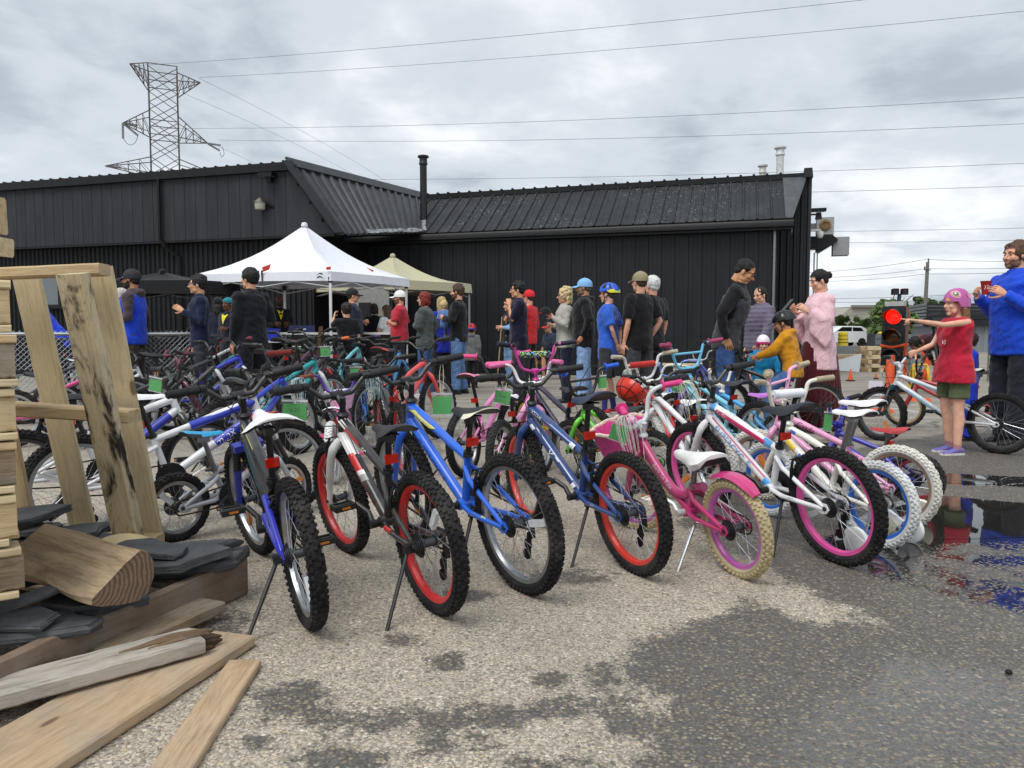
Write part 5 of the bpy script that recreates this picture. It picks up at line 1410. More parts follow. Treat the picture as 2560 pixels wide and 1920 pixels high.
# ================================================================== people
from mathutils.bvhtree import BVHTree
PEND = []
def remesh_later(o, voxel, smooth=6, post=None):
    m = o.modifiers.new('remesh', 'REMESH'); m.mode = 'VOXEL'; m.voxel_size = voxel; m.use_smooth_shade = True
    if smooth:
        s_ = o.modifiers.new('smooth', 'SMOOTH'); s_.iterations = smooth; s_.factor = .5
    PEND.append((o, post))
def flush():
    if not PEND: return
    dg = bpy.context.evaluated_depsgraph_get(); dg.update()
    for o, post in PEND:
        me = bpy.data.meshes.new_from_object(o.evaluated_get(dg)); mats = list(o.data.materials)
        raw = o.data; o.modifiers.clear(); o.data = me
        if raw.users == 0: bpy.data.meshes.remove(raw)
        me.materials.clear()
        for m in mats: me.materials.append(m)
        me.shade_smooth()
        if post: post(me)
    PEND.clear()
def solid(name, mb, mats, parent, voxel, smooth=6, post=None, mw=None):
    if not isinstance(mats, (list, tuple)): mats = [mats]
    o = put(name, mb.mesh(name, mats, True), parent, mw)
    remesh_later(o, voxel, smooth, post)
    return o
def folds(amp, seed, quilt=0.0, zs=1.0):
    def f(me):
        n = len(me.vertices); co = np.empty(n * 3); no = np.empty(n * 3)
        me.vertices.foreach_get('co', co); me.vertices.foreach_get('normal', no)
        co = co.reshape(-1, 3); no = no.reshape(-1, 3); d = np.empty(n)
        for i in range(n):
            x, y, z = co[i]
            d[i] = noise.noise(V((x * 7 + seed, y * 7, z * 4 * zs + seed * 3))) * .8 + (.22 - abs(noise.noise(V((x * 9 + seed + z * 7, y * 9 - z * 5, z * 9 * zs))))) * 1.5
        d *= amp * 1.15
        if quilt: d += np.abs(np.sin(co[:, 2] * PI / quilt)) ** .6 * .013 - .006
        co += no * d[:, None]
        me.vertices.foreach_set('co', co.ravel()); me.update()
    return f
# ---- heads, one of each kind, made once
def head_raw(kind):
    mb = MB(); f = kind == 'f'; c = kind == 'c'
    mb.ell((-.014, 0, .030), (.094, .074, .086), 20, 12)
    mb.ell((.022, 0, -.030), (.062, .058 if not f else .054, .080), 18, 12)
    mb.ell((.058, 0, -.092), (.024 if not c else .020, .026 if not f else .020, .022), 12, 8)
    for sy in (-1, 1):
        mb.ell((.018, sy * .040, -.066), (.040, .020, .034), 12, 8)               # jaw
        mb.ell((.060, sy * .036, -.022), (.022, .022, .026), 10, 8)               # cheek
        mb.ell((.070, sy * .027, .026), (.018, .028, .010), 10, 6)                # brow
        mb.ell((-.006, sy * .075, -.012), (.018, .008, .030), 10, 8, M=Matrix.Rotation(sy * .25, 3, 'Z'))
    nl = .026 if not c else .018
    mb.tube([(.076, 0, .022), (.088, 0, -.004), (.086 + nl, 0, -.028), (.082, 0, -.036)], [.008, .0095, .0125, .008], 9)
    mb.ell((.084, .011, -.030), (.010, .008, .008), 8, 6); mb.ell((.084, -.011, -.030), (.010, .008, .008), 8, 6)
    mb.ell((.080, 0, -.055), (.011, .022, .0065), 10, 6); mb.ell((.078, 0, -.067), (.011, .019, .0065), 10, 6)
    mb.tube([(-.028, 0, -.03), (-.030, 0, -.13)], [.056 if not f else .048, .054 if not f else .047], 14)
    return mb
HEADS = {}
for kd in 'mfc':
    HEADS[kd] = put('head_' + kd, head_raw(kd).mesh('head', [], True)); remesh_later(HEADS[kd], .0054, 3)
flush()
HG = {}
for kd, o in HEADS.items():
    me = o.data; HG[kd] = ([v.co.copy() for v in me.vertices], [tuple(p_.vertices) for p_ in me.polygons]); bpy.data.objects.remove(o)
def hand_geo(mb, W, d, pn, s, curl=.5, pose='relaxed', side=1):  # wrist, pointing direction, palm normal
    d = V(d).normalized(); pn = V(pn); pn = (pn - d * pn.dot(d)).normalized(); ac = d.cross(pn) * side   # across, thumb towards +ac
    W = V(W)
    rings = []
    for f, w_, th in ((-.02, .024, .018), (.0, .026, .017), (.03, .036, .016), (.065, .041, .014), (.088, .039, .012)):
        c = W + d * f * s; rings.append([c + ac * (w_ * math.cos(2 * PI * k / 10)) * s + pn * (th * math.sin(2 * PI * k / 10)) * s for k in range(10)])
    mb.loft(rings)
    for i, (off, ln) in enumerate(((.030, .070), (.010, .078), (-.010, .072), (-.029, .056))):
        cu = curl
        if pose == 'point': cu = .03 if i == 0 else 1.25
        p0 = W + d * .084 * s + ac * off * s; pts = [p0 - d * .01 * s]; dd = d.copy(); an = 0
        for j, fr_ in enumerate((.0, .42, .32, .26)):
            if j: an += cu * (.9 if j > 1 else .7)
            dd = d * math.cos(an) + pn * math.sin(an)
            pts.append(pts[-1] + dd * ln * (fr_ if j else .14) * s)
        mb.tube(pts, [.0085 * s, .0088 * s, .0082 * s, .0076 * s, .0058 * s], 7)
    t0 = W + d * .018 * s + ac * .028 * s
    td = (d * .65 + ac * .62 + pn * .35).normalized()
    mb.tube([t0 - ac * .012 * s, t0 + td * .030 * s, t0 + td * .052 * s + d * .008 * s + pn * .012 * s * (1 + curl), t0 + td * .060 * s + d * .030 * s + pn * .022 * s * (1 + curl)], [.013 * s, .0115 * s, .0095 * s, .0070 * s], 7)
ARMS = {  # elbow and wrist from the shoulder: forward, outward, up (metres at 1.75 m), hand pose
 'down': ((-.02, .045, -.29), (.05, .045, -.54), 'relaxed'), 'bent': ((-.05, .07, -.27), (.19, -.05, -.24), 'hold'), 'chin': ((.12, .00, -.24), (.15, -.10, -.01), 'hold'),
 'cross': ((.05, .05, -.27), (.17, -.14, -.22), 'hold'), 'pocket': ((-.08, .085, -.27), (.03, .03, -.47), 'relaxed'), 'back': ((-.10, .05, -.27), (-.14, -.10, -.49), 'relaxed'),
 'point': ((.27, -.01, -.03), (.52, -.05, .015), 'point'), 'cup': ((.03, .06, -.28), (.24, -.04, -.13), 'hold'), 'phone': ((.03, .05, -.27), (.22, -.03, -.12), 'hold'),
 'hips': ((-.10, .13, -.25), (.03, .02, -.40), 'relaxed'), 'gesture': ((-.01, .05, -.28), (.21, -.06, -.13), 'relaxed'), 'carry': ((.04, .08, -.26), (.22, -.06, -.20), 'hold'), 'reach': ((.16, .03, -.22), (.36, .02, -.30), 'hold'), 'low': ((.10, .05, -.27), (.24, .02, -.46), 'hold')}
def person(label, at, face, H, sk='#d9a98a', kind='m', shirts=(), legs=('#2b2d33', 1.0, 'fabric'), arms=('down', 'down'), hair=('short', '#1a1512'), hat=None, glasses=None, beard=None, shoes='#2a2a2c', socks=None, lean=0.0, head=(0, 0), w=1.0, belly=0.0, stance='stand', headk=1.0, group=None, skirt=None, base=0.0, fine=False, brow=None, bag=None, sway=0.0, knee=0.0, legpts=None, collar=None, legk=1.0):
    s = H / 1.75 / (1 + .0 * headk)
    at = V(at); root = empty('person', (at.x, at.y, base), face, label, 'person', group)
    vx = .010 if fine else .0135 if at.y < 9 else .0165
    seed = (len(label) * 7.31) % 50
    hz = 1.635 - (headk - 1) * .09
    LR = Matrix.Rotation(R(lean), 4, 'Y')
    pel = V((0, 0, .95))
    if stance == 'sit': pel = V((0, 0, .50))
    if stance == 'crouch': pel = V((-.12, 0, .42))
    dp = pel - V((0, 0, .95))
    def up(p_, k=1.0):                                     # upper body: lean about the pelvis
        q = V(p_) - V((0, 0, .95))
        return (Matrix.Rotation(R(lean * k), 4, 'Y') @ q + V((0, 0, .95)) + dp) * s
    bw = w
    tor = [(.84, .118, .168), (.92, .122, .172), (1.00, .116, .160), (1.09, .110, .150), (1.20, .120, .162), (1.30, .126, .176), (1.38, .115, .186), (1.435, .092, .170), (1.475, .066, .105), (1.505, .054, .064)]
    if kind == 'f': tor = [(z, a * (.96 if z < 1.15 else .98), b * (1.0 if z < 1.0 else .88 if z < 1.25 else .90)) for z, a, b in tor]
    def torso(mb, grow, z0, flare=0.0, wide=1.0, top=1.505, bel=belly):
        rings = []
        for z, a, b in tor:
            if z > top + 1e-6: continue
            zz = z
            fz = max(0.0, (1.15 - z)) * flare
            bl = bel * math.exp(-((z - 1.06) / .13) ** 2)
            rings.append((zz, a + grow + fz + bl * .5, b + grow + fz + bl * .35, bl * .5))
        if z0 < .84: rings.insert(0, (z0, tor[0][1] + grow + (1.15 - z0) * flare, tor[0][2] + grow + (1.15 - z0) * flare, 0))
        else: rings = [r for r in rings if r[0] >= z0 - .03]
        L_ = []
        for z, a, b, cx in rings:
            k = min(1.0, max(0.0, (z - .88) / .25)); ring = []
            for i in range(20):
                t_ = 2 * PI * i / 20
                x, y = a * math.cos(t_) * bw ** .6, b * math.sin(t_) * bw * (wide if z < 1.4 else 1)
                ring.append(up((x + cx + (.012 if 1.15 < z < 1.4 else 0), y, z), k))
            L_.append(ring)
        mb.loft(L_)
    sh = {}; el = {}; wr = {}; hp = {}
    for sd_, nm_ in ((1, 0), (-1, 1)):
        a = arms[nm_]
        a = ARMS[a] if isinstance(a, str) else a
        S0 = V((-.008, sd_ * .172 * bw ** .7 * (.92 if kind == 'f' else 1), 1.425))
        sh[sd_] = up(S0)
        if len(a) > 3 and a[3] == 'abs': el[sd_], wr[sd_] = V(a[0]), V(a[1])
        else: el[sd_] = up(S0 + V((a[0][0], sd_ * a[0][1], a[0][2]))); wr[sd_] = up(S0 + V((a[1][0], sd_ * a[1][1], a[1][2])))
        hp[sd_] = a[2]
    hip, kn, an = {}, {}, {}
    for sd_ in (1, -1):
        hip[sd_] = (V((0, sd_ * .092 * bw ** .5, .93)) + dp) * s
        if legpts: kn[sd_], an[sd_] = V(legpts[sd_][0]), V(legpts[sd_][1])
        elif stance == 'stand': kn[sd_] = V((.012 + knee * (sd_ > 0), sd_ * .102 + sway, .50)) * s; an[sd_] = V((-.02 + sd_ * .035, sd_ * .112 + sway, .085)) * s
        elif stance == 'sit': kn[sd_] = V((.42, sd_ * .15, .55)) * s; an[sd_] = V((.40, sd_ * .14, .09)) * s
        else: kn[sd_] = V((.25, sd_ * .19, .48)) * s; an[sd_] = V((.05, sd_ * .16, .09)) * s
    # body
    mb = MB()
    torso(mb, -.020, .88, bel=belly * .8)
    mb.tube([up((-.012, 0, 1.44)), up((.0, 0, 1.52)), up((.012, 0, 1.57))], [.060 * s, .055 * s, .052 * s], 12)
    fo_ = 1.0 if kind != 'f' else .88
    if kind == 'c': fo_ = .86
    for sd_ in (1, -1):
        m1 = sh[sd_].lerp(el[sd_], .5); m2 = el[sd_].lerp(wr[sd_], .35)
        mb.tube([sh[sd_] - (el[sd_] - sh[sd_]) * .05, m1, el[sd_], m2, wr[sd_]], [.046 * s * fo_, .042 * s * fo_, .036 * s * fo_, .037 * s * fo_, .025 * s * fo_], 12)
        m3 = hip[sd_].lerp(kn[sd_], .5); m4 = kn[sd_].lerp(an[sd_], .32)
        mb.tube([hip[sd_], m3, kn[sd_], m4 + V((-.012 * s, 0, 0)), kn[sd_].lerp(an[sd_], .7), an[sd_]], [.072 * s, .066 * s * fo_ * legk, .050 * s * fo_ * legk, .052 * s * fo_ * legk, .036 * s * legk, .032 * s * legk], 12)
    hk = headk * s
    HM = Matrix.Translation(up((.022, 0, hz))) @ Matrix.Rotation(R(lean * .6 + head[1]), 4, 'Y') @ Matrix.Rotation(R(head[0]), 4, 'Z') @ Matrix.Scale(hk, 4)
    hv, hf = HG[kind]; hb = MB()
    for sd_ in (1, -1):
        d_ = (wr[sd_] - el[sd_]).normalized()
        inn = V((0, -sd_, 0)) if hp[sd_] != 'point' else V((0, 0, -1))
        hand_geo(hb, wr[sd_], d_, inn, s * (.98 if kind != 'c' else .95), .28 if hp[sd_] == 'relaxed' else .75, hp[sd_], side=(1 if sd_ > 0 else -1) if hp[sd_] != 'point' else (-1 if sd_ > 0 else 1))
    def post_body(me, hv=hv, hf=hf, hb=hb, HM=HM):
        vs = [v.co.copy() for v in me.vertices]; fs = [tuple(p_.vertices) for p_ in me.polygons]; n = len(vs)
        vs += [HM @ v for v in hv]; fs += [tuple(n + i for i in f) for f in hf]; nh = (len(fs) - len(hf), len(fs)); n = len(vs)
        vs += [V(v) for v in hb.v]; fs += [tuple(n + i for i in f) for f in hb.f]
        mats = list(me.materials); me.clear_geometry(); me.from_pydata([tuple(v) for v in vs], [], fs)
        inv = HM.inverted(); mi = [0] * len(fs)
        for i in range(*nh):
            c = inv @ me.polygons[i].center
            if c.x > .080 and abs(c.y) < .021 and -.074 < c.z < -.050: mi[i] = 1
            elif beard and c.x > -.012 and c.z < (-.040 if c.x > .045 else -.040 + (.045 - c.x) * .62) and c.z > -.122: mi[i] = 2
        me.polygons.foreach_set('material_index', mi); me.shade_smooth(); me.update()
    skm = skin(sk); lc = srgb(sk)
    lip = plain('#%02x%02x%02x' % tuple(int(255 * min(1, x)) for x in ((lc[0] ** .4545) * .86, (lc[1] ** .4545) * .68, (lc[2] ** .4545) * .68)), .5, 0, 'lips', .08)
    bm_ = hairmat(beard) if beard else skm
    body = solid('body', mb, [skm, lip, bm_], root, vx * 1.1, 3, post_body)
    # face
    ec = brow or hair[1]
    for sd_ in (1, -1):
        e_ = MB().ell((.0725, sd_ * .029, .006), (.009, .0115, .0050), 10, 6).ell((.0795, sd_ * .0295, .0055), (.0042, .0068, .0052), 8, 6, 1)
        e_.v = [tuple(HM @ V(q)) for q in e_.v]; e_.build('eye', [plain('#d9d4cc', .3, 0, 'eye_white', .05), plain('#20150f', .15, 0, 'iris', .05)], body)
        b_ = MB().tube([(.0885, sd_ * .012, .026), (.090, sd_ * .028, .032), (.078, sd_ * .047, .027)], [.0036, .0042, .0024], 6)
        b_.v = [tuple(HM @ V(q)) for q in b_.v]; b_.build('eyebrow', hairmat(ec if ec not in ('#e8e4dc',) else '#b8b0a4'), body)
    # hair
    hst, hc = hair
    if hat and hst in ('short', 'side'): hst = 'capcut'
    if hst != 'bald':
        mb = MB(); curl_amp = .0055
        if hst in ('short', 'buzz', 'side', 'capcut'):
            g = {'short': .014, 'buzz': .006, 'side': .018, 'capcut': .008}[hst]
            mb.ell((-.024, 0, .040), (.090 + g, .074 + g, .080 + g), 20, 12)
            if hst in ('short', 'side'):
                rr = random.Random(int(seed * 10))
                for _ in range(26):
                    a, b = rr.random() * 6.28, rr.random() * 1.25
                    mb.ell((-.024 + .098 * math.sin(b) * math.cos(a), .080 * math.sin(b) * math.sin(a), .044 + .088 * math.cos(b)), (.024, .020, .015 + .006 * rr.random()), 8, 6)
            mb.ell((-.056, 0, -.012), (.046 + g * .6, .066 + g * .6, .058), 16, 10)
            for sd_ in (1, -1): mb.ell((-.002, sd_ * .068, .030), (.030, .012 + g * .4, .030), 10, 8)
        elif hst == 'bob':
            mb.ell((-.022, 0, .040), (.104, .090, .092), 20, 12); mb.ell((-.060, 0, -.035), (.058, .086, .090), 16, 10)
            for sd_ in (1, -1): mb.ell((-.015, sd_ * .078, -.040), (.045, .022, .085), 12, 10)
        elif hst == 'long':
            mb.ell((-.022, 0, .038), (.100, .086, .088), 20, 12)
            mb.tube([(-.055, 0, .03), (-.085, 0, -.06), (-.095, 0, -.16), (-.085, 0, -.27), (-.080, 0, -.33)], [.070, .074, .070, .054, .020], 14, flat=.7, up=(0, 1, 0))
            for sd_ in (1, -1): mb.tube([(-.03, sd_ * .070, .02), (-.045, sd_ * .078, -.08), (-.055, sd_ * .070, -.18), (-.06, sd_ * .055, -.26)], [.028, .028, .026, .012], 10)
        elif hst == 'pony':
            mb.ell((-.024, 0, .038), (.096, .082, .084), 20, 12); mb.tube([(-.10, 0, .02), (-.13, 0, -.02), (-.125, 0, -.14), (-.115, 0, -.22)], [.030, .034, .030, .010], 10)
        elif hst == 'bun':
            mb.ell((-.020, 0, .040), (.100, .083, .088), 20, 12); mb.ell((-.060, 0, -.01), (.045, .066, .050), 14, 10); mb.ell((-.128, 0, .030), (.038, .040, .040), 14, 10)
        elif hst in ('curly', 'afro'):
            rr = random.Random(4)
            mb.ell((-.025, 0, .040), (.102, .090, .094), 18, 12); curl_amp = .010
            for i in range(70):
                a, b = rr.random() * 6.28, rr.random() * PI * .72
                q = V((-.028 + .105 * math.sin(b) * math.cos(a), .096 * math.sin(b) * math.sin(a), .032 + .10 * math.cos(b)))
                if q.x > .055 and q.z < .05: continue
                mb.ell(q, (.020 + .008 * rr.random(),) * 3, 8, 6)
            for i in range(34):
                a = PI * .5 + PI * rr.random(); q = V((-.02 + .085 * math.cos(a), .090 * math.sin(a), -.02 - .10 * rr.random())); mb.ell(q, (.022 + .008 * rr.random(),) * 3, 8, 6)
        mb.v = [tuple(HM @ V(q)) for q in mb.v]
        def post_h(me, amp=curl_amp * hk, sd0=seed):
            n = len(me.vertices); co = np.empty(n * 3); no = np.empty(n * 3)
            me.vertices.foreach_get('co', co); me.vertices.foreach_get('normal', no); co = co.reshape(-1, 3); no = no.reshape(-1, 3)
            d = np.array([noise.noise(V((x * 55 + sd0, y * 55, z * 26))) + .5 * noise.noise(V((x * 120, y * 120, z * 60 + sd0))) for x, y, z in co])
            co += no * (d * amp)[:, None]; me.vertices.foreach_set('co', co.ravel()); me.update()
            inv = HM.inverted(); bm = bmesh.new(); bm.from_mesh(me)   # keep the face free
            kill = []
            for f in bm.faces:
                c = inv @ f.calc_center_median()
                if hat and c.z > .045: kill.append(f); continue
                if hst != 'long' or c.x > -.01:
                    if c.x > .058 and c.z < .062 and abs(c.y) < .066: kill.append(f)
            bmesh.ops.delete(bm, geom=kill, context='FACES'); bm.to_mesh(me); bm.free()
        solid('hair', mb, hairmat(hc), body, (.0075 if hst not in ('curly', 'afro') else .007) * hk, 2, post_h)
    elif hc:
        mb = MB().ell((-.045, 0, -.005), (.060, .082, .045), 16, 10); mb.v = [tuple(HM @ V(q)) for q in mb.v]; solid('hair', mb, hairmat(hc), body, .008, 2)
    def hx(mb): mb.v = [tuple(HM @ V(q)) for q in mb.v]; return mb
    if hat:
        kind_, colh = hat[0], hat[1]
        if kind_ == 'cap':
            m = plain(colh, .8, 0, 'cap_cloth', .1, 30, .002); mb = MB()
            rings = []
            for i in range(9):
                th = PI * .5 * i / 8; r = math.cos(th) if i < 8 else .05; z = math.sin(th)
                rings.append([V((-.022 + (.108 * r) * math.cos(2 * PI * k / 20), .090 * r * math.sin(2 * PI * k / 20), .042 + .094 * z)) for k in range(20)])
            rings.insert(0, [q + V((0, 0, -.03)) for q in rings[0]])
            mb.loft(rings); co = hx(mb).build('cap', m, body)
            bs = hat[3] if len(hat) > 3 else 1
            br_ = MB(); r1, r2 = [], []
            for k in range(13):
                a = R(-62 + 124 * k / 12); q = V((-.022 + .106 * math.cos(a), .088 * math.sin(a), .030)); o_ = V((-.012 + (.175 + .012 * math.cos(a * 2)) * math.cos(a * .8), .088 * math.sin(a), .012 - .012 * abs(math.sin(a))))
                r1.append(q); r2.append(o_)
            n = 13; br_.v = [tuple(q) for q in r1 + r2 + [q + V((0, 0, -.006)) for q in r1 + r2]]
            br_.f = [(i, i + 1, n + i + 1, n + i) for i in range(n - 1)] + [(2 * n + i, 3 * n + i, 3 * n + i + 1, 2 * n + i + 1) for i in range(n - 1)] + [(n + i, n + i + 1, 3 * n + i + 1, 3 * n + i) for i in range(n - 1)]; br_.mi = [0] * len(br_.f)
            hx(br_).build('brim', plain(hat[2] if len(hat) > 2 and hat[2] else colh, .8, 0, 'cap_cloth', .1, 30, .002), co)
            hx(MB().ell((-.022, 0, .137), (.010, .010, .006), 8, 6)).build('button', m, co)
        elif kind_ in ('helmet', 'skate'):
            col2 = hat[2] if len(hat) > 2 else colh
            m1 = plain(colh, .25, 0, 'helmet_shell', .1, 20); m2 = plain(col2, .3, 0, 'helmet_shell', .1, 20); m3 = plain('#101114', .7, 0, 'helmet_liner')
            mb = MB(); rings = []; nseg = 28
            for i in range(10):
                th = PI * .5 * i / 9; r = math.cos(th) if i < 9 else .04; z = math.sin(th)
                ring = []
                for k in range(nseg):
                    a = 2 * PI * k / nseg
                    if kind_ == 'helmet':
                        rib = 1 - .075 * (math.cos(a * 0 + math.asin(max(-1, min(1, math.sin(a)))) * 5.5) > .35) * (i in (2, 3, 4, 5, 6)) * (abs(math.sin(a)) < .95)
                        x = -.030 + .142 * r * math.cos(a) * rib - (.018 * math.cos(a) < -.01) * .012 * r; y = .104 * r * math.sin(a) * rib; zz = .036 + .122 * z * (rib ** 1.2) + (-.020 * (1 - z) * (math.cos(a) < -.2))
                    else:
                        x = -.022 + .124 * r ** .85 * math.cos(a); y = .104 * r ** .85 * math.sin(a); zz = .022 + .132 * z - (.050 * (1 - z) ** 2 * (math.cos(a) < .25))
                    ring.append(V((x, y, zz)))
                rings.append(ring)
            inner = [[V((q.x * .9 - .002, q.y * .9, q.z * .95 - .002)) for q in rings[0]], [V((q.x * .88, q.y * .88, q.z * .9)) for q in rings[4]]]
            mb.loft(inner[::-1] + rings)
            me = hx(mb).mesh('helmet', [m1, m2, m3], True, 32)
            inv = HM.inverted()
            for p_ in me.polygons:
                c = inv @ p_.center
                if kind_ == 'helmet':
                    if c.z < .052 and c.x < -.02 and col2 != colh: p_.material_index = 1
                    if p_.index % 1 == 0 and c.z > .05:
                        a = math.atan2(c.y / .104, (c.x + .03) / .142)
                        if math.cos(math.asin(max(-1, min(1, math.sin(a)))) * 5.5) > .62 and .07 < c.z < .135 and abs(c.x + .03) > .02: p_.material_index = 2
                elif col2 != colh and c.z < .045: p_.material_index = 1
            ho = put('helmet', me, body)
            stp = MB()
            for sd_ in (1, -1):
                stp.tube([(.03, sd_ * .088, .03), (.020, sd_ * .078, -.055), (.030, sd_ * .045, -.118), (.036, 0, -.128)], .0055, 6, flat=.5).tube([(-.055, sd_ * .086, .01), (.0, sd_ * .079, -.045), (.020, sd_ * .077, -.06)], .005, 6, flat=.5)
            hx(stp).build('strap', plain(hat[3] if len(hat) > 3 else '#141416', .7, 0, 'webbing'), ho)
            if kind_ == 'helmet': hx(MB().poly([(.098, -.06, .040), (.165, -.03, .030), (.168, .03, .030), (.098, .06, .040)], .005)).build('visor', m3, ho)
        elif kind_ in ('beanie', 'wrap'):
            mb = MB().ell((-.030, 0, .052), (.106, .090, .080), 18, 12); 
            if kind_ == 'wrap': mb.ell((-.09, 0, .07), (.05, .06, .05), 12, 8)
            solid('head_wrap' if kind_ == 'wrap' else 'knit_cap', hx(mb), fabric(colh, 1.2), body, .009 * hk, 2, folds(.006, seed))
    if glasses:
        mb = MB(); dark = glasses == 'sun'
        for sd_ in (1, -1):
            pts = [(.096, sd_ * (.031 + .019 * math.cos(a)), .006 + .015 * math.sin(a)) for a in [2 * PI * i / 12 for i in range(13)]]
            mb.tube(pts, .0018 if not dark else .003, 5, cap=False); mb.tube([(.094, sd_ * .050, .010), (.05, sd_ * .072, .010), (.0, sd_ * .076, .004)], .0022, 5)
        mb.tube([(.098, -.012, .008), (.098, .012, .008)], .002, 5)
        go = hx(mb).build('glasses', plain('#1a1a1c' if glasses != 'light' else '#8a8f94', .3, 0, 'spectacle_frame'), body)
        ln_ = MB()
        for sd_ in (1, -1): ln_.ell((.095, sd_ * .031, .006), (.0016, .018, .014), 12, 6)
        if dark: hx(ln_).build('lens', plain('#120c0a', .08, 0, 'dark_lens'), go)
    # clothes
    for i, g in enumerate(shirts):
        g = dict(g); mb = MB(); gr = g.get('grow', .012) + i * .008
        if g.get('body', True): torso(mb, gr, g.get('hem', .86), g.get('flare', .0), g.get('wide', 1.0), g.get('top', 1.505))
        sl_ = g.get('sleeve', 1.0); so_ = g.get('so', 0.0)
        if sl_ > 0:
            for sd_ in (1, -1):
                a, b, c = sh[sd_], el[sd_], wr[sd_]
                pts = [a - (b - a) * .10 + V((0, -sd_ * .03 * s, .0))] ; rad = [.070 * s]
                tot = (b - a).length + (c - b).length; Lt = tot * sl_; la = (b - a).length
                e0, e1 = g.get('cuff', .042), .062 + so_
                for f in (.25, .5, .75, 1.0):
                    l = Lt * f; q = a.lerp(b, l / la) if l <= la else b.lerp(c, (l - la) / (tot - la))
                    pts.append(q)
                    if sl_ <= .5: rad.append((.066 + so_ - .004 * f) * s * bw ** .4)
                    else: rad.append(((.066 + so_) * (1 - f) + e0 * f + (.006 if abs(f - .5) < .1 else 0)) * s * bw ** .3)
                mb.tube(pts, rad, 14)
                mb.ell(a + V((0, -sd_ * .012, -.012)) * s, ((.074 + so_ * .6) * s * bw ** .3,) * 3, 12, 8)
                if g.get('drop'):                                # hanging wide sleeve
                    q = b.lerp(c, .75)
                    mb.poly([a + V((.02, -sd_ * .03, .0)) * s, b, c + V((0, 0, .04)) * s, c + V((-.02, 0, -.25)) * s, b.lerp(c, .3) + V((-.02, 0, -.30)) * s, b + V((-.03, 0, -.16)) * s], .075 * s, V((0, sd_, 0)))
        if g.get('hood'):
            mb.ell(up((-.085, 0, 1.475)), (.062 * s, .105 * s, .055 * s), 14, 10); mb.ell(up((-.03, 0, 1.50)), (.085 * s, .098 * s, .035 * s), 14, 8)
        if g.get('collar'): mb.tube([up((.004, 0, 1.485)), up((.010, 0, 1.53))], [.070 * s, .062 * s], 14)
        m = g['m'] if 'm' in g else fabric(g['c'], g.get('fold', 1.0))
        go = solid(g.get('name', 'shirt'), mb, m, root, vx, g.get('smooth', 5), folds(g.get('amp', .009) * s, seed + i * 5, g.get('quilt', 0) * s))
        root['g%d' % i] = go.name
    if legs:
        colr, ln, kd_ = legs[:3]; gl = legs[3] if len(legs) > 3 else .0
        mb = MB(); rings = []
        if stance in ('stand',) or legpts:
            zs_ = ((1.04, .106, .146), (.98, .118, .160), (.90, .124, .176), (.84, .110, .172)) if not legpts else ((1.02, .112, .150), (.95, .122, .172), (.88, .115, .175), (.84, .100, .165))
            mb.loft([[(V((a * math.cos(2 * PI * k / 18) * bw ** .6, b * math.sin(2 * PI * k / 18) * bw, z)) + dp) * s for k in range(18)] for z, a, b in zs_][::-1])
        else:
            mb.ell((pel + V((0, 0, .0))) * s, (.15 * s, .18 * s * bw, .13 * s), 16, 10)
        for sd_ in (1, -1):
            a, b, c = hip[sd_] + V((0, 0, -.02 * s)), kn[sd_], an[sd_]
            la, lb = (b - a).length, (c - b).length; tot = la + lb; pts, rad = [], []
            for f in (0, .2, .4, .52, .65, .8, 1.0):
                l = tot * f * ln; q = a.lerp(b, l / la) if l <= la else b.lerp(c, (l - la) / lb)
                fr_ = l / tot; rr_ = .096 * (1 - fr_) + .058 * fr_ + gl * fr_ + (.012 if ln < .6 else 0)
                pts.append(q); rad.append(rr_ * s * bw ** .5)
            if ln > .9: pts[-1] = c + V((0, 0, -.02 * s))
            mb.tube(pts, rad, 14)
        m = denim(colr) if kd_ == 'denim' else fabric(colr)
        solid('trousers' if ln > .6 else 'shorts', mb, m, root, vx, 4, folds(.008 * s, seed + 9, zs=1.6))
    if skirt:
        mb = MB(); rings = []
        for z, r in ((1.02, .14), (.9, .18), (.6, .22), (.3, .255), (.05, .28)):
            rings.append([V(((r + .012 * math.sin(k * PI / 1) * (1 - z)) * math.cos(2 * PI * k / 60) * s + 0, (r + (.020 if k % 2 else -.008) * (1.1 - z)) * math.sin(2 * PI * k / 60) * s * 1.05, z * s)) for k in range(60)])
        mb.loft(rings[::-1]); mb.build('skirt', fabric(skirt, .5), root)
    if socks:
        for sd_ in (1, -1):
            q = kn[sd_].lerp(an[sd_], .68); MB().tube([q, q.lerp(an[sd_], .5), an[sd_] + V((0, 0, -.03 * s))], [.044 * s, .040 * s, .040 * s], 12).build('sock', fabric(socks, .3), root)
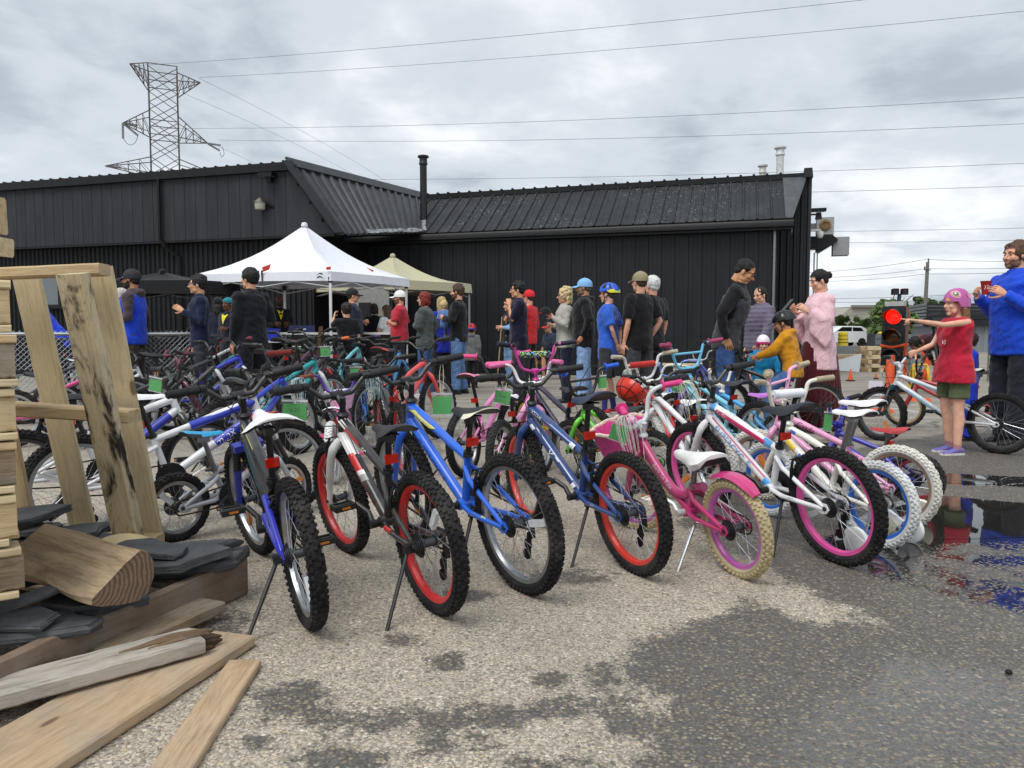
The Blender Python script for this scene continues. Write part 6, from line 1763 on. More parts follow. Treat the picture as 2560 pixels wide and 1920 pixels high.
    if shoes:
        for sd_ in (1, -1):
            A_2 = an[sd_]; x0 = A_2.x; y0 = A_2.y; zb = A_2.z - .085 * s; st_ = []
            for x, hw_, h in ((-.075, .026, .045), (-.06, .034, .075), (-.01, .036, .088), (.04, .040, .070), (.09, .046, .048), (.14, .046, .040), (.175, .036, .030), (.192, .014, .016)):
                ring = []
                for k in range(12):
                    a = 2 * PI * k / 12; zz = max(0.0, .5 + .5 * math.sin(a)) ** .8
                    ring.append(V((x0 + x * s, y0 + hw_ * math.cos(a) * s, zb + .002 + h * zz * s)))
                st_.append(ring)
            so2 = MB().loft(st_).build('shoe', plain(shoes, .7, 0, 'shoe_upper', .2, 30), root)
            sl2 = [[V((x0 + x * s, y0 + hw_ * 1.06 * c * s, zb + z)) for c, z in ((-1, .0), (1, .0), (1, .022 * s), (-1, .022 * s))] for x, hw_ in ((-.078, .022), (-.06, .034), (0, .036), (.09, .046), (.15, .044), (.196, .016))]
            MB().loft(sl2).build('sole', plain('#cfcac0' if shoes not in ('#2a2a2c', '#1a1a1c') else '#242424', .8, 0, 'sole_rubber'), so2)
    if bag:
        st_ = MB(); pts = [up((.13, -.10, 1.10)), up((.135, -.02, 1.25)), up((.09, .07, 1.42)), up((.0, .10, 1.475)), up((-.10, .05, 1.38)), up((-.15, -.04, 1.20)), up((-.14, -.12, 1.02))]
        st_.tube(smooth_path(pts, 5), .014 * s, 6, flat=.3).build('bag_strap', fabric(bag, .3), root)
        solid('shoulder_bag', MB().ell(up((-.10, -.17, .98)), (.09 * s, .055 * s, .075 * s), 14, 10), fabric(bag, .8), root, .011, 3)
    root['hm'] = 0
    return dict(root=root, wr=wr, el=el, sh=sh, HM=HM, s=s, body=body)
def hold(p_, sd_, off=(0, 0, 0)):                             # world point of a hand
    r = p_['root']; q = p_['wr'][sd_] + (p_['wr'][sd_] - p_['el'][sd_]).normalized() * .07 * p_['s'] + V(off)
    return Matrix.Translation(r.location) @ r.rotation_euler.to_matrix().to_4x4() @ q
def on_cloth(p_, gi, shapes, origin, direction, up_, m, name, lift=.004):  # flat print projected on a garment (after flush), local coordinates
    root = p_['root']; go = bpy.data.objects[root['g%d' % gi]]
    bm = bmesh.new(); bm.from_mesh(go.data); tr_ = BVHTree.FromBMesh(bm); bm.free()
    d = V(direction).normalized(); u_ = V(up_); u_ = (u_ - d * u_.dot(d)).normalized(); r_ = d.cross(u_)
    vs, fs = shapes; out_ = []
    for q in vs:
        o = V(origin) + r_ * q[0] + u_ * q[1]
        h = tr_.ray_cast(o, d)
        out_.append((h[0] + h[1] * lift) if h[0] is not None else o + d * .2)
    mb = MB(); mb.add(out_, fs)
    return mb.build(name, m, go, False)
def PP(px, py, H): return G(px, py, H)
def top(px, py, H, **k): return PP(px, py, H)
F_ = 'people waiting by the canopies'
S_ = lambda c, **k: dict(c=c, **k)
D180 = R(180)
# ---- left group
person('person in a bright blue hooded jacket bending down behind the pallet frame', PP(150, 757, 1.52), R(200), 1.70, '#d0a58c', 'm', [S_('#1f44d8', hood=True, hem=.80)], ('#24262b', 1, 'fabric'), ('reach', 'reach'), ('short', '#3a2a20'), lean=34, head=(0, 20), group=F_)
person('grey haired woman in a blue vest peeking out behind the bearded man', PP(303, 722, 1.62), R(196), 1.62, '#e0b49c', 'f', [S_('#2a2c34'), S_('#1f46c8', sleeve=0)], ('#24262b', 1, 'fabric'), ('down', 'down'), ('bob', '#b9b6b2'), group=F_)
pm3 = person('bearded man in a black cap and blue vest over a brown hoodie', PP(330, 672, 1.82), R(182), 1.80, '#b98866', 'm', [S_('#453a40', hood=True, hem=.88), S_('#1f46cc', sleeve=0, hem=.84, name='vest', top=1.475)], ('#3a3028', 1, 'fabric'), ('bent', 'bent'), ('side', '#17120f'), hat=('cap', '#23242a'), beard='#17120f', group=F_, w=1.05)
person('man with glasses in a navy zip pullover gesturing with one hand', PP(497, 690, 1.74), R(205), 1.74, '#d6a684', 'm', [S_('#131c38', collar=True, hem=.86)], ('#32343c', 1, 'fabric'), ('gesture', 'down'), ('short', '#15110f'), glasses='light', group=F_, head=(-6, 0))
person('dark haired woman in a navy coat with her back turned behind the navy pullover', PP(545, 745, 1.62), R(100), 1.62, '#c8987a', 'f', [S_('#1a2233', hem=.70)], ('#1d1f26', 1, 'fabric'), ('bent', 'bent'), ('long', '#14110f'), hat=('beanie', '#1d1d20'), group=F_)
pm6 = person('smiling woman with a teal head wrap and yellow top', PP(570, 742, 1.62), R(250), 1.60, '#6a4430', 'f', [S_('#1a1d2c', hem=.8)], ('#1d1f26', 1, 'fabric'), ('bent', 'down'), ('short', '#14110f'), hat=('wrap', '#1f7f8c'), group=F_)
person('young man in a black jacket and shorts seen from behind', PP(625, 672, 1.79), R(142), 1.78, '#cf9f80', 'm', [S_('#14161c', collar=True, hem=.80, so=.006, grow=.02)], ('#171a22', .55, 'fabric'), ('down', 'bent'), ('side', '#120f0e'), socks='#e4e4e2', shoes='#e0e0de', group=F_, w=1.08, head=(20, 0))
pm8 = person('bald bearded man in a black cardigan over a yellow shirt behind the table', PP(697, 737, 1.76), R(300), 1.76, '#5e3d2b', 'm', [S_('#121317', hem=.82, name='cardigan')], ('#17191f', 1, 'fabric'), ('bent', 'bent'), ('bald', None), beard='#17120f', brow='#17120f', group=F_)
person('man in a black cap and dark blue shirt looking right under the canopy', PP(880, 720, 1.82), R(8), 1.80, '#cf9e82', 'm', [S_('#232c42', sleeve=.45, hem=.82)], ('#1b2130', 1, 'fabric'), ('bent', 'down'), ('short', '#2a2320'), hat=('cap', '#121316'), glasses='dark', group=F_, w=1.2, belly=.05)
person('boy with short dark hair in a black T-shirt under the canopy', PP(866, 760, 1.46), R(118), 1.46, '#e0ae90', 'm', [S_('#121317', sleeve=.42, hem=.84, so=.008)], ('#1b2234', 1, 'fabric'), (((.14, .06, -.08), (.22, .0, .10), 'hold'), 'down'), ('side', '#241a15'), headk=1.08, group=F_)
person('person with dark bobbed hair all in black in the queue', PP(935, 760, 1.62), R(100), 1.62, '#d3a488', 'f', [S_('#111216', hem=.74)], ('#111216', 1, 'fabric'), ('bent', 'bent'), ('bob', '#2a1c16'), group=F_)
person('girl with long brown hair and a grey hoodie over white', PP(966, 760, 1.60), R(150), 1.58, '#dcae94', 'f', [S_('#e3e3e6', sleeve=.42, hem=.90)], ('#1f2740', 1, 'fabric'), ('cross', 'cross'), ('long', '#5a4030'), group=F_)
person('man in a white cap and red T-shirt with folded arms', PP(1000, 727, 1.77), R(176), 1.76, '#dca58a', 'm', [S_('#b92f3e', sleeve=.45, hem=.82, so=.008)], ('#24262d', 1, 'fabric'), ('cross', 'bent'), ('capcut', '#5a4232'), hat=('cap', '#e6e6e4'), glasses='sun', beard='#6a5040', group=F_, w=1.15, belly=.04)
person('woman with red hair in a grey fleece and jeans with a crossbody bag', PP(1062, 729, 1.67), R(168), 1.66, '#e2b49e', 'f', [S_('#4b5150', hem=.86, so=.012, grow=.022, cuff=.05)], ('#3d5a86', 1, 'denim'), ('cross', 'hips'), ('bob', '#7a2418'), glasses='sun', bag='#26272c', group=F_, w=1.12, shoes='#b8b4c4')
person('woman with wavy blond hair mostly hidden behind the man holding a toddler', PP(1104, 742, 1.64), R(120), 1.64, '#e0b49c', 'f', [S_('#2333a8', sleeve=.42, hem=.72)], ('#15171d', 1, 'fabric'), ('bent', 'bent'), ('long', '#b29a6c'), group=F_)
pm17 = person('man in a black sweater and blue jeans holding a toddler', PP(1146, 711, 1.82), R(168), 1.81, '#d9a88c', 'm', [S_('#141519', collar=True, hem=.84)], ('#5a79a4', 1, 'denim', .01), ('carry', 'carry'), ('short', '#4a3526'), beard='#5a4232', group=F_, w=1.12)
rt = pm17['root']
tq = rt.location + rt.rotation_euler.to_matrix() @ V((.24, .02, 0))
person('toddler in a denim jacket carried on the arm of the man in the black sweater', tq, R(60), .86, '#e6b8a0', 'c', [S_('#5f7fb4', hem=.88)], ('#4a6496', 1, 'denim'), ('bent', 'bent'), ('side', '#d8bc86'), stance='sit', headk=1.4, group=F_, base=.90, shoes='#7a5a48', legpts={1: ((.14, .08, .26), (.16, .08, .10)), -1: ((.14, -.08, .26), (.16, -.08, .10))})
person('child in a red helmet and grey hoodie seen from behind by the black wall', PP(1180, 808, 1.20), R(80), 1.16, '#e0b49c', 'c', [S_('#6d7072', hood=True, hem=.76, so=.012)], ('#191b20', 1, 'fabric'), ('down', 'down'), ('short', '#3a2a20'), hat=('helmet', '#c8281e', '#1f3f98'), headk=1.18, group=F_)
person('person in a red cap and red shirt standing behind the man in navy', PP(1323, 727, 1.76), R(150), 1.76, '#d9a88c', 'm', [S_('#c2242c', hem=.82)], ('#23262c', 1, 'fabric'), ('down', 'down'), ('capcut', '#3a2a20'), hat=('cap', '#cf2024'), group=F_)
person('person in a black vest over light blue sleeves half hidden by the man in navy', PP(1274, 748, 1.68), R(200), 1.66, '#d8a88e', 'm', [S_('#7fa6cc', hem=.86), S_('#15161a', sleeve=0, hem=.84)], ('#6f8fb4', 1, 'denim'), ('bent', 'bent'), ('short', '#5a4636'), group=F_)
person('man in a dark navy shirt and grey trousers with a hand on his chin', PP(1297, 706, 1.77), R(182), 1.77, '#d3a07c', 'm', [S_('#15162e', sleeve=.55, hem=.76, so=.010, grow=.018, collar=True)], ('#2d2f35', 1, 'fabric', .02), ('chin', 'cross'), ('short', '#0f0d0c'), glasses='light', group=F_, w=1.08)
pm22 = person('woman with curly blond hair, sunglasses and a pale grey jacket', PP(1414, 721, 1.66), R(186), 1.66, '#dba88e', 'f', [S_('#a9a79f', hem=.86, collar=True, so=.008, grow=.02)], ('#1c2236', 1, 'fabric'), ('phone', 'bent'), ('curly', '#d2bd8e'), glasses='sun', brow='#8a7450', group=F_, w=1.1)
person('man in a light blue cap, black hoodie and faded jeans', PP(1462, 697, 1.78), R(172), 1.77, '#c9906e', 'm', [S_('#131418', hood=True, hem=.80, so=.010, grow=.022)], ('#7f9cc4', 1, 'denim', .02), ('pocket', 'pocket'), ('capcut', '#55504a'), hat=('cap', '#7fb2e2'), beard='#7a6a60', brow='#4a4038', group=F_, w=1.16, belly=.03)
pm24 = person('boy in a blue and yellow helmet and blue T-shirt with hands behind his back', PP(1522, 702, 1.66), R(158), 1.60, '#e2b298', 'c', [S_('#2f5fc4', sleeve=.44, hem=.74, so=.014, grow=.02)], ('#33343a', .50, 'fabric'), ('back', 'back'), ('short', '#5a4030'), hat=('helmet', '#1f55c8', '#d8d428'), glasses='sun', socks='#2a2a68', shoes='#a8222a', group=F_)
person('youth in a tan cap and black T-shirt looking at the wall', PP(1601, 680, 1.76), R(125), 1.75, '#deac92', 'm', [S_('#101114', sleeve=.45, hem=.80, so=.010)], ('#3a3b40', 1, 'fabric', .012), ('down', 'pocket'), ('side', '#3f2c20'), hat=('cap', '#8f8468'), group=F_, w=1.06)
person('white haired man hidden behind the youth in the tan cap', PP(1632, 690, 1.78), R(128), 1.76, '#dba690', 'm', [S_('#15161a', sleeve=.45, hem=.82)], ('#2b2d33', 1, 'fabric'), ('down', 'down'), ('side', '#e0ddd8'), brow='#b8b0a4', group=F_, w=1.12)
E2 = 'family group by the bicycles'
person('man with glasses in a black and grey jacket looking down at the children', PP(1818, 664, 1.69), R(-20), 1.76, '#c8946e', 'm', [S_('#15161a', hem=.84, collar=True, so=.006), S_('#3a3c42', sleeve=0, hem=.85, name='jacket_front', top=1.40)], ('#2f4c7c', 1, 'denim', .012), ('pocket', 'pocket'), ('buzz', '#0f0d0c'), glasses='dark', lean=13, head=(-4, 24), group=E2, w=1.0)
person('woman in a mauve quilted jacket looking down', PP(1902, 722, 1.60), R(215), 1.62, '#dcae92', 'f', [S_('#6a6276', hem=.74, hood=True, so=.018, grow=.028, quilt=.062, amp=.004, fold=.3)], ('#23252e', 1, 'fabric'), ('low', 'down'), ('pony', '#15110f'), head=(0, 14), group=E2)
person('toddler in a pink patterned helmet and bright blue jacket', AT(1905, 980, 8.5), R(262), .96, '#e0b094', 'c', [S_('#1583b4', hem=.74, so=.03, grow=.045)], ('#2a2c36', 1, 'fabric'), (((.06, .12, -.26), (.16, .10, -.42), 'relaxed'), ((.06, .12, -.26), (.16, .10, -.42), 'relaxed')), ('short', '#2a1c16'), hat=('skate', '#e8e4ec', '#d02a78', '#d86aa0'), headk=1.36, group=E2)
# rider: sits on his bicycle
seatw = G(2012, 1080)
pmY = person('boy in a mustard hoodie and black helmet sitting on a bicycle', V((2.82, 7.62, 0)), R(150), 1.24, '#b98a68', 'c', [S_('#c98a1c', hood=True, hem=.86, so=.020, grow=.026, cuff=.05)], ('#42608e', 1, 'denim', .02), (((.20, .03, -.17), (.42, .02, -.20), 'hold'), ((.20, .03, -.17), (.42, .02, -.20), 'hold')), ('short', '#17120f'), hat=('helmet', '#1c1d20'), headk=1.14, lean=12, head=(10, 10), group=E2, base=-.03, fine=True,
    legpts={1: ((.25, .13, .46), (.16, .14, .10)), -1: ((.28, -.13, .52), (.16, -.14, .19))})
pm31 = person('woman in a pale pink robe and dark red pleated skirt reading her phone', PP(2052, 676, 1.66), R(186), 1.66, '#dcae94', 'f', [S_('#e2bcc4', hem=.66, flare=.10, so=.018, grow=.026, cuff=.075, drop=True, sleeve=.9, amp=.0035, smooth=14, name='robe')], None, ('phone', 'phone'), ('bun', '#120f0e'), skirt='#4a1018', head=(0, 16), group=E2, fine=True, shoes='#1a1a1c')
E3 = 'people on the right'
pmG = person('girl in a pink bird helmet and red tank top pointing left', G(2378, 1133), R(186), 1.345, '#deb098', 'c', [S_('#b01c34', sleeve=0, hem=.78, flare=.13, grow=.020, amp=.012, name='tank_top', top=1.475)], ('#5b6548', .37, 'fabric'), (((.29, .02, -.03), (.58, -.02, .015), 'point'), ((.10, .06, -.24), (.30, .05, -.32), 'hold')), ('long', '#8a6844'), hat=('skate', '#b45a9c', '#b45a9c', '#a04a78'), headk=1.13, legk=1.28, w=1.06, socks='#a87880', shoes='#6a62a8', group=E3, fine=True)
pmB = person('tall bearded man in a bright blue hooded pullover holding a red paper cup', G(2522, 1108), R(190), 1.82, '#d9a68a', 'm', [S_('#1846c4', hem=.78, collar=True, so=.012, grow=.020, amp=.011, name='pullover', hood=True)], ('#20242e', 1, 'fabric', .03), ('cup', 'cup'), ('short', '#5a4030'), beard='#7a5a44', group=E3, w=1.12, belly=.03, fine=True, shoes='#1a1a1c', head=(6, -2))
person('child in royal blue trousers hidden behind the girl in red', G(2414, 1100), R(170), 1.0, '#e0b49c', 'c', [S_('#2038b8', hem=.60, grow=.03)], ('#1f3cb4', 1, 'fabric', .03), ('low', 'low'), ('short', '#4a3526'), headk=1.2, group=E3)
person('man in a maroon jacket bending over by the traffic light', V((7.22, 12.6, 0)), R(196), 1.70, '#8a5f48', 'm', [S_('#431f28', hem=.80, so=.01, grow=.02)], ('#17181c', 1, 'fabric'), ('reach', 'reach'), ('short', '#14110f'), lean=97, head=(0, -10), group=E3, w=1.1)
person('man in a navy T-shirt sitting by the black wall with a dark red cap', G(1385, 948), R(215), 1.74, '#c99a7c', 'm', [S_('#2a3446', sleeve=.45, hem=.88)], ('#2b2d33', .5, 'fabric'), ('low', 'low'), ('capcut', '#3a2a20'), hat=('cap', '#17181c', '#c0242a'), stance='sit', group=F_, lean=14, shoes='#d9d7d2')
flush()
# prints on clothes
VN = ([(-.062, .0), (.062, .0), (.045, -.05), (-.045, -.05), (.026, -.11), (-.026, -.11), (0, -.185)], [(0, 1, 2, 3), (3, 2, 4, 5), (5, 4, 6)])
for p_, z_, c_ in ((pm6, 1.47, '#dccb2a'), (pm8, 1.47, '#d8c922')):
    on_cloth(p_, 0, ([(x * p_['s'], y * p_['s']) for x, y in VN[0]], VN[1]), V((.5, 0, z_ * p_['s'])), (-1, 0, -.05), (0, 0, 1), fabric(c_, .4), 'shirt_front', .006)
SW = []
sv = [(-.050, .004), (-.044, .016), (-.034, .020), (-.036, .010), (-.030, .002), (-.016, .000), (.052, .024), (-.010, -.014), (-.034, -.018), (-.046, -.010)]
WP = plain('#eceef2', .6, 0, 'white_print', .04)
sh_ = pmB['sh'][1].lerp(pmB['el'][1], .42)
on_cloth(pmB, 0, ([(x * 1.15, y * 1.15) for x, y in sv], [(0, 1, 2, 3), (0, 3, 4, 9), (9, 4, 5, 8), (8, 5, 7), (5, 6, 7)]), sh_ + V((0, .35, 0)), (0, -1, 0), (.2, 0, 1), WP, 'logo_print', .009)
vs, fs = text_mesh('EST 9', .075, .2)
on_cloth(pm24, 0, ([(v.x, v.y + .05) for v in vs], fs), V((-.5, 0, 1.15)), (1, 0, 0), (0, 0, 1), plain('#9fb4d2', .7, 0, 'pale_print'), 'back_print')
vs, fs = text_mesh('17', .085, .0)
on_cloth(pm24, 0, ([(v.x, v.y - .05) for v in vs], fs), V((-.5, 0, 1.15)), (1, 0, 0), (0, 0, 1), plain('#b8674a', .7, 0, 'orange_print'), 'back_print')
vs, fs = text_mesh('Vi', .055, .35)
on_cloth(pmG, 0, ([(v.x, v.y) for v in vs], fs), V((.5, .02, .93)), (-1, 0, 0), (0, 0, 1), WP, 'lettering')
# things in hands
def cup(at):
    o = empty('paper_cup', at, R(20), 'red paper coffee cup in the hand of the man in blue', 'cup')
    MB().lathe([(.030, 0), (.043, .115), (.045, .118), (.041, .118), (.029, .01)], 20).build('cup', plain('#a8141e', .5, 0, 'printed_paper', .06), o)
    MB().lathe([(.0458, .112), (.0462, .121), (.043, .121)], 20).build('lip', plain('#8c1018', .5), o)
    mb = MB(); vs, fs = text_mesh('Tim', .052, .35)
    pr = []
    for v in vs:
        a = R(-120) + v.x / .040; z = .062 + v.y; r = .030 + .013 * z / .115 + .0012; pr.append((r * math.cos(a), r * math.sin(a), z))
    mb.add(pr, fs); mb.build('lettering', WP, o, False)
q = hold(pmB, -1); q2 = hold(pmB, 1)
cup((q + q2) / 2 + V((-.03, -.035, -.035)))
q = hold(pm31, -1)
ph = empty('mobile_phone', q + V((-.05, -.01, .03)), R(186), 'black mobile phone held by the woman in the pink robe', 'phone')
ph.rotation_euler = (0, R(-40), R(186))
MB().box((0, 0, 0), (.010, .072, .15)).build('case', plain('#17181b', .3), ph); MB().box((-.006, 0, 0), (.002, .066, .142)).build('screen', plain('#30343a', .1), ph)
q = hold(pm22, 1)
cp = empty('baseball_cap', q + V((-.06, -.02, .02)), R(186), 'black and red cap in the hands of the woman with curly blond hair', 'cap')
MB().lathe([(.085, 0), (.08, .04), (.055, .075), (.01, .09)], 16).build('crown', fabric('#17181c', .4), cp)
MB().poly([(.06, -.07, .0), (.15, -.05, -.01), (.165, 0, -.012), (.15, .05, -.01), (.06, .07, 0)], .006).build('brim', fabric('#c0202a', .2), cp)
# bird face on the girl's helmet: eye, beak, wing on the side towards the camera
hm = pmG['HM']; gb = pmG['body']; hobj = [c for c in gb.children if c.name.startswith('helmet')][0]
bm = bmesh.new(); bm.from_mesh(hobj.data); HB_ = BVHTree.FromBMesh(bm); bm.free()
def on_helmet(pts, m, nm, lift=.003):
    o_ = []
    for (x, z) in pts:
        a = hm @ V((x, .4, z)); b = hm @ V((x, 0, z)); h = HB_.ray_cast(a, (b - a).normalized())
        o_.append(h[0] + h[1] * lift if h[0] is not None else hm @ V((x, .06, z)))
    n = len(o_); c = sum(o_, V((0, 0, 0))) / n
    mb = MB(); mb.add(o_ + [c + (c - hm @ V((c.x * 0 - .02, 0, .05))).normalized() * .001], [(i, (i + 1) % n, n) for i in range(n)]); mb.build(nm, m, hobj, False)
circ = lambda cx, cz, r, n=18: [(cx + r * math.cos(2 * PI * i / n), cz + r * math.sin(2 * PI * i / n)) for i in range(n)]
on_helmet(circ(.040, .088, .036), plain('#d88aa8', .4), 'eye_patch', .003); on_helmet(circ(.044, .090, .025), plain('#e6d8a8', .4), 'eye_ring', .005); on_helmet(circ(.045, .091, .020), plain('#2a2a30', .3), 'pupil', .007); on_helmet(circ(.048, .095, .007), plain('#f0f0ee', .3), 'glint', .009)
on_helmet([(.083, .030), (.100, .030), (.094, .062)], plain('#e0c02a', .4), 'beak', .004)
on_helmet([(-.095, .060), (-.062, .055), (-.050, .080), (-.060, .105), (-.085, .100), (-.100, .082)], plain('#d87a9a', .4), 'wing', .005)
# ================================================================== wood, slate and pallets in the left foreground
def plank(name, a, b, wd, th, m, parent=None, up_=(0, 0, 1), jag=0.0, label=None, cat=None, group=None, seed=1, seg=10):
    a, b = V(a), V(b); c = (a + b) / 2; x = (b - a); L_ = x.length; x.normalize()
    y = V(up_).cross(x).normalized(); z = x.cross(y)
    M = Matrix(((x.x, y.x, z.x, c.x), (x.y, y.y, z.y, c.y), (x.z, y.z, z.z, c.z), (0, 0, 0, 1)))
    rr = random.Random(seed); mb = MB(); rings = []
    for i in range(seg + 1):
        f = i / seg; xx = -L_ / 2 + L_ * f; j = lambda k: (rr.random() - .5) * k
        w2, t2 = wd / 2 + j(wd * .014), th / 2 + j(th * .05); bv = min(.006, th * .18)
        ex = (jag * (rr.random() - .3) if i in (0, seg) else 0)
        rings.append([V((xx + (j(jag) if i == seg else 0), sy * (w2 - (bv if k else 0)), sz_ * (t2 - (0 if k else bv)))) for sy, sz_, k in ((-1, -1, 0), (-1, -1, 1), (1, -1, 1), (1, -1, 0), (1, 1, 0), (1, 1, 1), (-1, 1, 1), (-1, 1, 0))])
    mb.loft(rings)
    me = mb.mesh(name, [m], True, 30)
    o = put(name, me, parent, M if parent is None else Matrix.Translation(-parent.location) @ M)
    if label: tag(o, label, cat, group)
    return o
PINE = wood('#d4c29c', '#ae976e', .0, 1, .12); PINE2 = wood('#c8b088', '#987e58', .0, 1, .12); STAINW = wood('#cfbf9c', '#9c8662', 1.0, 1, .16); WEATH = wood('#b3aba0', '#7d756c', .25, 1.0, .55); OLDW = wood('#8f7c64', '#5a4a3a', .3, 1, .35); GREYB = wood('#84705e', '#645344', .1, 1, .25); TANP = wood('#bba283', '#957a58', .14, 1, .22)
SLATE_T = NT('slate'); sp_ = SLATE_T.coord(); sn = SLATE_T.noise(sp_, 7, 6, .65); sn2 = SLATE_T.noise(SLATE_T.mapping(sp_, (1, 1, 9)), 14, 5, .6)
SLATE = SLATE_T.principled(SLATE_T.ramp(sn, [(.25, (.030, .033, .036)), (.5, (.065, .070, .075)), (.8, (.13, .135, .14))]), SLATE_T.math('ADD', .5, SLATE_T.math('MULTIPLY', sn, .25)), normal=SLATE_T.bump(SLATE_T.math('ADD', sn, sn2), .6, .02))
pf = empty('leaning_pallet', G(300, 1380), 0, 'pale wooden pallet standing on edge and leaning left, one board blackened', 'pallet')
def pbar(nm, a, Da, b, Db, wd, th, m, up_=(0, 1, 0), seed=1): return plank(nm, AT(*a, Da), AT(*b, Db), wd, th, m, pf, up_, seed=seed)
pbar('board', (182, 684), 2.72, (322, 1345), 2.92, .108, .048, STAINW, (.12, 1, 0), 3)
pbar('board', (242, 668), 3.03, (372, 1345), 3.16, .125, .022, PINE, (.05, 1, 0), 4)
pbar('board', (66, 690), 3.06, (212, 1335), 3.18, .110, .022, PINE, (.05, 1, 0), 5)
pbar('board', (-70, 690), 3.06, (62, 1335), 3.18, .110, .022, PINE2, (.05, 1, 0), 6)
pbar('stringer', (-130, 690), 2.90, (262, 674), 2.93, .095, .042, PINE2, (0, 0, 1), 7)
pbar('stringer', (-130, 1012), 2.92, (336, 1040), 2.95, .110, .050, PINE2, (0, 0, 1), 8)
pbar('stringer', (-130, 1345), 3.06, (400, 1350), 3.10, .095, .042, PINE2, (0, 0, 1), 9)
# stack of pallets cut by the left edge
stk = [(0, 35), (1, 38), (2, 30), (3, 26), (4, 24), (5, 36)]
zt = 1.145; dS = 2.15
for i, (k, ex) in enumerate(stk):
    cx = AT(ex, 900, dS).x; hgt = .142
    o = empty('stacked_pallet', (cx, dS, zt - hgt), R(37 + random.uniform(-3, 3)), ['topmost', 'second from the top', 'third from the top', 'fourth from the top', 'fifth from the top', 'lowest'][i] + ' pallet of the stack at the left edge', 'pallet', 'pallets stacked at the left edge')
    for j in range(5): plank('board', V((-1.0, j * .21 - .06, hgt - .012)) + o.location, V((random.uniform(-.012, .004), j * .21 - .06, hgt - .012)) + o.location, .10, .022, PINE2 if (i + j) % 2 else PINE, o, seed=i * 7 + j)
    for j in range(3): plank('board', V((-1.0, j * .40 - .06, .011)) + o.location, V((random.uniform(-.03, .0), j * .40 - .06, .011)) + o.location, .10, .020, PINE, o, seed=i * 5 + j)
    for j in range(3): plank('block', V((-.12 - .40 * j, -.10, hgt / 2 - .002)) + o.location, V((-.12 - .40 * j, .85, hgt / 2 - .002)) + o.location, .10 if j else .12, hgt - .048, wood('#a98c60', '#7a6038', .2), o, seed=i + j * 3)
    for j in range(3): plank('block', V((-.14, j * .40 - .055, hgt / 2)) + o.location, V((-.006, j * .40 - .055, hgt / 2)) + o.location, .095, hgt - .046, OLDW if (i + j) % 2 else PINE2, o, seed=i + j * 11)
    zt -= hgt + .004
o = empty('stacked_board', AT(-20, 590, dS), 0, 'loose board end sticking out high at the left edge', 'board')
plank('board', V((-.5, 0, 0)) + o.location, V((.028, 0, -.03)) + o.location, .10, .05, PINE, o); plank('block', V((-.6, 0, -.085)) + o.location, V((-.06, 0, -.085)) + o.location, .10, .11, PINE2, o)
plank('board', V((-.5, 0, .05)) + o.location, V((.012, 0, .06)) + o.location, .10, .10, PINE2, o)
# low pallet under the slates
de = V((-.342, -.94, 0)); dl = V((-.94, .342, 0)); P0 = V((-1.085, 2.86, 0))
lp = empty('low_pallet', P0, 0, 'weathered pallet lying flat under slabs of slate', 'pallet')
for i in range(6):
    q = P0 + de * (.06 + i * .175) + V((0, 0, .118)) + dl * (.02 + .02 * (i % 3))
    plank('board', q, q + dl * 1.2, .10, .020, PINE if i in (2, 4) else OLDW if i % 2 else PINE2, lp, seed=i + 20)
for k in (.03, .55, 1.1):
    q = P0 + dl * k + V((0, 0, .06)); plank('stringer', q, q + de * 1.05, .045, .09, OLDW, lp, seed=40)
plank('edge_board', P0 - dl * .045 + V((0, 0, .072)) - de * .03, P0 - dl * .045 + de * 1.15 + V((0, 0, .072)), .036, .142, GREYB, None, (0, 0, 1), label='long grey brown board on edge along the low pallet', cat='board', seed=51)
plank('short_plank', G(530, 1512, .05), G(240, 1640, .05), .12, .04, OLDW, None, label='short worn plank wedged between the edge board and the white plank', cat='plank', seed=52)
plank('wide_plank', G(545, 1592, .02), G(-40, 1945, .02), .27, .036, TANP, None, label='wide tan plank with a dark knot lying on the gravel', cat='plank', seed=53)
plank('weathered_plank', G(492, 1600, .068), G(-80, 1752, .072), .135, .044, WEATH, None, jag=.09, label='weathered white plank with a rotten broken end', cat='plank', seed=54, seg=18)
plank('narrow_plank', G(612, 1658, .012), G(388, 1985, .012), .098, .022, TANP, None, label='narrow plank lying alone on the pavement', cat='plank', seed=55)
wp_ = bpy.data.objects['weathered_plank']; rr = random.Random(9); e_x = (G(492, 1600, .075) - G(-80, 1752, .085)).length / 2
ROT = wood('#4a3828', '#241a12', .6, 1.5); ROT2 = wood('#7d6650', '#4a3a2a', .5, 1.5)
sx_ = -1 if (wp_.matrix_basis @ V((e_x, 0, 0))).x < (wp_.matrix_basis @ V((-e_x, 0, 0))).x else 1
for k in range(16):
    yy, zz = rr.uniform(-.062, .062), rr.uniform(-.018, .022); l0, l1 = rr.uniform(.10, .30), rr.uniform(-.02, .075); t_ = rr.uniform(.010, .022)
    mb = MB().tube([(sx_ * (e_x - l0), yy, zz), (sx_ * (e_x - l0 * .4), yy + rr.uniform(-.004, .004), zz + .002), (sx_ * (e_x + l1 * .6), yy, zz), (sx_ * (e_x + l1), yy, zz - .003)], [t_ * .5, t_ * 1.1, t_ * .8, t_ * .15], 5, flat=.6)
    mb.build('splinter', ROT if k % 3 else ROT2, wp_, True, 25)
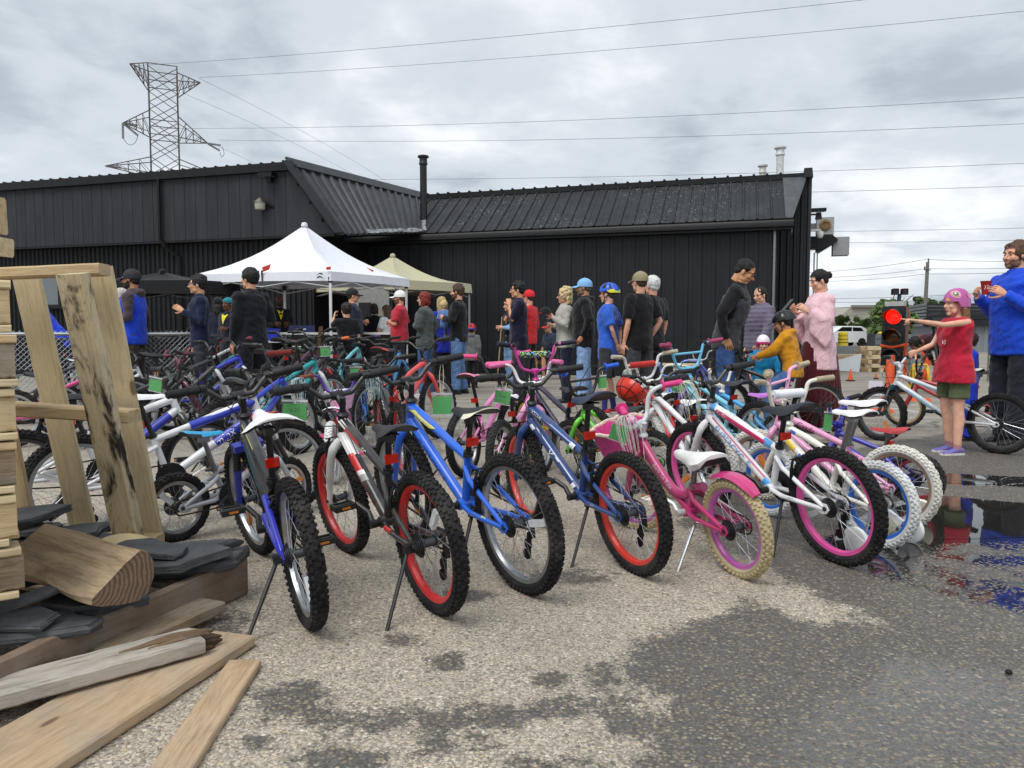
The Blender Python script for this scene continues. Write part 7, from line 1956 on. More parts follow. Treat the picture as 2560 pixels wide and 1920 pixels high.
def slab(label, c, rx, ry, th, rot, tilt=(0, 0), seed=1, n=11, parent=None):
    rr = random.Random(seed); o_ = []
    for i in range(n):
        a = 2 * PI * i / n + rr.uniform(-.24, .24); k = rr.uniform(.70, 1.14); o_.append(V((rx * k * math.cos(a), ry * k * math.sin(a), 0)))
    mb = MB(); rings = []
    for z, g in ((-th / 2, .96), (-th * .25, 1.0), (th * .1, 1.01), (th * .42, .985), (th / 2, .95)):
        rings.append([V((p_.x * (g + rr.uniform(-.045, .045)), p_.y * (g + rr.uniform(-.045, .045)), z + rr.uniform(-1, 1) * th * .07)) for p_ in o_])
    mb.loft(rings)
    o = put('slate_piece', mb.mesh('slate_piece', [SLATE], True, 14)); o.location = c; o.rotation_euler = (R(tilt[0]), R(tilt[1]), R(rot))
    return tag(o, label, 'stone slab', 'slabs of slate on the pallet')
slab('large thick slate slab at the right end of the pallet', G(420, 1408, .150), .27, .20, .045, 15, (2, -3), 2, 13)
slab('slate slab resting on the large slab, slightly smaller', G(412, 1398, .197), .245, .17, .036, 28, (1, -3), 22, 12)
slab('broken thin slate on top at the right end', G(368, 1372, .235), .17, .085, .022, -14, (2, 2), 3, 9)
slab('slate slab under the log, at its lower right', G(225, 1508, .150), .17, .085, .026, 10, (0, 2), 5)
slab('thin slate with a long corner below the log', G(165, 1500, .172), .15, .06, .018, -12, (2, 3), 25, 7)
slab('flat slate slab low at the left edge', G(55, 1572, .150), .20, .11, .032, 18, (0, 3), 6)
slab('thin slate lying on the low left slab', G(30, 1548, .182), .15, .075, .018, -8, (3, 1), 26, 8)
slab('pointed slate lying slantwise left of the log', G(75, 1495, .215), .19, .045, .018, 34, (6, -14), 7, 6)
slab('slate slab left of the pointed slate', G(20, 1440, .200), .17, .10, .03, 8, (3, 2), 8)
slab('thin slate on the slab left of the pointed one', G(35, 1425, .232), .14, .07, .018, 30, (5, -4), 28, 7)
slab('dark slate slab behind the log', G(110, 1345, .20), .24, .11, .03, 12, (5, -6), 9, 10)
slab('jagged slate on the slab behind the log', G(85, 1325, .235), .18, .07, .02, -18, (6, -9), 29, 8)
slab('upper dark slate slab at the left edge', G(40, 1296, .27), .22, .10, .03, 20, (6, -8), 10, 9)
slab('slate slab half under the leaning pallet', G(190, 1352, .20), .20, .10, .024, -6, (3, 2), 11)
a, b = AT(84, 1374, 2.50), AT(318, 1452, 2.26); x = (b - a).normalized(); Lg = (b - a).length
mb = MB(); rr = random.Random(5); rings = []
prof = [(-.135, .012), (-.13, .028), (-.06, .040), (.02, .052), (.085, .056), (.105, .035), (.108, -.005), (.09, -.05), (.05, -.082), (.0, -.085), (-.06, -.05), (-.11, -.012)]
for i in range(11):
    f = i / 10; rings.append([V((-Lg / 2 + Lg * f, u_ * (1 + .05 * math.sin(f * 9 + k)) * .86, v_ * (1.0 + .12 * noise.noise(V((f * 4, k * .7, 2))) + 0))) for k, (u_, v_) in enumerate(prof)])
mb.loft(rings)
LOGM = wood('#b09a7c', '#7d664a', .35, .9); BARK = plain('#4a3c2e', .95, 0, 'bark', .35, 25, .02)
tg = NT('end_grain'); pg_ = tg.coord(); sg_ = tg.n('ShaderNodeSeparateXYZ'); tg.l(pg_, sg_.inputs[0])
dg_ = tg.math('SQRT', tg.math('ADD', tg.math('POWER', tg.math('ADD', sg_.outputs[1], .10), 2.0), tg.math('POWER', tg.math('SUBTRACT', sg_.outputs[2], .05), 2.0)))
wv_ = tg.math('SINE', tg.math('MULTIPLY', tg.math('ADD', dg_, tg.math('MULTIPLY', tg.noise(pg_, 18, 4), .03)), 420.0))
ENDG = tg.principled(tg.mix(tg.math('MULTIPLY', tg.smooth(tg.noise(pg_, 9, 4), .4, .7), .5), tg.ramp(tg.math('ADD', tg.math('MULTIPLY', wv_, .5), .5), [(.2, (.13, .085, .055)), (.8, (.25, .17, .11))]), (.07, .05, .035)), .85, normal=tg.bump(tg.noise(pg_, 40, 4), .5, .01))
y = V((0, 0, 1)).cross(x).normalized(); z = x.cross(y); c = (a + b) / 2
M = Matrix(((x.x, y.x, z.x, c.x), (x.y, y.y, z.y, c.y), (x.z, y.z, z.z, c.z), (0, 0, 0, 1))) @ Matrix.Rotation(R(26), 4, 'X')
lg_ = put('firewood_log', mb.mesh('firewood_log', [LOGM, BARK, ENDG], True, 22), None, M)
for p_ in lg_.data.polygons:
    if abs(p_.normal.x) > .8: p_.material_index = 2
    elif p_.center.z < -.02: p_.material_index = 1
tag(lg_, 'split firewood log lying across the slates', 'log')
o = MB().ell((0, 0, 0), (.115, .07, .050), 16, 10).build('round_stone', plain('#cdbb92', .85, 0, 'pale_stone', .14, 9, .01)); o.location = G(312, 1368, .20)
tag(o, 'rounded cream stone at the foot of the leaning pallet', 'stone')
o = MB().poly([(-.02, -.012, 0), (.015, -.016, 0), (.024, .006, 0), (-.006, .016, 0)], .003).build('leaf', plain('#c9a93a', .7)); o.location = G(218, 1873, .006); tag(o, 'small yellow leaf on the gravel in the lower left', 'leaf')
kb = MB().ell((0, 0, 0), (.011, .009, .008), 8, 6).build('pebble', plain('#141414', .8)); kb.location = G(2522, 1680, .006); tag(kb, 'single black pebble on the wet asphalt at the right', 'pebble')

# ================================================================== canopies and what is under them
WHT = fabric('#dfe2ea', .35, .05, .7); BEI = fabric('#b9b598', .35, .06, .8); BLKF = fabric('#0f1012', .5, .15, .7)
POLE = plain('#d9dadb', .4, .1, 'white_enamel', .08)
def canopy(label, N_, L_, R_, Bk, z0, z1, zp, m, pole, peak=None, sag=.18):
    cs = [V((q[0], q[1], 0)) for q in (N_, R_, Bk, L_)]; c = sum(cs, V((0, 0, 0))) / 4 if peak is None else V((*peak, 0))
    o = empty('canopy', c, 0, label, 'canopy', 'pop-up canopies')
    mb = MB(); n = 10; rows = []
    for i in range(n + 1):
        f = i / n; ring = []
        for k in range(4):
            a, b = cs[k], cs[(k + 1) % 4]
            for j in range(8):
                q = a.lerp(b, j / 8)
                hz_ = z1 + (zp - z1) * (f ** 1.0) - sag * math.sin(PI * f) * (1 + .5 * math.sin(PI * j / 8)) * .8 + .006 * noise.noise(V((q.x * 3, q.y * 3, f * 6)))
                p_ = q.lerp(c, f); ring.append(V((p_.x, p_.y, hz_)) - c)
        rows.append(ring)
    mb.loft(rows, 0, False)
    mb.build('roof', m, o, True, 60)
    va = MB(); top_, bot = [], []
    for k in range(4):
        a, b = cs[k], cs[(k + 1) % 4]
        for j in range(12):
            q = a.lerp(b, j / 12); out_ = (q - c).normalized() * (.015 + .012 * math.sin(j * 2.6 + k)); dz = .018 * math.sin(PI * j / 12)
            top_.append(V((q.x, q.y, z1)) - c); bot.append(V((q.x + out_.x, q.y + out_.y, z0 + dz)) - c)
    va.loft([bot, top_], 0, False); va.build('valance', m, o, True, 60)
    for q in cs:
        p_ = (q - c) * .975
        MB().bar(V((p_.x, p_.y, 0)), V((p_.x, p_.y, z0 + .05)), .045, .045).bar(V((p_.x, p_.y, .02)), V((p_.x, p_.y, .03)), .12, .12).build('leg', pole, o)
        MB().box((p_.x, p_.y, z0 + .02), (.065, .065, .10)).build('bracket', BLACKP(), o)
    for k in range(4):
        a, b = (cs[k] - c) * .975, (cs[(k + 1) % 4] - c) * .975
        for s0, s1 in ((0, 1), (1, 0)):
            p1 = a.lerp(b, 0) + V((0, 0, z0 + (.10 if s0 else -.10))); pm1 = a.lerp(b, .5) + V((0, 0, z0 + (-.08 if s0 else .10))); p3 = a.lerp(b, 1) + V((0, 0, z0 + (.10 if s0 else -.10)))
            MB().bar(p1, pm1, .025, .014).bar(pm1, p3, .025, .014).build('truss', pole, o)
    MB().lathe([(.06, zp - .03), (.065, zp + .0), (.05, zp + .04), (.01, zp + .055)], 12).build('peak_cap', m, o)
    return o, c
cw, cc_ = canopy('white pop-up canopy with pointed top in front of the black wall', (-3.24, 13.7), (-6.0, 14.45), (-2.1, 15.55), (-4.86, 16.3), 1.95, 2.12, 3.12, WHT, POLE)
RED = plain('#c8322a', .6, 0, 'red_print'); 
def valance_mark(pxa, pya, pts, D, m, nm):
    mb = MB(); mb.poly([AT(pxa + x, pya + y, D) - cw.location for x, y in pts], .004, V((0, 1, 0))); mb.build(nm, m, cw)
valance_mark(655, 668, [(0, 0), (22, -8), (18, 6), (2, 12)], 14.03, RED, 'corner_mark'); valance_mark(652, 676, [(0, 0), (5, 0), (5, 30), (2, 30)], 14.03, BLACKP(), 'strap')
valance_mark(815, 668, [(0, 0), (12, -2), (12, 6), (1, 7)], 13.665, RED, 'corner_mark'); valance_mark(915, 668, [(0, 0), (20, 8), (16, 12)], 14.42, RED, 'corner_mark')
valance_mark(790, 690, [(0, 0), (8, -8), (15, -8), (17, -2), (8, -5)], 13.665, plain('#2f6b44', .6), 'emblem'); valance_mark(791, 694, [(0, 0), (8, -5), (18, 1), (14, 1), (8, -1), (3, 2)], 13.665, BLACKP(), 'emblem')
canopy('beige pop-up canopy behind the white one', (-2.45, 16.3), (-4.6, 17.6), (-.95, 17.8), (-3.0, 19.0), 1.95, 2.16, 2.80, BEI, plain('#8a8c8e', .4, .3, 'grey_enamel'))
canopy('low black canopy left of the white one', (-5.7, 13.9), (-7.9, 14.0), (-5.2, 14.6), (-7.3, 14.7), 1.72, 1.98, 2.16, BLKF, BLACKP(), sag=.05)
bb = empty('backdrop_board', AT(925, 880, 16.6), TH, 'pale grey board standing under the beige canopy', 'board')
MB().box((0, 0, .62), (.95, .03, 1.75)).build('panel', plain('#8f908c', .8, 0, 'grey_board'), bb); MB().box((-.1, -.02, .85), (.3, .01, .45)).build('poster', plain('#1d1f22', .5), bb)
tb = empty('folding_table', AT(850, 940, 14.3), R(-14), 'folding table with dark cloth under the white canopy', 'table')
MB().box((0, 0, .80), (2.4, .7, .04)).build('table_top', plain('#c9cac8', .6, 0, 'plastic'), tb)
MB().box((0, -.34, .42), (2.38, .03, .72)).build('table_cloth', fabric('#0e0f12', 1), tb)
for sx in (-1, 1):
    for sy in (-1, 1): MB().bar((sx * 1.1, sy * .28, 0), (sx * 1.1, sy * .28, .79), .03, .03).build('leg', metal('#6a6d70', .4), tb)
q = tb.location
bd = empty('display_board', V((q.x - .65, q.y - .1, .82)), R(-8), 'blue trifold display board on the table', 'display')
for k, (x, a) in enumerate(((-.17, 18), (0, 0), (.17, -18))): MB().box((x, -.03 * (k != 1), .17), (.17, .012, .34), rotz(R(a))).build('panel', plain('#1d2550', .5, 0, 'printed_card', .3, 40), bd)
MB().box((0, -.012, .27), (.12, .004, .03)).box((.0, -.012, .18), (.13, .004, .015)).box((0, -.012, .13), (.13, .004, .015)).build('print', plain('#a8acc0', .6), bd)
bxo = empty('storage_box', V((q.x - .18, q.y - .15, .82)), R(-10), 'white plastic box with a yellow lid on the table', 'box')
MB().box((0, 0, .08), (.34, .24, .16), taper=1.06).build('box', plain('#c9ccd0', .5), bxo); MB().box((0, 0, .175), (.37, .27, .03)).build('lid', plain('#c8a92a', .5), bxo)
ch = empty('wooden_chair', AT(770, 950, 13.6), R(200), 'brown wooden spindle chair before the table', 'chair')
WD = wood('#5a4028', '#3a2818')
MB().box((0, 0, .45), (.40, .40, .035)).build('seat', WD, ch)
for sx in (-1, 1):
    for sy in (-1, 1): MB().tube([(sx * .17, sy * .17, 0), (sx * .16, sy * .16, .44)], .017, 7).build('leg', WD, ch)
MB().tube([(-.18, -.18, .46), (-.24, -.19, .95)], .016, 7).build('post', WD, ch); MB().tube([(-.18, .18, .46), (-.24, .19, .95)], .016, 7).build('post', WD, ch)
MB().box((-.24, 0, .92), (.02, .42, .08)).build('top_rail', WD, ch)
for k in range(4): MB().tube([(-.19, -.11 + k * .075, .46), (-.24, -.11 + k * .075, .90)], .008, 6).build('spindle', WD, ch)
bi = empty('plastic_bin', AT(680, 850, 14.0), 0, 'blue plastic bin on a small white table by the yellow shirt', 'bin')
MB().box((0, 0, .10), (.22, .2, .22), taper=1.15).build('bin', plain('#1f2fa0', .5), bi); MB().box((0, 0, -.03), (.7, .5, .03)).build('rest', plain('#c9cac8', .6), bi)
st = MB().tube([(0, 0, 0), (.10, .05, 1.35)], .014, 7).build('wooden_pole', wood('#b09468', '#8a6c40')); st.location = G(1243, 957); st.rotation_euler = (0, R(0), 0); tag(st, 'thin wooden pole leaning on the black wall', 'pole')
# bench by the wall
bn = empty('wooden_bench', G(1700, 962), TH, 'low bench of a pale plank on a white painted trestle by the wall', 'bench')
MB().box((0, 0, .40), (.72, .22, .045)).build('seat', PINE, bn); MB().box((-.05, 0, .19), (.16, .16, .37)).build('trestle', wood('#c6c2b6', '#6a6258', .4), bn)
MB().box((-.05, 0, .02), (1.3, .2, .05)).build('base', OLDW, bn)
mo = empty('camera_monitor', G(1405, 957) + V((0, -.35, .42)), R(20), 'small monitor on a handheld camera rig by the seated man', 'monitor')
MB().box((0, 0, .10), (.24, .02, .15), Matrix.Rotation(R(-12), 3, 'Y')).build('screen', plain('#20242a', .15), mo); MB().box((-.08, .05, -.06), (.16, .10, .12)).bar((0, .02, .05), (-.05, .05, -.3), .04, .04).build('rig', BLACKP(), mo)
# tags on handlebars: photo position of the card top, distance, card size
TAGS = [(345, 902, 4.6, .105, .068, 'green tag on the black handlebar right of the leaning pallet', None, 0), (152, 930, 5.0, .095, .07, 'green tag seen between the pallet boards', None, 0),
        (736, 1000, 3.05, .095, .068, 'handwritten green tag on the white and red bicycle', 'e 31', 4), (1115, 1010, 3.75, .095, .085, 'green tag on a long string at the bright blue handlebar', None, 0),
        (1265, 1033, 3.45, .080, .062, 'handwritten green tag on the dark blue bicycle', '2 oz', 2), (811, 898, 6.4, .095, .075, 'green tag with scribble under the pale teal handlebar', 'gj', -3),
        (886, 884, 6.4, .085, .07, 'green tag on the black bicycle left of the grey fleece', None, 0), (1481, 902, 5.3, .062, .072, 'green tag on the purple handlebar', None, 0),
        (1605, 1064, 3.55, .100, .068, 'green tag under the pink grip of the basket bicycle', None, 14), (1702, 985, 5.4, .075, .07, 'green tag on the periwinkle bicycle', '14', 0), (1772, 965, 5.0, .085, .07, 'green tag behind the white handlebar', None, 25),
        (2062, 992, 4.9, .045, .098, 'green tag turned edgewise on the pale pink handlebar', None, 10), (704, 846, 8.0, .085, .075, 'green tag below the canopy leg', None, 0)]
for (px, py, D, w_, h_, lb, tx, sw) in TAGS:
    lng = .16 if 'long string' in lb else .05
    q = nearest_bar(px, py - lng * FPX / D, D) + V((0, 0, -.012))
    price_tag(q, (w_, h_), R(random.uniform(-30, 30)), lb, lng, R(sw + random.uniform(-8, 8)), tx)
def loose_helmet(label, at, dirv, col, col2, lines=None, r=.10):
    o = empty('bicycle_helmet', at, 0, label, 'helmet'); o.rotation_euler = V(dirv).to_track_quat('Z', 'Y').to_euler()
    mb = MB(); rings = []
    for i in range(9):
        th = PI * .5 * i / 8; k = math.cos(th) if i < 8 else .05; z = math.sin(th)
        rings.append([V((r * 1.2 * k * math.cos(2 * PI * j / 24), r * k * math.sin(2 * PI * j / 24), r * 1.05 * z)) for j in range(24)])
    inn = [[q * .90 for q in rings[i_]] for i_ in (7, 4, 0)]
    mb.loft(inn + rings); mb.build('shell', plain(col, .3, 0, 'helmet_shell', .12, 20), o)
    if lines:
        ml = MB()
        for a in (0, PI / 2, PI / 4 * .9, -PI / 4 * .9): ml.tube([V((r * 1.2 * math.cos(t_) * math.cos(a), r * math.cos(t_) * math.sin(a), r * 1.05 * math.sin(t_))) * 1.006 for t_ in [PI * i / 16 for i in range(17)]], .0028, 5)
        ml.tube([V((r * 1.2 * .8 * math.cos(t_), r * .8 * math.sin(t_), r * 1.05 * .6)) * 1.006 for t_ in [2 * PI * i / 24 for i in range(25)]], .0028, 5, cap=False)
        ml.build('seam_lines', plain(lines, .5), o)
    if col2:
        m2 = MB()
        for a in range(6):
            b = -.8 + a * .32
            m2.tube([V((r * 1.2 * math.cos(t_) * 1.01, r * math.sin(b) * .9, r * 1.05 * math.sin(t_) * math.cos(b) * 1.01)) for t_ in [PI * .15 + PI * .6 * i / 10 for i in range(11)]], .006, 5)
        m2.build('stripes', plain(col2, .3), o)
    MB().tube(smooth_path([(0, r * .9, 0), (.02, r * .5, -.09), (.02, -r * .5, -.09), (0, -r * .9, 0)], 5), .005, 5, flat=.5).build('strap', BLACKP(), o)
loose_helmet('red helmet with black basketball seams hung on the lime green bicycle', nearest_bar(1545, 925, 4.5) + V((.03, -.05, -.07)), (-.55, -.30, -.55), '#c82a18', None, '#1a1412', .098)
loose_helmet('black and teal striped helmet hung behind the pallet', nearest_bar(105, 945, 4.6) + V((0, -.05, -.08)), (-.3, -.5, .5), '#141618', '#3f9a88', None, .09)
# chain link fence
fa, fb_ = AT(-60, 836, 9.0), AT(475, 834, 10.0)
fe = empty('chain_link_fence', (fa.x, fa.y, 0), math.atan2(fb_.y - fa.y, fb_.x - fa.x), 'low galvanised chain link fence behind the left bicycles', 'fence')
FL = (fb_ - fa).length; GALV = metal('#a9adb0', .4)
MB().tube([(0, 0, 1.0), (FL, 0, 1.0)], .022, 8).build('rail', GALV, fe)
for k in range(4): MB().tube([(.35 + k * .93 * FL / 3.2, .03, 0), (.35 + k * .93 * FL / 3.2, .03, 1.0)], .025, 8).build('post', GALV, fe)
mb = MB(); st_ = .062; n = int(FL / st_)
for i in range(-16, n):
    for sg in (1, -1):
        pts = []
        x0 = i * st_ if sg > 0 else i * st_ + 1.0
        a_, b_ = V((x0, .004 * sg, .02)), V((x0 + sg * 1.0, .004 * sg, 1.04))
        lo, hi_ = 0.0, 1.0
        if a_.x < 0 and b_.x < 0 or a_.x > FL and b_.x > FL: continue
        def cl(p_, q_):
            if p_.x < 0: p_ = p_.lerp(q_, -p_.x / (q_.x - p_.x))
            if p_.x > FL: p_ = p_.lerp(q_, (p_.x - FL) / (p_.x - q_.x))
            return p_
        a2, b2 = cl(a_, b_), cl(b_, a_)
        mb.tube([a2, b2], .0022, 3, cap=False)
tag(mb.build('wire_mesh', GALV, fe, False), kind='stuff')

# ================================================================== right middle ground
TLc = G(2232, 968); TLx = AT(2236, 840, 13.2)
tl = empty('traffic_light', (TLx.x, 13.2, 0), R(-38), 'black portable traffic light showing red', 'traffic light')
hd_ = MB()
for k in range(3): hd_.box((0, .02, 1.30 - k * .34), (.38, .22, .335), taper=.98)
hd_.build('housing', plain('#17191a', .45, 0, 'black_polycarbonate', .2), tl)
MB().box((0, .02, 1.52), (.30, .2, .08)).build('control_box', plain('#a8aaa8', .5), tl)
def lens(z, col, emit=0.0, nm='lens'):
    t = NT(nm); c = srgb(col)
    t.principled(c, .2)
    if emit:
        t.b.inputs['Emission Color'].default_value = (*c, 1); t.b.inputs['Emission Strength'].default_value = emit
    MB().lathe([(.005, .03), (.08, .022), (.128, 0), (.12, -.01)], 20, (0, -.10, z), axis='Y').build(nm, t.m, tl)
lens(1.30, '#ff1208', 1.6, 'red_lens'); lens(.96, '#5a3408', 0, 'amber_lens'); lens(.62, '#0e2a2c', 0, 'green_lens')
for k in range(3):
    mb = MB(); r0, r1 = [], []; z = 1.30 - k * .34
    for i in range(17):
        a = R(-25 + 230 * i / 16); ln = .25 * (1 - .55 * abs(math.cos(a)) ** 3 * (math.sin(a) < .2))
        r0.append(V((.145 * math.cos(a), -.09, z + .145 * math.sin(a)))); r1.append(V((.145 * math.cos(a), -.09 - ln, z + .14 * math.sin(a) - .02)))
    n = 17; mb.v = [tuple(q) for q in r0 + r1 + [V((q.x * .965, q.y, z + (q.z - z) * .965)) for q in r0 + r1]]
    mb.f = [(i, i + 1, n + i + 1, n + i) for i in range(n - 1)] + [(2 * n + i, 3 * n + i, 3 * n + i + 1, 2 * n + i + 1) for i in range(n - 1)] + [(n + i, n + i + 1, 3 * n + i + 1, 3 * n + i) for i in range(n - 1)]; mb.mi = [0] * len(mb.f)
    mb.build('visor', plain('#1d1f20', .5), tl)
MB().tube([(-.2, -.09, .80), (0, -.13, .77), (.2, -.09, .82), (.21, .13, .82)], .022, 6, flat=.4).tube([(.20, -.10, .82), (.20, -.12, .2)], .022, 6, flat=.4).build('ratchet_strap', plain('#e0561a', .7), tl)
MB().bar((0, .05, 0), (0, .05, .46), .07, .07).box((0, .05, .02), (.6, .5, .04)).build('stand', plain('#2a2c2e', .6), tl)
MB().tube(smooth_path([(.10, -.02, 1.52), (.24, -.1, 1.35), (.22, -.14, .9), (.18, -.14, .6), (.26, -.16, .30), (.30, -.18, .12)], 6), .010, 6).build('power_cord', plain('#8a3a2c', .7), tl)
MB().box((.30, -.18, .10), (.07, .07, .09)).build('plug', plain('#d8c02a', .5), tl)
dev = empty('warning_beacon', (TLx.x + .08, 13.25, 1.56), 0, 'small twin camera beacon on top of the traffic light', 'camera'); dev.scale = (.62, .62, .62)
MB().tube([(0, 0, 0), (.02, 0, .22)], .055, 8).build('neck', plain('#1f2a4a', .5), dev)
for sx in (-1, 1): MB().box((sx * .13 + .02, 0, .27), (.16, .14, .16)).build('camera_head', plain('#17181c', .5), dev); MB().box((sx * .13 + .02, -.02, .35), (.14, .10, .03)).build('top_plate', plain('#9a2a22', .5), dev)
MB().tube([(-.13, -.02, .2), (-.16, 0, .08), (-.08, 0, .0)], .012, 6).build('cable', BLACKP(), dev)
OR = plain('#d2501c', .6, 0, 'orange_plastic', .1)
def cone(px, py, h, label, slim=1.0, band=None):
    o = empty('traffic_cone', G(px, py), random.random(), label, 'cone')
    MB().box((0, 0, .015), (h * .52, h * .52, .03)).build('foot', plain('#33261e', .7), o)
    MB().lathe([(h * .19 * slim, .03), (h * .05, h * .98), (h * .035, h), (0, h)], 18).build('body', OR, o)
    return o
cone(2208, 928, .70, 'orange traffic cone before the stacked lumber'); cone(2126, 953, .26, 'small orange cone left on the asphalt behind the pink robe'); cone(2190, 948, .16, 'tiny orange marker cone by the whiteboard sheet')
tu = MB().lathe([(.07, 0), (.07, .62), (.06, .64), (0, .64)], 16).build('orange_tube', plain('#d9572a', .55, 0, 'orange_plastic', .08)); tu.location = G(2224, 982); tag(tu, 'upright orange plastic tube left of the traffic light stand', 'tube')
for k, (px, py, h, lb) in enumerate([(2306, 868, .66, 'far orange barrel under the utility pole')]):
    q = AT(px, 862, 24.5); o = empty('traffic_barrel', (q.x, q.y, 0), 0, lb, 'barrel')
    MB().lathe([(.26, 0), (.25, .45)], 14).build('base', OR, o)
    for j in range(3): MB().lathe([(.17 + .03 * j, 0), (.15 + .03 * j, .16)], 14, (0, 0, .80 - j * .17)).build('band', OR if j != 1 else plain('#d86a4a', .6), o)
for px, py, D, lb in ((2206, 848, 22.0, 'yellow bollard cover left of the traffic light'), (2108, 840, 24.0, 'yellow post at the edge of the pink robe')):
    q = AT(px, py, D)
    o = empty('bollard', (q.x, q.y, 0), 0, lb, 'bollard')
    MB().lathe([(.15, 0), (.15, .90), (.135, .93), (.15, .95), (.145, 1.02), (.09, 1.07), (0, 1.08)], 16).build('cover', plain('#cdb21c', .5, 0, 'yellow_plastic', .1), o)
    for z in (.82, .72): MB().lathe([(.153, 0), (.153, .035)], 16, (0, 0, z)).build('band', plain('#8a7a2a', .6), o)
# parked white car
def suv(px, py, D, label):
    q = AT(px, py, D); o = empty('parked_car', (q.x, q.y, 0), R(8), label, 'car')
    W = paint('#dfe2e4', .25, .8, .08); GL = plain('#15181b', .08, 0, 'car_glass')
    side = [(-2.2, .35), (-2.25, .75), (-2.15, 1.02), (-1.75, 1.42), (-1.35, 1.60), (.25, 1.62), (1.05, 1.12), (2.05, .95), (2.22, .70), (2.2, .35)]
    mb = MB(); rings = []
    for y, k in ((-.92, .96), (-.86, 1.0), (.86, 1.0), (.92, .96)): rings.append([V((-x * (1 if True else 1), y * (1 - .12 * max(0, z - 1) / .6), .35 + (z - .35) * k)) for x, z in side])
    mb.loft(rings); mb.build('body', W, o)
    MB().poly([V((x, -.855, z)) for x, z in ((1.62, 1.10), (1.30, 1.48), (.6, 1.53), (.6, 1.08))], .02, V((0, -1, 0))).build('window', GL, o); MB().poly([V((x, -.855, z)) for x, z in ((.5, 1.08), (.5, 1.53), (-.3, 1.53), (-.9, 1.10))], .02, V((0, -1, 0))).build('window', GL, o)
    MB().poly([V((2.12, -.60, 1.05)), V((2.12, .60, 1.05)), V((1.62, .55, 1.5)), V((1.62, -.55, 1.5))], .03, V((1, 0, .4))).build('rear_window', GL, o)
    for sy in (-1, 1):
        MB().poly([V((2.20, sy * .93, .80)), V((2.14, sy * .93, 1.02)), V((1.80, sy * .91, 1.38)), V((1.74, sy * .91, 1.36)), V((1.98, sy * .93, .98)), V((1.85, sy * .94, .84))], .03, V((0, sy, 0))).build('tail_light', plain('#b01a20', .15, 0, 'tail_lens'), o)
        for x in (-1.35, 1.35): wl = MB().lathe([(.2, -.11), (.33, -.11), (.36, -.06), (.36, .06), (.33, .11)], 22, (x, sy * .82, .36), axis='Y').build('wheel', rubber(), o); MB().lathe([(.05, 0), (.23, .02), (.24, .05)], 18, (x, sy * .88, .36), axis='Y').build('rim', metal('#b9bdc1', .35), wl)
    return o
suv(2098, 850, 60.0, 'white sport utility car parked behind the lumber')
wc = empty('low_barrier', AT(2140, 868, 23.0), 0, 'grey low barrier in front of the white car', 'barrier'); wc.location.z = 0
MB().box((-.2, 0, .32), (4.2, .3, .64)).build('panel', plain('#7f8486', .7, 0, 'grey_paint'), wc); MB().box((.6, -.16, .32), (.02, .02, .62)).build('seam', plain('#55595b', .7), wc)
gb_ = empty('grey_cabinet', AT(2212, 900, 21.0), 0, 'grey metal cabinet between the lumber and the traffic light', 'cabinet'); gb_.location.z = 0
MB().box((.1, 0, .5), (1.0, .5, 1.0)).build('body', plain('#6f7577', .6, .2, 'grey_metal', .2), gb_)
for k in range(5): MB().box((.1, -.255, .2 + k * .17), (.96, .02, .03)).build('rib', plain('#5a6062', .6, .2), gb_)
# stacked lumber and pallets
for i, (px, py, D, wd, n, lb) in enumerate([(2150, 926, 19.5, 1.5, 4, 'stack of pale timber under a board'), (2186, 930, 19.0, .55, 6, 'crossed stack of timber blocks right of the whiteboard sheet')]):
    q = G(px, py); o = empty('timber_stack', q, R(8), lb, 'timber')
    for k in range(n):
        z = .05 + k * .115
        if i == 0:
            for j in range(3): plank('timber', V((-wd / 2, j * .2, z)) + q, V((wd / 2 + .05 * (k % 2), j * .2, z)) + q, .09, .09, PINE2 if (k + j) % 2 else PINE, o, seed=k * 3 + j)
        else:
            for j in range(2):
                a, b = (V((-.25, j * .3, z)), V((.25, j * .3, z))) if k % 2 else (V((-.2 + j * .35, -.1, z)), V((-.2 + j * .35, .45, z)))
                plank('timber', a + q, b + q, .1, .1, PINE if (k + j) % 2 else PINE2, o, seed=k + j * 5)
ws = MB().poly([AT(*p_, 19.9) for p_ in ((2078, 905), (2154, 884), (2148, 930), (2062, 924))], .02, V((0, 1, 0))).build('white_sheet', plain('#c9ced4', .4, 0, 'coroplast', .04)); tag(ws, 'large white sheet leaning on the timber', 'sheet')
ws2 = MB().poly([AT(*p_, 12.1) for p_ in ((2172, 952), (2207, 953), (2206, 990), (2170, 988))], .006, V((0, 1, .2))).build('paper_sign', plain('#d3cfe0', .5, 0, 'paper_sheet', .04)); tag(ws2, 'small white paper sign on the asphalt before the girl', 'sign')
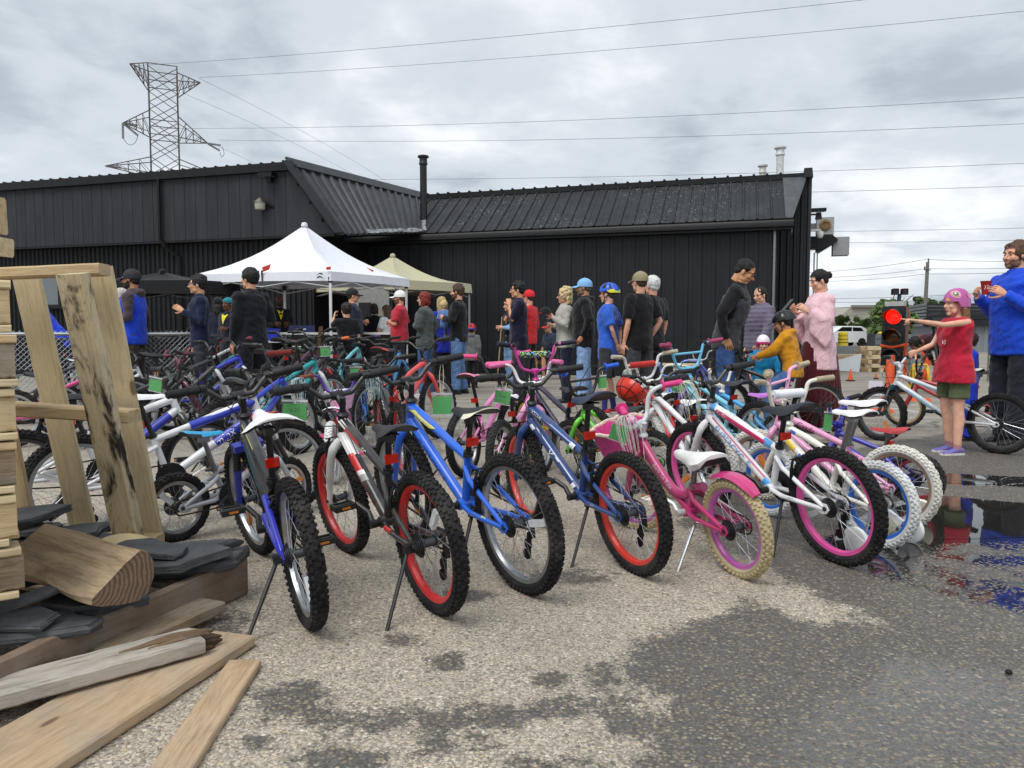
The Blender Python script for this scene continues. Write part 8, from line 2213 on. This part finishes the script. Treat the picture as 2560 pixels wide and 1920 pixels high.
# cable reel, tripod camera, loose bits
rl = empty('cable_reel', G(2298, 972), R(-15), 'yellow cable reel with orange cord by the bending man', 'cable reel')
YL = plain('#d6b23a', .5, 0, 'yellow_plastic')
for sx in (-1, 1): MB().tube([(sx * .14, -.18, 0), (sx * .12, -.04, .42), (sx * .12, .04, .42), (sx * .14, .18, 0)], .022, 8).build('frame', YL, rl); MB().lathe([(.17, -.01), (.17, .01)], 20, (sx * .10, 0, .22), axis='X').build('flange', YL, rl)
MB().tube([(-.12, 0, .44), (.12, 0, .44)], .02, 8).build('handle', YL, rl)
mb = MB()
for k in range(8): mb.lathe([(.12, -.011), (.132, 0), (.12, .011)], 20, (-.085 + k * .024, 0, .22), axis='X')
mb.build('cord', plain('#d8622a', .6), rl)
tp = empty('camera_tripod', AT(2330, 960, 12.2), R(30), 'black video camera on a tripod behind the girl in red', 'tripod'); tp.location.z = 0
for k in range(3): MB().tube([(0, 0, .95), (.33 * math.cos(k * 2.09), .33 * math.sin(k * 2.09), 0)], [.022, .014], 7).build('leg', BLACKP(), tp)
MB().tube([(0, 0, .80), (0, 0, 1.12)], .022, 8).build('column', BLACKP(), tp)
MB().box((0, 0, 1.19), (.34, .14, .14)).box((-.19, 0, 1.19), (.08, .11, .11)).bar((-.18, 0, 1.30), (.16, 0, 1.33), .02, .02).bar((-.18, 0, 1.22), (-.18, 0, 1.32), .02, .02).bar((.16, 0, 1.22), (.16, 0, 1.34), .02, .02).build('camera_body', BLACKP(), tp)
for px, py, lb in ((2118, 1012, 'orange flat disc on the asphalt left of the front wheel'), (2300, 1002, 'orange strap heap under the white bicycle'), (2203, 1030, 'red flat marker seen through the front wheel'), (2545, 1040, 'red marker disc at the right edge'), (2230, 998, 'orange disc behind the front wheel')):
    o = MB().lathe([(.16, 0), (.13, .04), (.05, .05), (0, .05)], 18).build('marker_disc', OR); o.location = G(px, py); tag(o, lb, 'marker')
# board fence far right
bf = empty('road_barrier', AT(2530, 900, 16.0), 0, 'grey barrier with yellow stripes behind the man in blue', 'barrier'); bf.location.z = 0
MB().box((.3, 0, .45), (1.6, .06, .9)).build('panel', plain('#7c8078', .7), bf)
for z in (.30, .88): MB().box((.3, -.04, z), (1.6, .02, .05)).build('stripe', plain('#c9b93a', .6), bf)
